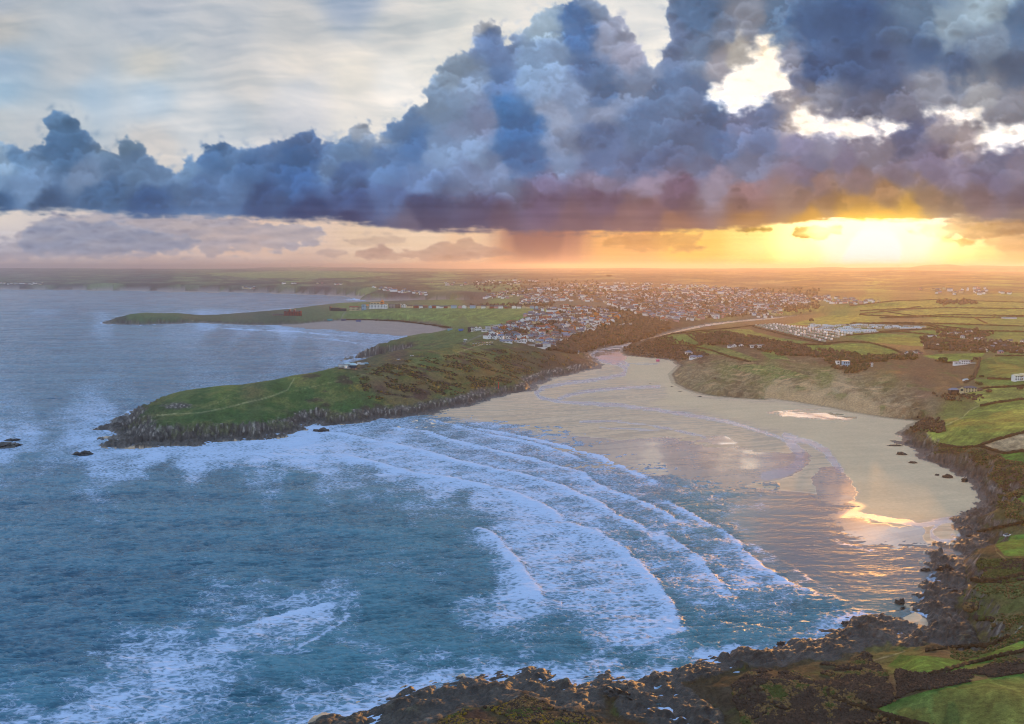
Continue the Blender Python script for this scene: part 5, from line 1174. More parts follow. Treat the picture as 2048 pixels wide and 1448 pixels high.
cb('hotel', 'long red brick hotel with two pointed dormer gables standing alone above the far bay', 'hotel', 586, 631,
   [(0, 32, 8, 8, 'gable', 2.2, BRICK, BRNT, 11, 3), (-5.5, 4, 8.6, 9.5, 'cross', 4.6, BRICK, SLATE, 1, 3), (4, 4, 8.6, 9.5, 'cross', 4.6, BRICK, SLATE, 1, 3), (-14.5, 4, 9, 9.2, 'hip', 2.4, BRICK, SLATE, 1, 3), (14.5, 4, 9, 9.2, 'hip', 2.4, BRICK, SLATE, 1, 3), (-28, 24, 2.6, 5, 'gable', 1, STONE, SLATE, 6, 1)])
cb('leisure_block', 'long low glass-fronted block with a dark wedge roof starting the seafront row', 'hotel', 676, 621.5,
   [(-6, 20, 6, 8, 'flat', 1, GLASS, BRNT, 0, 0), (-15, 2.4, 8.6, 9, 'flat', 1, BRNT, SLATE, 0, 0), (10, 14, 4.6, 8, 'flat', 1, GLASS, BRNT, 6, 1)])
cb('hotel_block', 'cream hotel with red tiled roofs next to the wedge-roofed glass block', 'hotel', 712, 621, [(-4, 18, 7, 8, 'gable', 2, CRM, REDT, 7, 2), (10, 12, 6, 8, 'gable', 2, CRM, BRNT, 4, 2)])
cb('hotel_block', 'narrow white and green glass tower block beside the cream red-roofed hotel', 'hotel', 728, 620, [(0, 8, 11, 7, 'flat', 1, BLUEW, SLATE, 3, 4)])
cb('grand_hotel', 'large white hotel with an orange-lit stepped turret overlooking the golf course', 'hotel', 757, 617,
   [(-2, 32, 8, 9, 'flat', 1, WH, FLATR, 11, 3), (-6, 18, 4, 8, 'flat', 1, CRM, WARMLIT, 6, 1, 8.4), (8, 6, 8, 6, 'hip', 4, WARMLIT, WARMLIT, 2, 2, 6), (14, 7, 9, 8, 'flat', 1, WH, WARMLIT, 3, 3), (-20, 8, 6, 8, 'gable', 2, CRM, WARMLIT, 3, 2)])
cb('apartment_block', 'grey slab apartment block right of the hotel with the orange-lit turret', 'apartments', 790, 616, [(-6, 12, 7.5, 7, 'flat', 1, GRYW, SLATE, 4, 3), (6, 10, 7.5, 7, 'flat', 1, STONE, SLATE, 4, 3)])
cb('guest_house', 'white gabled guest house with a dark roof between the grey block and the low terraces', 'hotel', 806, 615, [(-4, 6, 5, 6, 'cross', 3, WH, SLATE, 2, 2), (3, 7, 5, 6, 'cross', 3, WH, BRNT, 2, 2)])
x = 820; k = 0
while x < 1075:
    w = rnd.choice([7, 8, 9, 10, 12]); wm, rm = rnd.choice([(WH, SLATE), (WH, SLATE), (CRM, BRNT), (PINKW, SLATE), (STONE, REDT), (BLUEW, SLATE2), (BRICK, SLATE)])
    cn = {'white_render': 'white', 'cream_render': 'cream', 'pink_render': 'pink', 'brown_stone': 'stone', 'pale_blue_render': 'pale blue', 'red_brick': 'red brick'}[wm.name]
    rn = {'slate_roof': 'dark slate', 'brown_tile_roof': 'brown', 'red_tile_roof': 'red tile', 'grey_blue_roof': 'grey-blue'}[rm.name]
    cb('terrace_house', f'{cn} house with {rn} roof behind the golf course, ' + ('by the guest house' if x < 870 else 'left of its middle' if x < 940 else 'right of its middle' if x < 1010 else 'at the town end'), 'house', x, 616.0 + (x - 820) * 0.004, [(0, w * .92, 3.4 + rnd.random() * 1.6, 6, rnd.choice(['gable', 'gable', 'cross', 'hip']), 1.8, wm, rm, 0, 0)], 0, 'houses in the row behind the golf course')
    x += w * 1.02
cb('seafront_flats', 'white terrace with four pointed gables and slate roofs at the edge of the headland turf', 'apartments', 951, 662,
   [(-12, 7, 7.5, 7, 'flat', 1, SLATE, SLATE, 2, 3), (-7, 6, 7.5, 7, 'hip', 2, WH, SLATE, 2, 3), (1.5, 7, 6.5, 7, 'cross', 3.2, WH, SLATE, 2, 2), (9, 7, 6.5, 7, 'cross', 3.2, WH, SLATE, 2, 2), (-3, 4, 7, 6, 'hip', 2, CRM, SLATE, 1, 3)])
cb('hotel_annexe', 'low white block with blue windows at the foot of the cream tower flats', 'apartments', 972, 663, [(0, 18, 4.2, 7, 'flat', 1, WH, FLATR, 7, 1), (9, 12, 2.4, 8, 'flat', 1, CRM, FLATR, 4, 1)])
cb('tower_flats', 'pair of tall cream flat-roofed towers above the white gabled terrace', 'apartments', 990, 661, [(-6, 6, 11, 6, 'flat', 1, CRM, FLATR, 2, 4), (3, 10, 10.5, 6, 'flat', 1, CRM, WH, 4, 4), (12, 5, 8, 5, 'flat', 1, WARMLIT, SLATE, 1, 3), (-14, 10, 8, 6, 'flat', 1, WH, FLATR, 4, 3)])
cb('long_shed', 'long low white hall with a grey pitched roof along the upper edge of the scrub', 'hall', 1012, 685, [(0, 25, 4, 8, 'gable', 2.2, WH, SLATE2, 9, 1)], 0.03)
cb('villa', 'flat-roofed white villa beside the long low hall, above the purple scrub', 'house', 1036, 685, [(0, 14, 4, 7, 'flat', 1, WH, FLATR, 5, 1), (12, 9, 6, 6, 'cross', 3, WH, SLATE, 2, 1)])
cb('modern_hotel', 'wide modern white and dark glass building on stilted terraces above the estuary mouth', 'hotel', 1078, 695,
   [(-14, 16, 5, 9, 'flat', 1, WH, FLATR, 5, 1), (0, 16, 7, 9, 'flat', 1, GLASS, FLATR, 0, 0), (15, 17, 7, 9, 'flat', 1, WH, FLATR, 7, 2), (0, 22, 1.2, 12, 'flat', .4, WH, FLATR, 0, 0)])
cb('boat_house', 'pale blue gabled house low on the wooded bank by the river mouth', 'house', 1130, 702, [(0, 9, 4.5, 6, 'hip', 3, BLUEW, SLATE, 3, 1)])
cb('boat_house', 'long blue-roofed shed nearest the sand at the foot of the wooded bank', 'boathouse', 1150, 706, [(0, 16, 3, 6, 'gable', 2, WH, SLATE2, 5, 1)])
cb('flats', 'cream block of flats with blue balconies in the middle of the hillside town', 'apartments', 1133, 634, [(-6, 16, 7, 7, 'flat', 1, CRM, FLATR, 5, 3), (12, 8, 7, 7, 'flat', 1, CRM, FLATR, 2, 3), (22, 12, 6, 7, 'flat', 1, STONE, FLATR, 4, 2)])
cb('flats', 'cream low block of flats right of the one with blue balconies', 'apartments', 1171, 638, [(0, 14, 5, 7, 'flat', 1, CRM, FLATR, 5, 2)])
cb('flats', 'large square white house at the left edge of the hillside town beside the golf course', 'house', 1069, 639, [(0, 15, 8, 7, 'hip', 2.5, WH, SLATE, 4, 3)])
cb('flats', 'long white three-storey block with bay windows below the square white house', 'apartments', 1070, 649, [(0, 20, 7, 7, 'flat', 1, CRM, FLATR, 7, 3)])
cb('flats', 'white stepped block of flats left of the cream one with blue balconies', 'apartments', 1106, 640, [(-4, 12, 6, 7, 'flat', 1, WH, FLATR, 4, 2), (8, 14, 5, 7, 'gable', 2, WH, SLATE2, 5, 1)])
cb('college_block', 'long flat white terraced building stepping down under the trees near the mast', 'school', 1250, 652, [(-8, 24, 3, 7, 'flat', 1, WH, FLATR, 8, 1), (6, 18, 3.4, 7, 'flat', 1, FLATR, WH, 6, 1, 0, (), 9)])
cb('college_block', 'low grey building under the thin mast at the end of the wooded ridge', 'school', 1290, 652, [(0, 12, 2.4, 6, 'flat', 1, WH, FLATR, 4, 1), (-16, 7, 2.4, 6, 'flat', 1, WH, FLATR, 2, 1)])
cb('pointed_house', 'pale blue pyramid-roofed house at the edge of the wooded slope', 'house', 1196, 656, [(0, 10, 3.4, 8, 'hip', 4.6, BLUEW, PALER, 3, 1)])
cb('warehouse', 'wide pale blue shed roof in the flat part of the town', 'warehouse', 1270, 613, [(0, 12, 3, 10, 'gable', 1.5, BLUEW, PALER, 0, 0)])
cb('warehouse', 'wide red-roofed shed in the flat part of the town', 'warehouse', 1325, 611, [(0, 10, 2.4, 10, 'gable', 1.6, BRICK, REDT, 0, 0)])
cb('warehouse', 'long grey and white shed ending the row of large roofs across the town', 'warehouse', 1325, 620, [(0, 30, 3, 12, 'gable', 1.6, WH, SLATE2, 0, 0)], -0.1)
cb('warehouse', 'long white shed on the far slope of the town', 'warehouse', 1244, 581, [(0, 16, 2, 10, 'gable', 1, WH, FLATR, 0, 0)])
cb('church', 'dark square church tower rising over the roofs of the far town', 'church', 1189, 603, [(0, 3.6, 12, 3.6, 'flat', .6, STONE, SLATE, 0, 0), (7, 9, 4, 5, 'gable', 3, STONE, SLATE, 0, 0)])
cb('villa', 'white round-windowed house with grey roof at the left of the estuary scrub', 'house', 1377.5, 709, [(0, 14, 5, 9, 'hip', 3.2, WH, SLATE2, 5, 1)])
cb('villa', 'long low white bungalow range with blue-grey hipped roofs below the round-windowed house', 'bungalow', 1393, 716, [(-6, 16, 3, 8, 'hip', 3, WH, SLATE2, 6, 1), (9, 16, 3, 8, 'hip', 3, WH, SLATE2, 6, 1), (21, 9, 2.8, 7, 'gable', 1.6, WH, SLATE2, 3, 1)])
cb('villa', 'cluster of small white gabled houses left of the long flat-roofed villa', 'house', 1466, 694, [(-7, 7, 3, 6, 'gable', 2, WH, SLATE, 2, 1), (2, 9, 4, 6, 'cross', 2.4, WH, SLATE, 3, 1), (16, 8, 4.4, 6, 'cross', 2.4, WH, SLATE, 2, 1)])
cb('villa', 'long flat-roofed white villa with blue glass above the bracken slope', 'house', 1514, 695, [(-8, 12, 4.6, 7, 'flat', 1, WH, FLATR, 4, 1), (6, 18, 5, 7, 'flat', 1, WH, FLATR, 7, 1), (5, 22, 1, 10, 'flat', .3, WH, FLATR, 0, 0)])
cb('cube_house', 'narrow white cube house left of the larger pale blue cube house', 'house', 1675, 732, [(0, 7, 10, 7, 'flat', .6, WH, FLATR, 1, 2)])
cb('cube_house', 'large pale blue cube house with tall windows standing in dark scrub', 'house', 1691, 734.5, [(0, 13, 12.5, 9, 'flat', .6, BLUEW, PALER, 3, 2), (-9, 6, 3.5, 7, 'flat', .4, WH, FLATR, 1, 1), (10, 10, 1.6, 5, 'flat', .4, WH, FLATR, 0, 0)])
cb('cottage', 'brown-roofed cottage with one white gable right of the pale blue cube house', 'house', 1739, 733, [(-3, 8, 4, 6, 'gable', 3, STONE, BRNT, 1, 1), (4, 4, 7, 5, 'cross', 1.6, WH, SLATE, 1, 2)])
cb('farmhouse', 'stone farmhouse with a white gabled wing at the edge of the big field', 'house', 1813, 711, [(-7, 10, 2.4, 5, 'gable', 1.4, WH, BRNT, 2, 1), (0, 7, 5, 6, 'cross', 4.4, WH, SLATE, 2, 1), (8, 10, 6, 7, 'cross', 4.4, STONE, BRNT, 2, 1)])
cb('farmhouse', 'white house with a pink-brown hipped roof right of the stone farmhouse', 'house', 1833, 706, [(0, 12, 4, 7, 'hip', 3, WH, BRNT, 4, 1), (3, 8, 2, 5, 'gable', 2, PINKW, BRNT, 1, 1, 0, (), -10)])
cb('villa', 'two-storey white flat-roofed villa with a long low wing below the green field', 'house', 1928, 728, [(-14, 14, 4.4, 6, 'flat', .6, WH, FLATR, 5, 1), (1, 18, 7.5, 8, 'flat', .6, WH, FLATR, 4, 2), (16, 14, 2, 4, 'flat', .4, WH, FLATR, 0, 0)])
cb('villa', 'large cream house with slate hipped roofs and a glazed pavilion on the field corner', 'house', 1933, 783.5, [(-26, 17, 4.5, 9, 'hip', 3.6, GLASS, SLATE2, 4, 1), (-12, 10, 8, 9, 'cross', 3.6, CRM, BRNT, 1, 1), (6, 24, 8.5, 11, 'hip', 3.6, CRM, SLATE, 4, 2), (24, 12, 4, 7, 'gable', 3, STONE, BRNT, 2, 1)])
cb('garage', 'small white garage with a pale mono roof above the large cream house', 'garage', 1931, 762, [(0, 9, 2.4, 7, 'gable', 2.4, WH, PALER, 0, 0)], 0.3)
cb('manor', 'tall white house with two rows of windows at the right edge of the green fields', 'house', 2041, 760, [(-8, 14, 9.5, 12, 'gable', 3, WH, CRM, 3, 2), (10, 24, 11, 12, 'gable', 2.6, WH, CRM, 6, 2)])
cb('barn', 'long pale grey glasshouse roof between the two fields right of the caravans', 'barn', 1863, 673, [(0, 17, 1.8, 6, 'gable', 1, WH, FLATR, 0, 0)])
cb('barn', 'long white barn alone between the far hedged fields', 'barn', 2018, 637.5, [(0, 28, 2.2, 6, 'gable', 1, WH, FLATR, 0, 0)])
cb('cottage', 'white cottage with a steep grey roof and tall gable at the top of the village', 'house', 1936, 666, [(0, 10, 2.6, 6, 'gable', 2.6, WH, SLATE, 3, 1), (6, 3, 3.4, 5, 'cross', 3.4, WH, SLATE, 1, 1)])
VILLAGE = [(1892, 670), (1903, 670), (1910, 668), (1919, 670), (1936, 672), (1934, 682), (1945, 683), (1953, 680), (1961, 679), (1968, 681), (1958, 687), (1967, 688), (1944, 688), (1983, 683), (1998, 687), (2020, 684), (2046, 684), (1978, 694), (1975, 698), (1985, 696), (1962, 702), (1972, 703), (1946, 702), (2014, 700), (2026, 702), (2036, 705), (2044, 702), (2033, 697), (2001, 706), (1866, 690), (1874, 692), (1852, 692), (1925, 676), (1990, 690), (2008, 694)]
VM = [(1936, 664, 'the steep-roofed cottage at the top'), (1940, 688, 'the wide dark village tree'), (1995, 693, 'the brown village tree'), (1903, 668, 'the first white houses'), (2040, 700, 'the right edge terrace'), (1965, 681, 'the crowded village middle')]
for i, (x, y) in enumerate(VILLAGE):
    wm, rm = rnd.choice([(WH, SLATE2), (WH, SLATE), (PINKW, SLATE2), (WH, BRNT), (STONE, BRNT), (CRM, SLATE)])
    cn = {'white_render': 'white', 'cream_render': 'cream', 'pink_render': 'pinkish', 'brown_stone': 'stone'}[wm.name]; rn = {'slate_roof': 'dark slate', 'brown_tile_roof': 'brown', 'grey_blue_roof': 'grey-blue'}[rm.name]
    w = rnd.uniform(6, 11)
    cb('village_house', f'{cn} house with {rn} roof in the village, ' + beside(x, y, VM), 'house', x, y, [(0, w, rnd.uniform(2.8, 4), rnd.uniform(5, 7), rnd.choice(['gable', 'hip', 'cross']), 2.4, wm, rm, 3 if i % 2 else 2, 1)], rnd.uniform(-.5, .5), 'houses of the village on the right')

# ---- the houses of the town: the nearest each a thing, the rest one mass
protos = {}
def house_proto(k):
    if k in protos: return protos[k]
    wi, ri, kind, sz = k
    w, d, h = [(9, 7, 5), (12, 8, 5.6), (15, 9, 6.4)][sz]
    wm = [WH, CRM, PINKW, BLUEW, WARMLIT, STONE][wi]; rm = [SLATE, SLATE2, BRNT, REDT][ri]
    L = [('wall', mesh('wall', *wallsVF(w, d, h, kind, 2.8, 3.0), wm)), ('roof', mesh('roof', *roofVF(w, d, h, kind, 2.8), rm)), ('chimney', mesh('chimney', *boxVF(w * .28, w * .28 + 1.1, -.5, .5, h + .8, h + 4.0), BRICK))]
    wn_m = mesh('window', *boxVF(-.9, .9, -.06, .06, 0, 1.4), GLASS)
    wins = [(-w * .27, -d / 2, 1.0), (w * .2, -d / 2, 1.0), (0, -d / 2, h - 2.1)]
    protos[k] = (L, wn_m, wins); return protos[k]
CNAMES = ['white', 'cream', 'pinkish', 'pale blue', 'orange-lit', 'brown stone']; RNAMES = ['dark slate', 'grey-blue', 'brown', 'red']
def town_house(x, y, yaw, where, group, near):
    where = group = beside(x, y)
    wi = rnd.choice([0] * 12 + [1, 1, 2, 3, 4, 5]); ri = rnd.choice([0, 0, 0, 1, 1, 2, 2, 3]); kind = rnd.choice(['gable', 'gable', 'cross', 'hip']); sz = rnd.choice([0, 0, 1, 1, 2])
    L, wn_m, wins = house_proto((wi, ri, kind, sz))
    X, Y, Z = surf(x, y)
    r = thing('town_house', f'{CNAMES[wi]} house with {RNAMES[ri]} roof {where}', 'house', (X, Y, Z), yaw, f'{CNAMES[wi]} houses with {RNAMES[ri]} roofs {group}')
    rf_ = None
    for n, me in L:
        o = bpy.data.objects.new(n, me); link(o); o.parent = rf_ if n == 'chimney' else r
        if n == 'roof': rf_ = o
    if near:
        for p_ in wins:
            o = bpy.data.objects.new('window', wn_m); link(o); o.parent = r; o.location = p_
HILLTOWN = [(960,676),(1000,656),(1050,640),(1050,632),(1110,614),(1200,618),(1240,632),(1240,646),(1200,655),(1195,662),(1160,668),(1140,676),(1125,686),(1108,700),(1070,688),(1000,678),(975,682)]
WOODS = [(1010,664,1050,672),(1062,652,1080,660),(1098,646,1112,654),(1110,664,1124,676),(1225,640,1240,648)]
pts = []
while len(pts) < 205:
    x = rnd.uniform(960, 1245); y = rnd.uniform(614, 700)
    if not inside(np.array([x]), np.array([y]), HILLTOWN)[0] or any(a < x < c and b < y < d_ for a, b, c, d_ in WOODS): continue
    if any(abs(x - q[0]) < 7 + (y - 614) * .02 and abs(y - q[1]) < 2.2 + (y - 614) * .016 for q in pts): 
        if rnd.random() < .97: continue
    pts.append((x, y))
pts.sort(key=lambda q: -q[1])
for i, (x, y) in enumerate(pts):
    wh, gr = ('packed on the hillside above the river mouth', 'on the hillside above the river mouth') if y > 650 else ('high on the hillside town behind the golf course', 'high on the hillside behind the golf course')
    town_house(x, y, rnd.choice([0, .4, -.4, 1.2, .2, -.2]), wh, gr, i < 110)

def mass_houses(name, polys, label):
    V = []; F = []; mi = []
    rn_ = np.random.RandomState(31)
    mats = [WH, CRM, PINKW, STONE, SLATE, SLATE2, BRNT, REDT]
    for poly, n, dens in polys:
        P = np.array(poly, float); k = 0; tries = 0
        while k < n and tries < n * 30:
            tries += 1
            x = rn_.uniform(P[:, 0].min(), P[:, 0].max()); y = rn_.uniform(P[:, 1].min(), P[:, 1].max())
            if not inside(np.array([x]), np.array([y]), poly)[0]: continue
            if perlin(np.array([x / 26.0]), np.array([y / 7.0]), 911)[0] < dens + rn_.uniform(-.3, .1): continue
            k += 1
            X, Y, Z = surf(x, y); yaw = rn_.choice([0, .3, -.3, .9, 1.3]) + rn_.normal() * .1
            w, d_, h = rn_.uniform(8, 15), rn_.uniform(7, 9), rn_.uniform(4.5, 6.5)
            if rn_.rand() < .06: w *= 2.4; h *= 1.4
            kind = 'gable'
            a = wallsVF(w, d_, h, kind, 2.8, 3); b = roofVF(w, d_, h, kind, 2.8)
            wm = rn_.choice([0, 0, 0, 0, 1, 2, 3]); rm = rn_.choice([4, 4, 5, 6, 6, 7])
            c, s = math.cos(yaw), math.sin(yaw)
            for (vv, ff), m_ in ((a, wm), (b, rm)):
                n0 = len(V)
                V += [(X + vx * c - vy * s, Y + vx * s + vy * c, Z + vz) for vx, vy, vz in vv]
                F += [tuple(q + n0 for q in f) for f in ff]; mi += [m_] * len(ff)
    me = bpy.data.meshes.new(name); me.from_pydata(V, [], F)
    for m_ in mats: me.materials.append(m_)
    me.polygons.foreach_set('material_index', np.array(mi, dtype=np.int32)); me.update()
    o = link(bpy.data.objects.new(name, me)); o['kind'] = 'stuff'; o['label'] = label
    return o
mass_houses('distant_houses', [
  ([(1040,612),(1120,602),(1200,604),(1240,618),(1330,646),(1400,640),(1500,630),(1600,610),(1650,598),(1600,590),(1500,582),(1400,578),(1300,586),(1180,594),(1040,598)], 1250, -.25),
  ([(960,596),(1000,584),(1080,576),(1160,568),(1250,566),(1400,570),(1560,584),(1500,588),(1300,584),(1150,594),(1040,600)], 560, -.1),
  ([(742,574),(780,576),(840,584),(858,590),(820,588),(760,580)], 70, -.4), ([(850,566),(1000,560),(1100,562),(1040,570),(900,572)], 50, .1), ([(1560,592),(1650,594),(1760,604),(1700,610),(1600,602)], 90, -.2),
  ([(560,568),(640,566),(700,569),(640,571)], 16, .0), ([(0,566),(90,566),(90,570),(0,570)], 24, -.2), ([(480,574),(512,575),(512,578),(480,577)], 14, -.4), ([(1800,580),(1960,576),(2040,590),(1900,590)], 40, .1), ([(1540,640),(1580,622),(1560,618),(1500,632)], 20, -.4)],
  'white and pale houses of the far town spreading over the low hills')

# ---- static caravans
def caravan_mesh(w, l, wm):
    V, F = boxVF(-l / 2, l / 2, -w / 2, w / 2, .4, 2.7); mi = [0] * 6
    for (a, b) in ((V, F),):
        pass
    n = len(V); V += [(-l / 2 - .1, -w / 2 - .1, 2.7), (l / 2 + .1, -w / 2 - .1, 2.7), (l / 2 + .1, 0, 3.3), (-l / 2 - .1, 0, 3.3), (l / 2 + .1, w / 2 + .1, 2.7), (-l / 2 - .1, w / 2 + .1, 2.7)]
    F += [(n, n + 1, n + 2, n + 3), (n + 3, n + 2, n + 4, n + 5), (n, n + 3, n + 5), (n + 1, n + 4, n + 2)]; mi += [1, 1, 0, 0]
    for x0 in (-l * .34, -l * .05, l * .24):
        v, f = boxVF(x0 - l * .09, x0 + l * .09, -w / 2 - .05, w / 2 + .05, 1.3, 2.2, len(V)); V += v; F += f; mi += [2] * 6
    v, f = boxVF(-l / 2 + .5, l / 2 - .5, -w / 2 + .4, w / 2 - .4, -1.0, .4, len(V)); V += v; F += f; mi += [3] * 6
    me = bpy.data.meshes.new('static_caravan'); me.from_pydata(V, [], F)
    for m_ in (wm, PALER if wm is WH else FLATR, GLASS, DARKM): me.materials.append(m_)
    me.polygons.foreach_set('material_index', np.array(mi, dtype=np.int32)); me.update(); return me
CV = {'white': caravan_mesh(3.6, 10.5, WH), 'pale green': caravan_mesh(3.8, 11, mat('pale_green_panel', (150, 164, 146), .6, .05)), 'cream': caravan_mesh(3.6, 10, CRM)}
def caravan(x, y, yaw, kind, where):
    X, Y, Z = surf(x, y)
    o = link(bpy.data.objects.new('static_caravan', CV[kind])); o.location = (X, Y, Z); o.rotation_euler = (0, 0, yaw)
    tag(o, f'{kind} static caravan {where}', 'caravan', f'{kind} static caravans {where}')
ROWN = ['lowest', 'second lowest', 'middle', 'second highest', 'highest']; ROWP = ['at its far left end', 'left of its middle', 'at its middle', 'right of its middle', 'at its right end']
CMARK = [(1622, 645, 'the big round tree'), (1745, 659, 'the dark tree'), (1780, 653, 'the small tree'), (1858, 657, 'the bushy end tree'), (1660, 660, 'the park middle'), (1690, 652, 'the top hedge'), (1820, 656, 'the right-hand caravan lawn'), (1720, 662, 'the lower hedge')]
A0, A1 = np.array([1512, 653.]), np.array([1655, 684.]); B1 = np.array([1700, 680.])
n_c = 0
for r in range(5):
    for c in range(27):
        t_ = c / 26.0
        x = lerp(1512 + r * 9, 1650 + r * 13, t_); y = lerp(652 - r * .7, 684 - r * 3.8, t_) 
        caravan(x + rnd.uniform(-.6, .6), y, 1.2, 'pale green' if r < 4 and rnd.random() < .7 else 'white', f'in the {ROWN[r]} sloping caravan row, {ROWP[min(int(t_ * 5), 4)]}'); n_c += 1
for k in range(62):
    x = rnd.uniform(1618, 1722); y = rnd.uniform(651, 665) if x > 1640 else rnd.uniform(650, 656)
    caravan(x, y, rnd.uniform(-.3, .4), rnd.choice(['white', 'white', 'cream']), 'in the caravan park, ' + beside(x, y, CMARK))
for k in range(18):
    caravan(1692 + k * 3.4 + rnd.uniform(-.8, .8), 662 + rnd.choice([0, 2.0, 3.4]), 0.1, 'white', 'in the crowded line on the lower hedge, ' + ['left third', 'middle third', 'right third'][k // 6])
for k in range(34):
    t_ = rnd.random(); x = lerp(1712, 1848, t_); y = lerp(650.5, 656, t_) + rnd.choice([0, 0, 2.5, 4.5, 6]) * (1 - t_ * .6)
    caravan(x, y, .05, rnd.choice(['white', 'white', 'cream']), 'on the sunny lawn, ' + beside(x, y, CMARK))

# ---- wind turbines, mast, posts
def turbine(px_, D, hgt, lab, rot):
    X = (px_ - 1024) / FPX * D; Y = D
    j = int(np.clip(np.searchsorted(gx, px_), 1, len(gx) - 1)); i = int(np.argmin(np.abs(LY[:, j] - D))); Z = float(LZ[i, j])
    r = thing('wind_turbine', lab, 'wind turbine', (X, Y, Z - 2), 0)
    n = 8; V = []; F = []
    for kz, (z, rad) in enumerate([(0, 2.6), (hgt, 1.5)]):
        V += [(rad * math.cos(2 * math.pi * i_ / n), rad * math.sin(2 * math.pi * i_ / n), z) for i_ in range(n)]
    F = [(i_, (i_ + 1) % n, n + (i_ + 1) % n, n + i_) for i_ in range(n)] + [tuple(range(n, 2 * n))]
    part('tower', V, F, GRYW, r); part('nacelle', *boxVF(-2, 2, -3, 6, hgt, hgt + 4), GRYW, r)
    for q in range(3):
        a = rot + q * 2 * math.pi / 3; L_ = hgt * .55
        c, s = math.cos(a), math.sin(a)
        V = [(c * t_ - s * w_, -3.6 + dy_, hgt + 2 + s * t_ + c * w_) for t_, w_, dy_ in [(1, -1.4, 0), (1, 1.4, 0), (L_, .4, 0), (L_, -.4, 0), (1, -1.4, .6), (1, 1.4, .6), (L_, .4, .3), (L_, -.4, .3)]]
        part('blade', V, [(0, 1, 2, 3), (7, 6, 5, 4), (0, 4, 5, 1), (1, 5, 6, 2), (2, 6, 7, 3), (3, 7, 4, 0)], GRYW, r)
for i, (x, D, h, lab) in enumerate([(583, 11000, 62, 'wind turbine on the far ridge, leftmost tall one above the left bay'), (619, 11000, 60, 'wind turbine just right of the crest of the far low hill'), (641, 11200, 62, 'tallest wind turbine in the middle of the line on the far ridge'), (665, 11500, 46, 'short wind turbine fourth along the line on the far ridge'), (678, 11600, 42, 'short wind turbine at the right end of the line on the far ridge'), (772, 12500, 44, 'small distant wind turbine, left one of the lone pair on the skyline'), (786, 12600, 42, 'small distant wind turbine, right one of the lone pair on the skyline'), (543, 12500, 34, 'tiny wind turbine at the left end of the line on the far ridge'), (1792, 9500, 60, 'single wind turbine in the orange haze beneath the sun')]):
    turbine(x, D, h, lab, rnd.uniform(0, 2))
def pole(name, label, cat, px_, py_, h, r0, m_, top=None):
    X, Y, Z = surf(px_, py_); r = thing(name, label, cat, (X, Y, Z), 0)
    n = 6; V = [(rr * math.cos(2 * math.pi * i_ / n), rr * math.sin(2 * math.pi * i_ / n), z) for z, rr in ((-.5, r0), (h, r0 * .7)) for i_ in range(n)]
    part('post', V, [(i_, (i_ + 1) % n, n + (i_ + 1) % n, n + i_) for i_ in range(n)] + [tuple(range(n, 2 * n))], m_, r)
    if top: part('head', *boxVF(-top, top, -top * .5, top * .5, h, h + top * 1.6), m_, r)
    return r
REDM = mat('red_paint', (196, 46, 34), .5, .1)
pole('mast', 'thin upright mast above the wooded ridge beside the hillside town', 'mast', 1279, 652, 22, .5, DARKM, .9)
pole('marker_post', 'red marker post on the rocks at the foot of the headland slope', 'post', 997, 777, 6.5, .45, REDM, .8)
pole('radio_mast', 'slim mast on the far coast plateau beyond the left bay', 'mast', 282, 548, 60, 2.0, DARKM, 3)

# ---- cars
def car(px_, py_, yaw, paint, cname, where, group, van=False):
    X, Y, Z = surf(px_, py_)
    r = thing('van' if van else 'car', f'{cname} {"van" if van else "car"} {where}', 'van' if van else 'car', (X, Y, Z), yaw, group)
    pm = mat('paint_' + cname.replace(' ', '_'), paint, .3, .05, spec=.5)
    if van:
        part('body', [(-2.6, -1, .35), (2.6, -1, .35), (2.6, 1, .35), (-2.6, 1, .35), (-2.6, -.95, 2.3), (1.5, -.95, 2.3), (1.5, .95, 2.3), (-2.6, .95, 2.3), (2.6, -1, 1.2), (2.6, 1, 1.2)], [(3, 2, 1, 0), (4, 5, 6, 7), (0, 1, 8, 5, 4), (2, 3, 7, 6, 9), (3, 0, 4, 7), (1, 2, 9, 8), (8, 9, 6, 5)], pm, r)
        part('windscreen', [(2.55, -.8, 1.32), (2.55, .8, 1.32), (1.66, .8, 2.22), (1.66, -.8, 2.22)], [(0, 1, 2, 3)], GLASS, r)
    else:
        part('body', [(-2.1, -.85, .3), (2.1, -.85, .3), (2.1, .85, .3), (-2.1, .85, .3), (-2.1, -.85, .95), (2.1, -.85, .85), (2.1, .85, .85), (-2.1, .85, .95)], [(3, 2, 1, 0), (4, 5, 6, 7), (0, 1, 5, 4), (1, 2, 6, 5), (2, 3, 7, 6), (3, 0, 4, 7)], pm, r)
        part('cabin', [(-1.7, -.78, .94), (1.1, -.78, .9), (1.1, .78, .9), (-1.7, .78, .94), (-1.2, -.62, 1.45), (.4, -.62, 1.45), (.4, .62, 1.45), (-1.2, .62, 1.45)], [(4, 5, 6, 7), (0, 1, 5, 4), (1, 2, 6, 5), (2, 3, 7, 6), (3, 0, 4, 7)], GLASS, r)
    for sx_, sy_ in ((-1.3, -.85), (1.3, -.85), (-1.3, .85), (1.3, .85)):
        n = 8; V = [(sx_ + .32 * math.cos(2 * math.pi * i_ / n), sy_ + dy_, .32 + .32 * math.sin(2 * math.pi * i_ / n)) for dy_ in (-.1, .1) for i_ in range(n)]
        part('wheel', V, [(i_, (i_ + 1) % n, n + (i_ + 1) % n, n + i_) for i_ in range(n)] + [tuple(range(n))[::-1], tuple(range(n, 2 * n))], TYRE, r)
CC = [((190, 192, 196), 'silver'), ((220, 220, 222), 'white'), ((40, 44, 52), 'black'), ((60, 84, 130), 'blue'), ((150, 40, 36), 'red')]
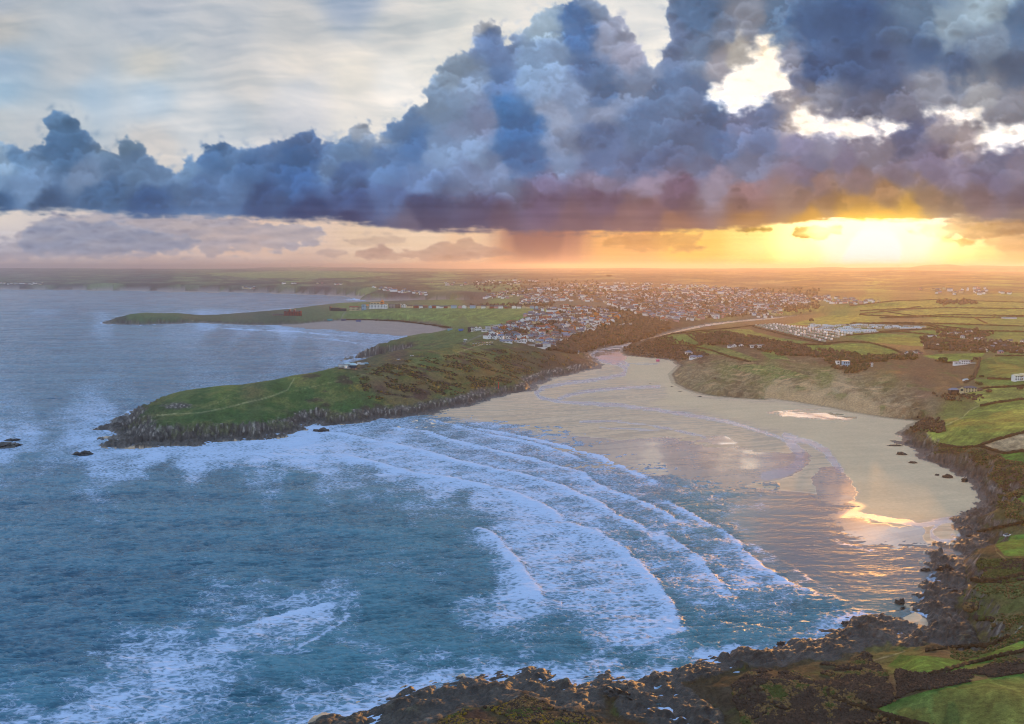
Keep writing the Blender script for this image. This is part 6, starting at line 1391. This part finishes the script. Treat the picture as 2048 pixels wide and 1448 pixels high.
for i in range(16):
    c, n_ = CC[[0, 1, 0, 2, 3, 1, 0, 1, 4, 2, 0, 1, 3, 1, 0, 2][i]]
    car(947 + (i % 8) * 5.4, 687.5 + (i // 8) * 4.2 - (i % 8) * .35, 1.4, c, n_, 'parked in the clifftop car park below the hillside town', f'{n_} cars in the clifftop car park')
car(931, 681, .2, CC[1][0], 'white', 'standing alone left of the clifftop car park road end', None, True)
car(929, 684.5, .2, CC[0][0], 'silver', 'parked beside the lone white van on the headland turf', None)
car(719, 729, .1, CC[1][0], 'white', 'parked directly right of the clifftop restaurant', None, True)
car(725, 729.5, .2, (200, 214, 226), 'pale grey', 'parked second to the right of the clifftop restaurant', None, True)
car(733, 728.5, .2, (120, 160, 180), 'light blue', 'parked at the right end beside the clifftop restaurant', None, True)
car(797, 719.5, .1, CC[1][0], 'white', 'on the skyline path between the restaurant and the cove', None)
car(824, 712.5, .1, CC[1][0], 'pearl white', 'near the head of the cove above the dark cliffs', None)
car(2014, 1072.5, .4, CC[1][0], 'bright white', 'standing at the top corner of the small bright green field', None)
# the pink hut at the foot of the scrub and a blue one by the far beach
X, Y, Z = surf(1315.5, 723); r = thing('beach_hut', 'small bright pink hut at the foot of the purple scrub by the sand', 'hut', (X, Y, Z), .2)
PK = mat('pink_paint', (206, 84, 130), .6, .08); part('wall', *wallsVF(4.6, 3, 2.2, 'gable', 1.2, 1), PK, r); part('roof', *roofVF(4.6, 3, 2.2, 'gable', 1.2), PK, r)
for x, y, nm, c in ((660, 641, 'turquoise beach shack with a white awning on the far bay sand', (60, 150, 160)), (687, 641, 'dark blue beach shack below the road end on the far bay', (50, 70, 110)), (717, 643, 'blue-roofed beach cabin at the right of the far bay shacks', (60, 96, 150)), (900, 660.5, 'pale turquoise building at the right end of the far beach', (120, 180, 196)), (922, 661, 'bright blue building beside the white gabled terrace on the turf edge', (40, 110, 190))):
    X, Y, Z = surf(x, y); r = thing('beach_building', nm, 'building', (X, Y, Z), 0); s = Y / FPX
    part('wall', *wallsVF(9 * s, 5 * s, 2.2 * s, 'gable', 1.2 * s, 2), mat('paint_%d' % x, c, .6, .1), r); part('roof', *roofVF(9 * s, 5 * s, 2.2 * s, 'gable', 1.2 * s), mat('roofp_%d' % x, tuple(int(v * .8) for v in c), .6, .1), r)

# ---- rocks
def ico(sub):
    import bmesh
    bm = bmesh.new(); bmesh.ops.create_icosphere(bm, subdivisions=sub, radius=1.0)
    V = np.array([v.co[:] for v in bm.verts]); F = [tuple(v.index for v in f.verts) for f in bm.faces]; bm.free(); return V, F
ICO3 = ico(4); ICO1 = ico(1); ICO2 = ico(2)
def rock_material():
    t = NT('sea_rock'); p = t.pos(); b = t.n('BsdfPrincipled'); n = t.noise(p, .9, 6, .65); n2 = t.noise(p, .25, 3)
    sp = t.n('SeparateXYZ'); t.l(p, sp.inputs[0])
    c = t.mixc(t.ramp(n, .35, .7), (.010, .010, .011), (.075, .064, .052)); c = t.mixc(t.ramp(n2, .5, .75), c, (.045, .045, .03))
    t.l(c, b.inputs['Base Color']); b.inputs['Roughness'].default_value = .5; b.inputs['Specular IOR Level'].default_value = .5
    bp = t.n('Bump'); bp.inputs['Distance'].default_value = .6; t.l(n, bp.inputs['Height']); t.l(bp.outputs[0], b.inputs['Normal'])
    return t.out(b.outputs[0])
M_rock = rock_material()
def rock(px_, py_, wpx, hpx, dpx, label, yaw=0.0, seed=0, z0=0.0, name='sea_rock'):
    X, Y = ground(px_, py_, z0); X = float(X); Y = float(Y); s = math.hypot(X, Y) / FPX
    V, F = ICO3; V = V.copy()
    n = fbm(V[:, 0] * 1.6 + seed * 7.3 + V[:, 2], V[:, 1] * 2.6 + seed + V[:, 2] * 1.3, 5, 900 + seed)
    n2 = np.abs(fbm(V[:, 0] * 2.2 - V[:, 2] * 2 + seed, V[:, 1] * 5, 4, 950 + seed))
    V = V * (1 + .75 * n - .6 * n2)[:, None]
    V[:, 0] *= wpx * s / 2; V[:, 1] *= dpx * s / 2; V[:, 2] = np.sign(V[:, 2]) * np.abs(V[:, 2]) ** 1.15 * hpx * s
    o = link(bpy.data.objects.new(name, mesh(name, V.tolist(), F, M_rock))); o.location = (X, Y, z0 - .15 * hpx * s); o.rotation_euler = (0, 0, yaw)
    return tag(o, label, 'rock')
rock(6, 893, 62, 8, 50, 'large black reef at the left edge of the picture with surf round it', 0.1, 1)
rock(24, 881, 26, 4, 16, 'long thin dark reef just behind the large black one', .05, 2)
rock(165, 910, 34, 8, 26, 'small pointed black rock alone in the surf off the headland tip', .3, 3)
rock(642, 862, 34, 6, 22, 'low dark rock in the surf below the notch in the headland', .1, 4)
rock(1852, 1141, 20, 6, 12, 'low brown rock in the shallows off the right-hand reef', 0, 5)
rock(1800, 1206, 22, 9, 16, 'dark rock between the ripples and the wet channel', .3, 6)
rock(1806, 1218, 10, 5, 8, 'small dark rock beside the one in the wet channel', .1, 16)
rock(1560, 1290, 18, 8, 12, 'dark rock breaking the surf off the near reef', .2, 7); rock(1690, 1248, 16, 7, 12, 'jagged rock in white surf at the end of the near reef', .2, 8)
rock(1630, 1296, 12, 5, 10, 'small rock in the water close to the near reef', .2, 9); rock(958, 1357, 12, 5, 9, 'small rock just off the bottom reef', .4, 10); rock(1326, 1362, 22, 7, 12, 'pointed rock at the mouth of the narrow inlet', -.6, 11)
rock(1790, 892, 30, 3, 9, 'long flat dark rock lying on the sand below the right cliff', .05, 12, .9, 'beach_rock'); rock(1804, 909, 22, 5, 12, 'cluster of dark rock on the sand, second below the cliff corner', 0, 13, .9, 'beach_rock'); rock(1826, 926, 16, 4, 8, 'dark rock on the sand against the cliff foot', 0, 14, .9, 'beach_rock')
rock(1895, 954, 20, 6, 10, 'flat-topped brown rock at the cliff foot on the beach', 0, 15, 1.0, 'beach_rock'); rock(1874, 950, 8, 2.5, 5, 'very small dark rock on the sand left of the flat-topped one', 0, 17, 1.0, 'beach_rock'); rock(1929, 962, 12, 7, 8, 'blue-grey boulder in the corner of the beach', .2, 18, 1.0, 'beach_rock')
rock(1945, 1073, 20, 6, 12, 'brown rock on the small patch of sand between the two reefs', -.3, 19, .6, 'beach_rock'); rock(1930, 1060, 26, 7, 16, 'rounded dark rock at the tip of the upper reef', .1, 20, .4, 'beach_rock')
rock(1240, 1392, 90, 22, 60, 'big slanting ridge of bare rock left of the narrow inlet', -.35, 21)
rock(1890, 1140, 40, 12, 30, 'dark hump of rock in the middle of the right-hand reef', .2, 22); rock(1900, 1185, 60, 13, 34, 'broad ribbed rock at the lower part of the right-hand reef', -.2, 23)
BR = [(1300,769,10,3),(1345,776,12,4),(1360,786,14,4),(1385,789,10,3),(1400,796,14,4),(1420,800,12,3),(1440,804,10,3),(1372,780,9,3),(1452,803,12,3)]
for i, (x, y, w, h) in enumerate(BR):
    rock(x, y, w, h, w * .6, 'low blue-grey boulder among those along the rocky foot of the dunes', .1 * i, 30 + i, 1.2, 'beach_rock')['group'] = 'boulders along the rocky foot of the dunes'

# ---- crowns of leaves: trees, woods, scrub, hedges
def leaf_mat(name, c, var=.5):
    t = NT(name); p = t.pos(); b = t.n('BsdfPrincipled'); n = t.noise(p, .5, 5, .7); n2 = t.noise(p, 3.0, 3, .7)
    lin = srgb(np.array(c, float) / 255.0); f = t.math('ADD', t.math('MULTIPLY', n, var * 2.2), t.math('MULTIPLY_ADD', n2, .9, .1 - var))
    cc = t.n('CombineColor'); [t.l(f, cc.inputs[i]) for i in range(3)]
    t.l(t.mixc(1.0, tuple(float(v) for v in lin), cc.outputs[0], 'MULTIPLY'), b.inputs['Base Color']); b.inputs['Roughness'].default_value = .95; b.inputs['Specular IOR Level'].default_value = .1
    return t.out(b.outputs[0])
M_wood = leaf_mat('winter_wood', (98, 80, 66)); M_everg = leaf_mat('evergreen_leaves', (62, 72, 44)); M_heath = leaf_mat('heath_scrub', (84, 70, 60)); M_gorse = leaf_mat('gorse_scrub', (92, 98, 52)); M_hedge = leaf_mat('hedge_leaves', (84, 68, 50)); M_bark = mat('bark', (74, 62, 50), .9, .3); M_bracken = leaf_mat('bracken', (138, 110, 72)); M_flow = leaf_mat('gorse_flower', (150, 122, 44), .3)
def scatter_mass(name, pts_, label, mats, base=ICO1):
    """pts_: X, Y, Z, radius, height, material index -> one mesh of ragged clumps"""
    V0, F0 = base; F0 = np.array(F0); P = np.array(pts_, float); n = len(P); rs = np.random.RandomState(77)
    j = 1 + rs.uniform(-.38, .38, (n, len(V0), 1)); yaw = rs.uniform(0, 6.28, n)
    V = V0[None] * j
    c, s = np.cos(yaw)[:, None], np.sin(yaw)[:, None]
    x = V[..., 0] * c - V[..., 1] * s; y = V[..., 0] * s + V[..., 1] * c
    V = np.stack([x * P[:, 3:4] + P[:, 0:1], y * P[:, 3:4] + P[:, 1:2], V[..., 2] * P[:, 4:5] + P[:, 2:3]], -1).reshape(-1, 3)
    F = (F0[None] + (np.arange(n) * len(V0))[:, None, None]).reshape(-1, 3)
    me = bpy.data.meshes.new(name); me.vertices.add(len(V)); me.vertices.foreach_set('co', V.astype(np.float32).ravel())
    me.loops.add(F.size); me.loops.foreach_set('vertex_index', F.astype(np.int32).ravel()); me.polygons.add(len(F)); me.polygons.foreach_set('loop_start', np.arange(0, F.size, 3, dtype=np.int32)); me.update(calc_edges=True)
    for m_ in mats: me.materials.append(m_)
    me.polygons.foreach_set('material_index', np.repeat(P[:, 5].astype(np.int32), len(F0)))
    o = link(bpy.data.objects.new(name, me)); o['kind'] = 'stuff'; o['label'] = label; return o
# quick lookup of sheet points by picture area, nearest sheet only
visY = np.minimum.accumulate(Lpy, axis=0)
VIS = (Lpy <= visY + 0.3)
def area_points(poly, n, rs, dmin=0.0, extra=None):
    P = np.array(poly, float)
    i0, j0 = np.where((Lpx > P[:, 0].min()) & (Lpx < P[:, 0].max()) & (Lpy > P[:, 1].min()) & (Lpy < P[:, 1].max()) & VIS & (LZ > .8))
    wq = (12 if P[:, 1].min() > 800 else 3)
    m = inside(Lpx[i0, j0] + 2.6 * wq * fbm(LX[i0, j0] / 20, LY[i0, j0] / 20, 3, 991), Lpy[i0, j0] + wq * fbm(LX[i0, j0] / 20, LY[i0, j0] / 20, 3, 992), poly); i0, j0 = i0[m], j0[m]
    if extra is not None:
        m = extra(i0, j0); i0, j0 = i0[m], j0[m]
    if not len(i0): return []
    k = rs.randint(0, len(i0), n); i0, j0 = i0[k], j0[k]
    a = rs.uniform(0, 1, n); b = rs.uniform(0, 1, n); i1 = np.clip(i0 + 1, 0, LX.shape[0] - 1); j1 = np.clip(j0 + 1, 0, LX.shape[1] - 1)
    return np.stack([LX[i0, j0] * (1 - a) + LX[i0, j1] * a, LY[i0, j0] * (1 - b) + LY[i1, j0] * b, LZ[i0, j0] * (1 - b) + LZ[i1, j0] * b], -1)
rs = np.random.RandomState(99)
WP = [([(1090,700),(1125,686),(1160,668),(1200,656),(1290,650),(1330,646),(1340,656),(1300,676),(1240,690),(1180,702),(1150,708)], 2300, 3.4, 0), ([(1262,640),(1290,636),(1330,646),(1340,660),(1300,668),(1270,652)], 500, 4, 0),
      ([(1008,664),(1050,660),(1052,672),(1010,674)], 120, 3.4, 0), ([(1060,650),(1112,644),(1126,674),(1090,668)], 260, 3.4, 0), ([(1120,612),(1260,618),(1320,640),(1200,655),(1120,650)], 420, 3.4, 0), ([(1385,672),(1460,666),(1530,686),(1460,692),(1400,690)], 360, 3, 0), ([(1500,672),(1640,700),(1700,705),(1700,716),(1560,712),(1480,690)], 520, 2.4, 0),
      ([(1660,712),(1830,712),(1836,718),(1700,728),(1650,724)], 420, 2.6, 1), ([(1660,722),(1670,738),(1720,742),(1700,730)], 110, 2.2, 1), ([(1700,736),(1740,726),(1734,742),(1690,748)], 90, 2.2, 1), ([(1840,676),(2048,688),(2048,708),(1960,706),(1850,700)], 420, 2.8, 0), ([(1870,656),(1990,664),(1970,680),(1880,676)], 160, 2.8, 0),
      ([(1200,580),(1640,576),(1640,626),(1400,640),(1240,620)], 1500, 5.0, 0), ([(940,560),(1200,560),(1200,600),(960,590)], 420, 6.0, 0), ([(1244,700),(1330,672),(1380,690),(1420,712),(1360,720),(1290,714)], 900, 1.5, 0), ([(1878,600),(1948,600),(1960,608),(1880,610)], 130, 4, 0), ([(1820,846),(1830,838),(1890,838),(1886,866),(1830,866)], 260, 1.3, 0), ([(930,612),(1110,606),(1110,612),(1000,616)], 160, 4, 0), ([(1860,786),(1960,790),(1980,800),(1900,806)], 60, 1.4, 0), ([(1500,770),(1300,740),(1360,740)], 1, 1, 0)]
allp = []
for poly, n, rad, mi_ in WP:
    q = area_points(poly, n, rs)
    if len(q):
        r_ = rad * rs.uniform(.55, 1.35, len(q)); allp.append(np.stack([q[:, 0], q[:, 1], q[:, 2] + r_ * .55, r_, r_ * rs.uniform(.7, 1.25, len(q)), np.where(rs.rand(len(q)) < (.15 if mi_ == 0 else .8), 1, 0)], -1))
scatter_mass('woodland', np.concatenate(allp), 'bare brown winter woods and thickets on the slopes round the estuary and town', [M_wood, M_everg])
# heath scrub near the eye
def thick(i0, j0):
    n_ = fbm(LX[i0, j0] / 19, LY[i0, j0] / 19, 4, 970)
    return (n_ > -.16) & (Lfield[i0, j0] < .3) & (Lrock[i0, j0] < .3) & (LZ[i0, j0] > 3.5)
allp = []
for poly, n, rad, ms in [([(1330,1420),(1420,1350),(1560,1310),(1700,1290),(1760,1330),(1780,1380),(1800,1420),(1900,1470),(1300,1480)], 15000, .52, (0, 0, 0, 3, 2, 1)), ([(700,1490),(830,1400),(960,1370),(1060,1380),(1200,1410),(1330,1420),(1330,1490)], 9000, .45, (0, 0, 2, 0, 1)), ([(1790,1340),(1860,1350),(2048,1320),(2100,1345),(1950,1365),(1830,1385),(1790,1400)], 3000, .42, (0, 0, 3)), ([(1920,1120),(2048,1118),(2048,1160),(1930,1170)], 1600, .6, (0, 1, 1)), ([(1850,1220),(1960,1210),(1990,1250),(1900,1290)], 800, .8, (1, 0, 2)), ([(1820,870),(1960,900),(2048,925),(2048,1060),(1990,1010),(1900,940)], 3000, .55, (1, 0, 1, 2, 1)), ([(1900,1180),(2060,1160),(2060,1330),(1900,1320)], 1100, .4, (1, 2, 1))]:
    q = area_points(poly, n, rs, extra=thick)
    if len(q):
        r_ = rad * rs.uniform(.5, 1.5, len(q)); g_ = fbm(q[:, 0] / 12, q[:, 1] / 12, 3, 975)
        mi_ = np.array(ms)[np.clip(((g_ + .5) * len(ms) + rs.normal(size=len(q)) * .5).astype(int), 0, len(ms) - 1)]
        allp.append(np.stack([q[:, 0], q[:, 1], q[:, 2] + r_ * .3, r_, r_ * rs.uniform(.6, 1.1, len(q)), mi_], -1))
q = area_points([(700,740),(860,715),(1000,700),(1100,705),(1150,720),(1060,765),(900,790),(740,800)], 4200, rs, extra=lambda i0, j0: (fbm(LX[i0, j0] / 26, LY[i0, j0] / 15, 5, 610) > .05) & (Lrock[i0, j0] < .2))
if len(q):
    r_ = 0.8 * rs.uniform(.4, 1.4, len(q)); allp.append(np.stack([q[:, 0], q[:, 1], q[:, 2] + r_ * .2, r_ * 1.3, r_ * .8, rs.choice([0, 1, 2, 4], len(q), p=[.38, .26, .26, .10])], -1))
q = area_points([(800,1430),(850,1395),(960,1385),(1010,1400),(1000,1430),(1200,1440),(1190,1450),(860,1450)], 600, rs, extra=thick)
if len(q): allp.append(np.stack([q[:, 0], q[:, 1], q[:, 2] + .25, rs.uniform(.3, .6, len(q)), rs.uniform(.25, .5, len(q)), np.full(len(q), 4)], -1))
scatter_mass('heath_scrub', np.concatenate(allp), 'dark heather, bracken and flowering gorse covering the near cliffs and the headland', [M_heath, M_gorse, M_bracken, M_heath, M_flow])
def tree(px_, py_, hpx, wpx, label, m_, group=None):
    X, Y, Z = surf(px_, py_); s = Y / FPX; h = hpx * s; w = wpx * s
    r = thing('tree', label, 'tree', (X, Y, Z), 0, group)
    n = 6; V = [(rr * math.cos(2 * math.pi * i_ / n), rr * math.sin(2 * math.pi * i_ / n), z) for z, rr in ((-.5, w * .05), (h * .55, w * .025)) for i_ in range(n)]
    part('trunk', V, [(i_, (i_ + 1) % n, n + (i_ + 1) % n, n + i_) for i_ in range(n)], M_bark, r)
    V = []; F = []; v0, f0 = ICO1
    for q_ in range(34):
        a = rnd.uniform(0, 6.28); t_ = rnd.random() ** .5; rr = w * .42 * t_; zz = h * (.35 + .6 * rnd.random() * (1 - .45 * t_)); sz_ = w * rnd.uniform(.09, .19)
        n0 = len(V); V += [(rr * math.cos(a) + v[0] * sz_ * rnd.uniform(.7, 1.3), rr * math.sin(a) + v[1] * sz_ * rnd.uniform(.7, 1.3), zz + v[2] * sz_ * rnd.uniform(.6, 1.1)) for v in v0]; F += [tuple(i_ + n0 for i_ in f) for f in f0]
    part('crown', V, F, m_, r)
for a_ in [(1622, 645, 10, 10, 'large dark round tree beside the silver river bend above the caravans', M_wood), (1886, 726, 13, 18, 'broad dark tree left of the two-storey white flat-roofed villa', M_everg), (1858, 660, 5, 12, 'bushy tree at the right end of the caravan park', M_everg), (1908, 662, 6, 8, 'brown tree above the first white houses of the village', M_wood), (1952, 722, 9, 12, 'reddish tree at the right of the two-storey white flat-roofed villa', M_wood), (1709, 712, 8, 22, 'low spreading dark tree in the scrub above the pale blue cube house', M_everg),
           (1940, 690, 8, 18, 'wide dark tree in the middle of the village', M_wood), (1995, 695, 8, 12, 'brown tree right of the middle of the village', M_wood), (1978, 785, 7, 12, 'purple-brown bush right of the large cream house', M_wood), (2040, 780, 9, 12, 'purple-brown bush below the tall white house at the right edge', M_wood), (1958, 770, 6, 14, 'dark bush behind the large cream house', M_everg), (1944, 756, 5, 12, 'dark shrub on the drive above the small garage', M_everg), (1963, 754, 4, 10, 'dark shrub right of the one on the drive', M_everg), (1880, 706, 6, 8, 'small brown tree on the field edge right of the farm', M_wood), (1217, 553, 3, 12, 'clump of dark trees on the far skyline field', M_wood), (1780, 655, 4, 9, 'small tree between the caravans on the sunny lawn', M_everg), (1745, 661, 5, 9, 'dark tree in the middle of the caravan rows', M_everg)]:
    tree(*a_)
def hedge(line, hgt, wid, label, m_=None):
    """a ragged bank of shrubs following a line in the picture"""
    P = []
    for (x0_, y0_), (x1_, y1_) in zip(line[:-1], line[1:]):
        n = max(2, int(math.hypot(x1_ - x0_, y1_ - y0_) / 3.5))
        for k in range(n): P.append(surf(x0_ + (x1_ - x0_) * k / n, y0_ + (y1_ - y0_) * k / n))
    P.append(surf(*line[-1]))
    # leave out jumps behind a crest
    Q_ = [P[0]]
    for p_ in P[1:]:
        if math.hypot(p_[0] - Q_[-1][0], p_[1] - Q_[-1][1]) < 160: Q_.append(p_)
    P = Q_; V = []; F = []
    for i_, p_ in enumerate(P):
        a = P[max(i_ - 1, 0)]; b = P[min(i_ + 1, len(P) - 1)]; dx, dy = b[0] - a[0], b[1] - a[1]; L_ = math.hypot(dx, dy) + 1e-6; nx, ny = -dy / L_, dx / L_
        for o_, z_ in ((-1, -.6), (-.8, .65), (-.2, 1.0), (.35, .92), (.85, .55), (1, -.6)):
            jj = rnd.uniform(.6, 1.4); V.append((p_[0] + nx * wid * .5 * o_ * jj, p_[1] + ny * wid * .5 * o_ * jj, p_[2] + hgt * z_ * (jj if z_ > 0 else 1)))
    for i_ in range(len(P) - 1):
        for q_ in range(5): a = i_ * 6 + q_; F.append((a, a + 1, a + 7, a + 6))
    o = link(bpy.data.objects.new('hedge', mesh('hedge', V, F, m_ or M_hedge))); tag(o, label, 'hedge')
HED = [([(1955,893),(1990,880),(2048,865),(2080,860)],1.6,2,'curved hedge between the big striped green field and the brown ploughed strip'),([(1880,889),(1920,896),(1962,893),(2010,907),(2048,902)],1.4,2,'low hedge along the lower edge of the ploughed strip'),([(1960,812),(1990,806),(2048,798)],1.6,2.4,'hedge along the top of the big striped green field'),([(1905,790),(1940,780),(1980,776),(2048,772)],1.6,2.2,'hedge beneath the large cream house and its lawn'),
([(1975,757),(2010,758),(2048,758)],1.4,2,'low bank between the two green fields left of the tall white house'),([(1990,712),(2048,712)],1.5,2.5,'straight dark hedge under the village at the top of the green field'),([(1960,716),(1955,735),(1948,755),(1930,765)],1.8,4,'thick brown hedge running down the left side of the green field'),([(1650,688),(1690,684),(1740,686),(1790,700),(1815,712)],2,3.4,'brown hedge curving over the top of the field right of the bracken slope'),
([(1700,662),(1740,665),(1800,662),(1860,658),(1890,662)],2,3,'hedge under the sunny lawn of the caravan park'),([(1800,664),(1870,671),(1905,676),(1930,682)],2,3,'hedge between the long field and the paler field right of the caravans'),([(1690,672),(1760,666),(1800,664)],1.8,3,'hedge at the top of the long field below the caravans'),([(1506,654),(1560,668),(1620,682),(1660,689)],1.8,3,'sloping hedge along the lower edge of the dense caravan rows'),
([(1455,663),(1500,676),(1560,688),(1620,690),(1660,690)],1.8,3.4,'brown hedge crossing the slope under the long pasture'),([(1316,677),(1345,668),(1400,662),(1460,657),(1520,650)],1.8,3,'hedge along the crest of the pastures above the estuary'),([(1316,677),(1340,689),(1380,692),(1405,690)],1.8,3,'hedge round the lower edge of the small rounded pasture'),([(1372,668),(1400,686)],1.8,3,'short hedge at the right end of the small rounded pasture'),([(1374,668),(1420,663),(1455,663)],1.5,2.4,'thin hedge between the two upper pastures above the estuary'),
([(1376,692),(1420,700),(1460,714),(1500,724)],1.8,3,'dark hedge below the narrow sloping field near the bungalow range'),([(1690,650),(1780,648),(1860,650),(1960,662),(2048,664)],2,3,'long hedge across the slope behind the caravan park'),([(1700,647),(1800,646),(1900,648),(2000,652),(2048,653)],2,3,'long hedge just above the one behind the caravan park'),([(1760,636),(1880,634),(1960,636),(2048,634)],2.2,4,'long far hedge below the pale barn field'),([(1720,630),(1800,634),(1900,630),(2048,632)],2.2,4,'hedge under the broad golden field on the right'),
([(1700,612),(1790,602),(1870,600),(2048,605)],2.4,5,'hedge on the skyline of the nearest ridge right of the river'),([(1720,622),(1800,618),(1900,616),(2048,618)],2.2,4.5,'hedge crossing the middle of the right-hand ridge fields'),([(1760,622),(1800,628),(1840,634)],2.2,4,'short slanting hedge joining the ridge hedges'),([(1840,613),(1790,622),(1720,628)],2.2,4,'slanting hedge between the two golden ridge fields'),([(1884,600),(1888,614)],2.2,4,'short hedge running down beside the ridge wood'),([(1950,636),(1975,648)],2,3.5,'short hedge between the two small far fields'),
([(1850,650),(1900,663),(1950,664)],2,3,'hedge from the caravan park down to the first village houses'),([(1870,722),(1905,726),(1945,722)],1.6,3,'hedge behind the two-storey white flat-roofed villa'),([(690,640),(730,640),(800,642),(860,650),(900,655)],2.5,5,'dark bank between the golf course and the far beach'),([(1100,619),(1060,634),(1020,646)],1.6,3,'brown hedge between the golf course and the hillside town'),
([(1660,1396),(1700,1410),(1760,1428),(1820,1446),(1900,1466)],1.2,1.6,'dark hedge along the lower left side of the nearest pale green field'),([(1682,1352),(1664,1366),(1655,1385),(1662,1398)],.9,1.4,'short dark bank where the near footpath bends'),([(1860,1350),(1930,1330),(2000,1312),(2048,1302)],.9,1.8,'dark bank between the two nearest bright green fields'),([(1850,1302),(1900,1296),(1980,1290),(2020,1272)],1.0,2,'dark thorn bank above the narrow bright green field'),([(1955,1064),(1990,1056),(2048,1044)],1.0,1.6,'dark bank above the small bright green field on the cliff'),([(1946,1160),(1990,1162),(2048,1150)],1.3,3,'thick dark thicket edge above the lower cliff pasture')]
for h_ in HED: hedge(*h_)
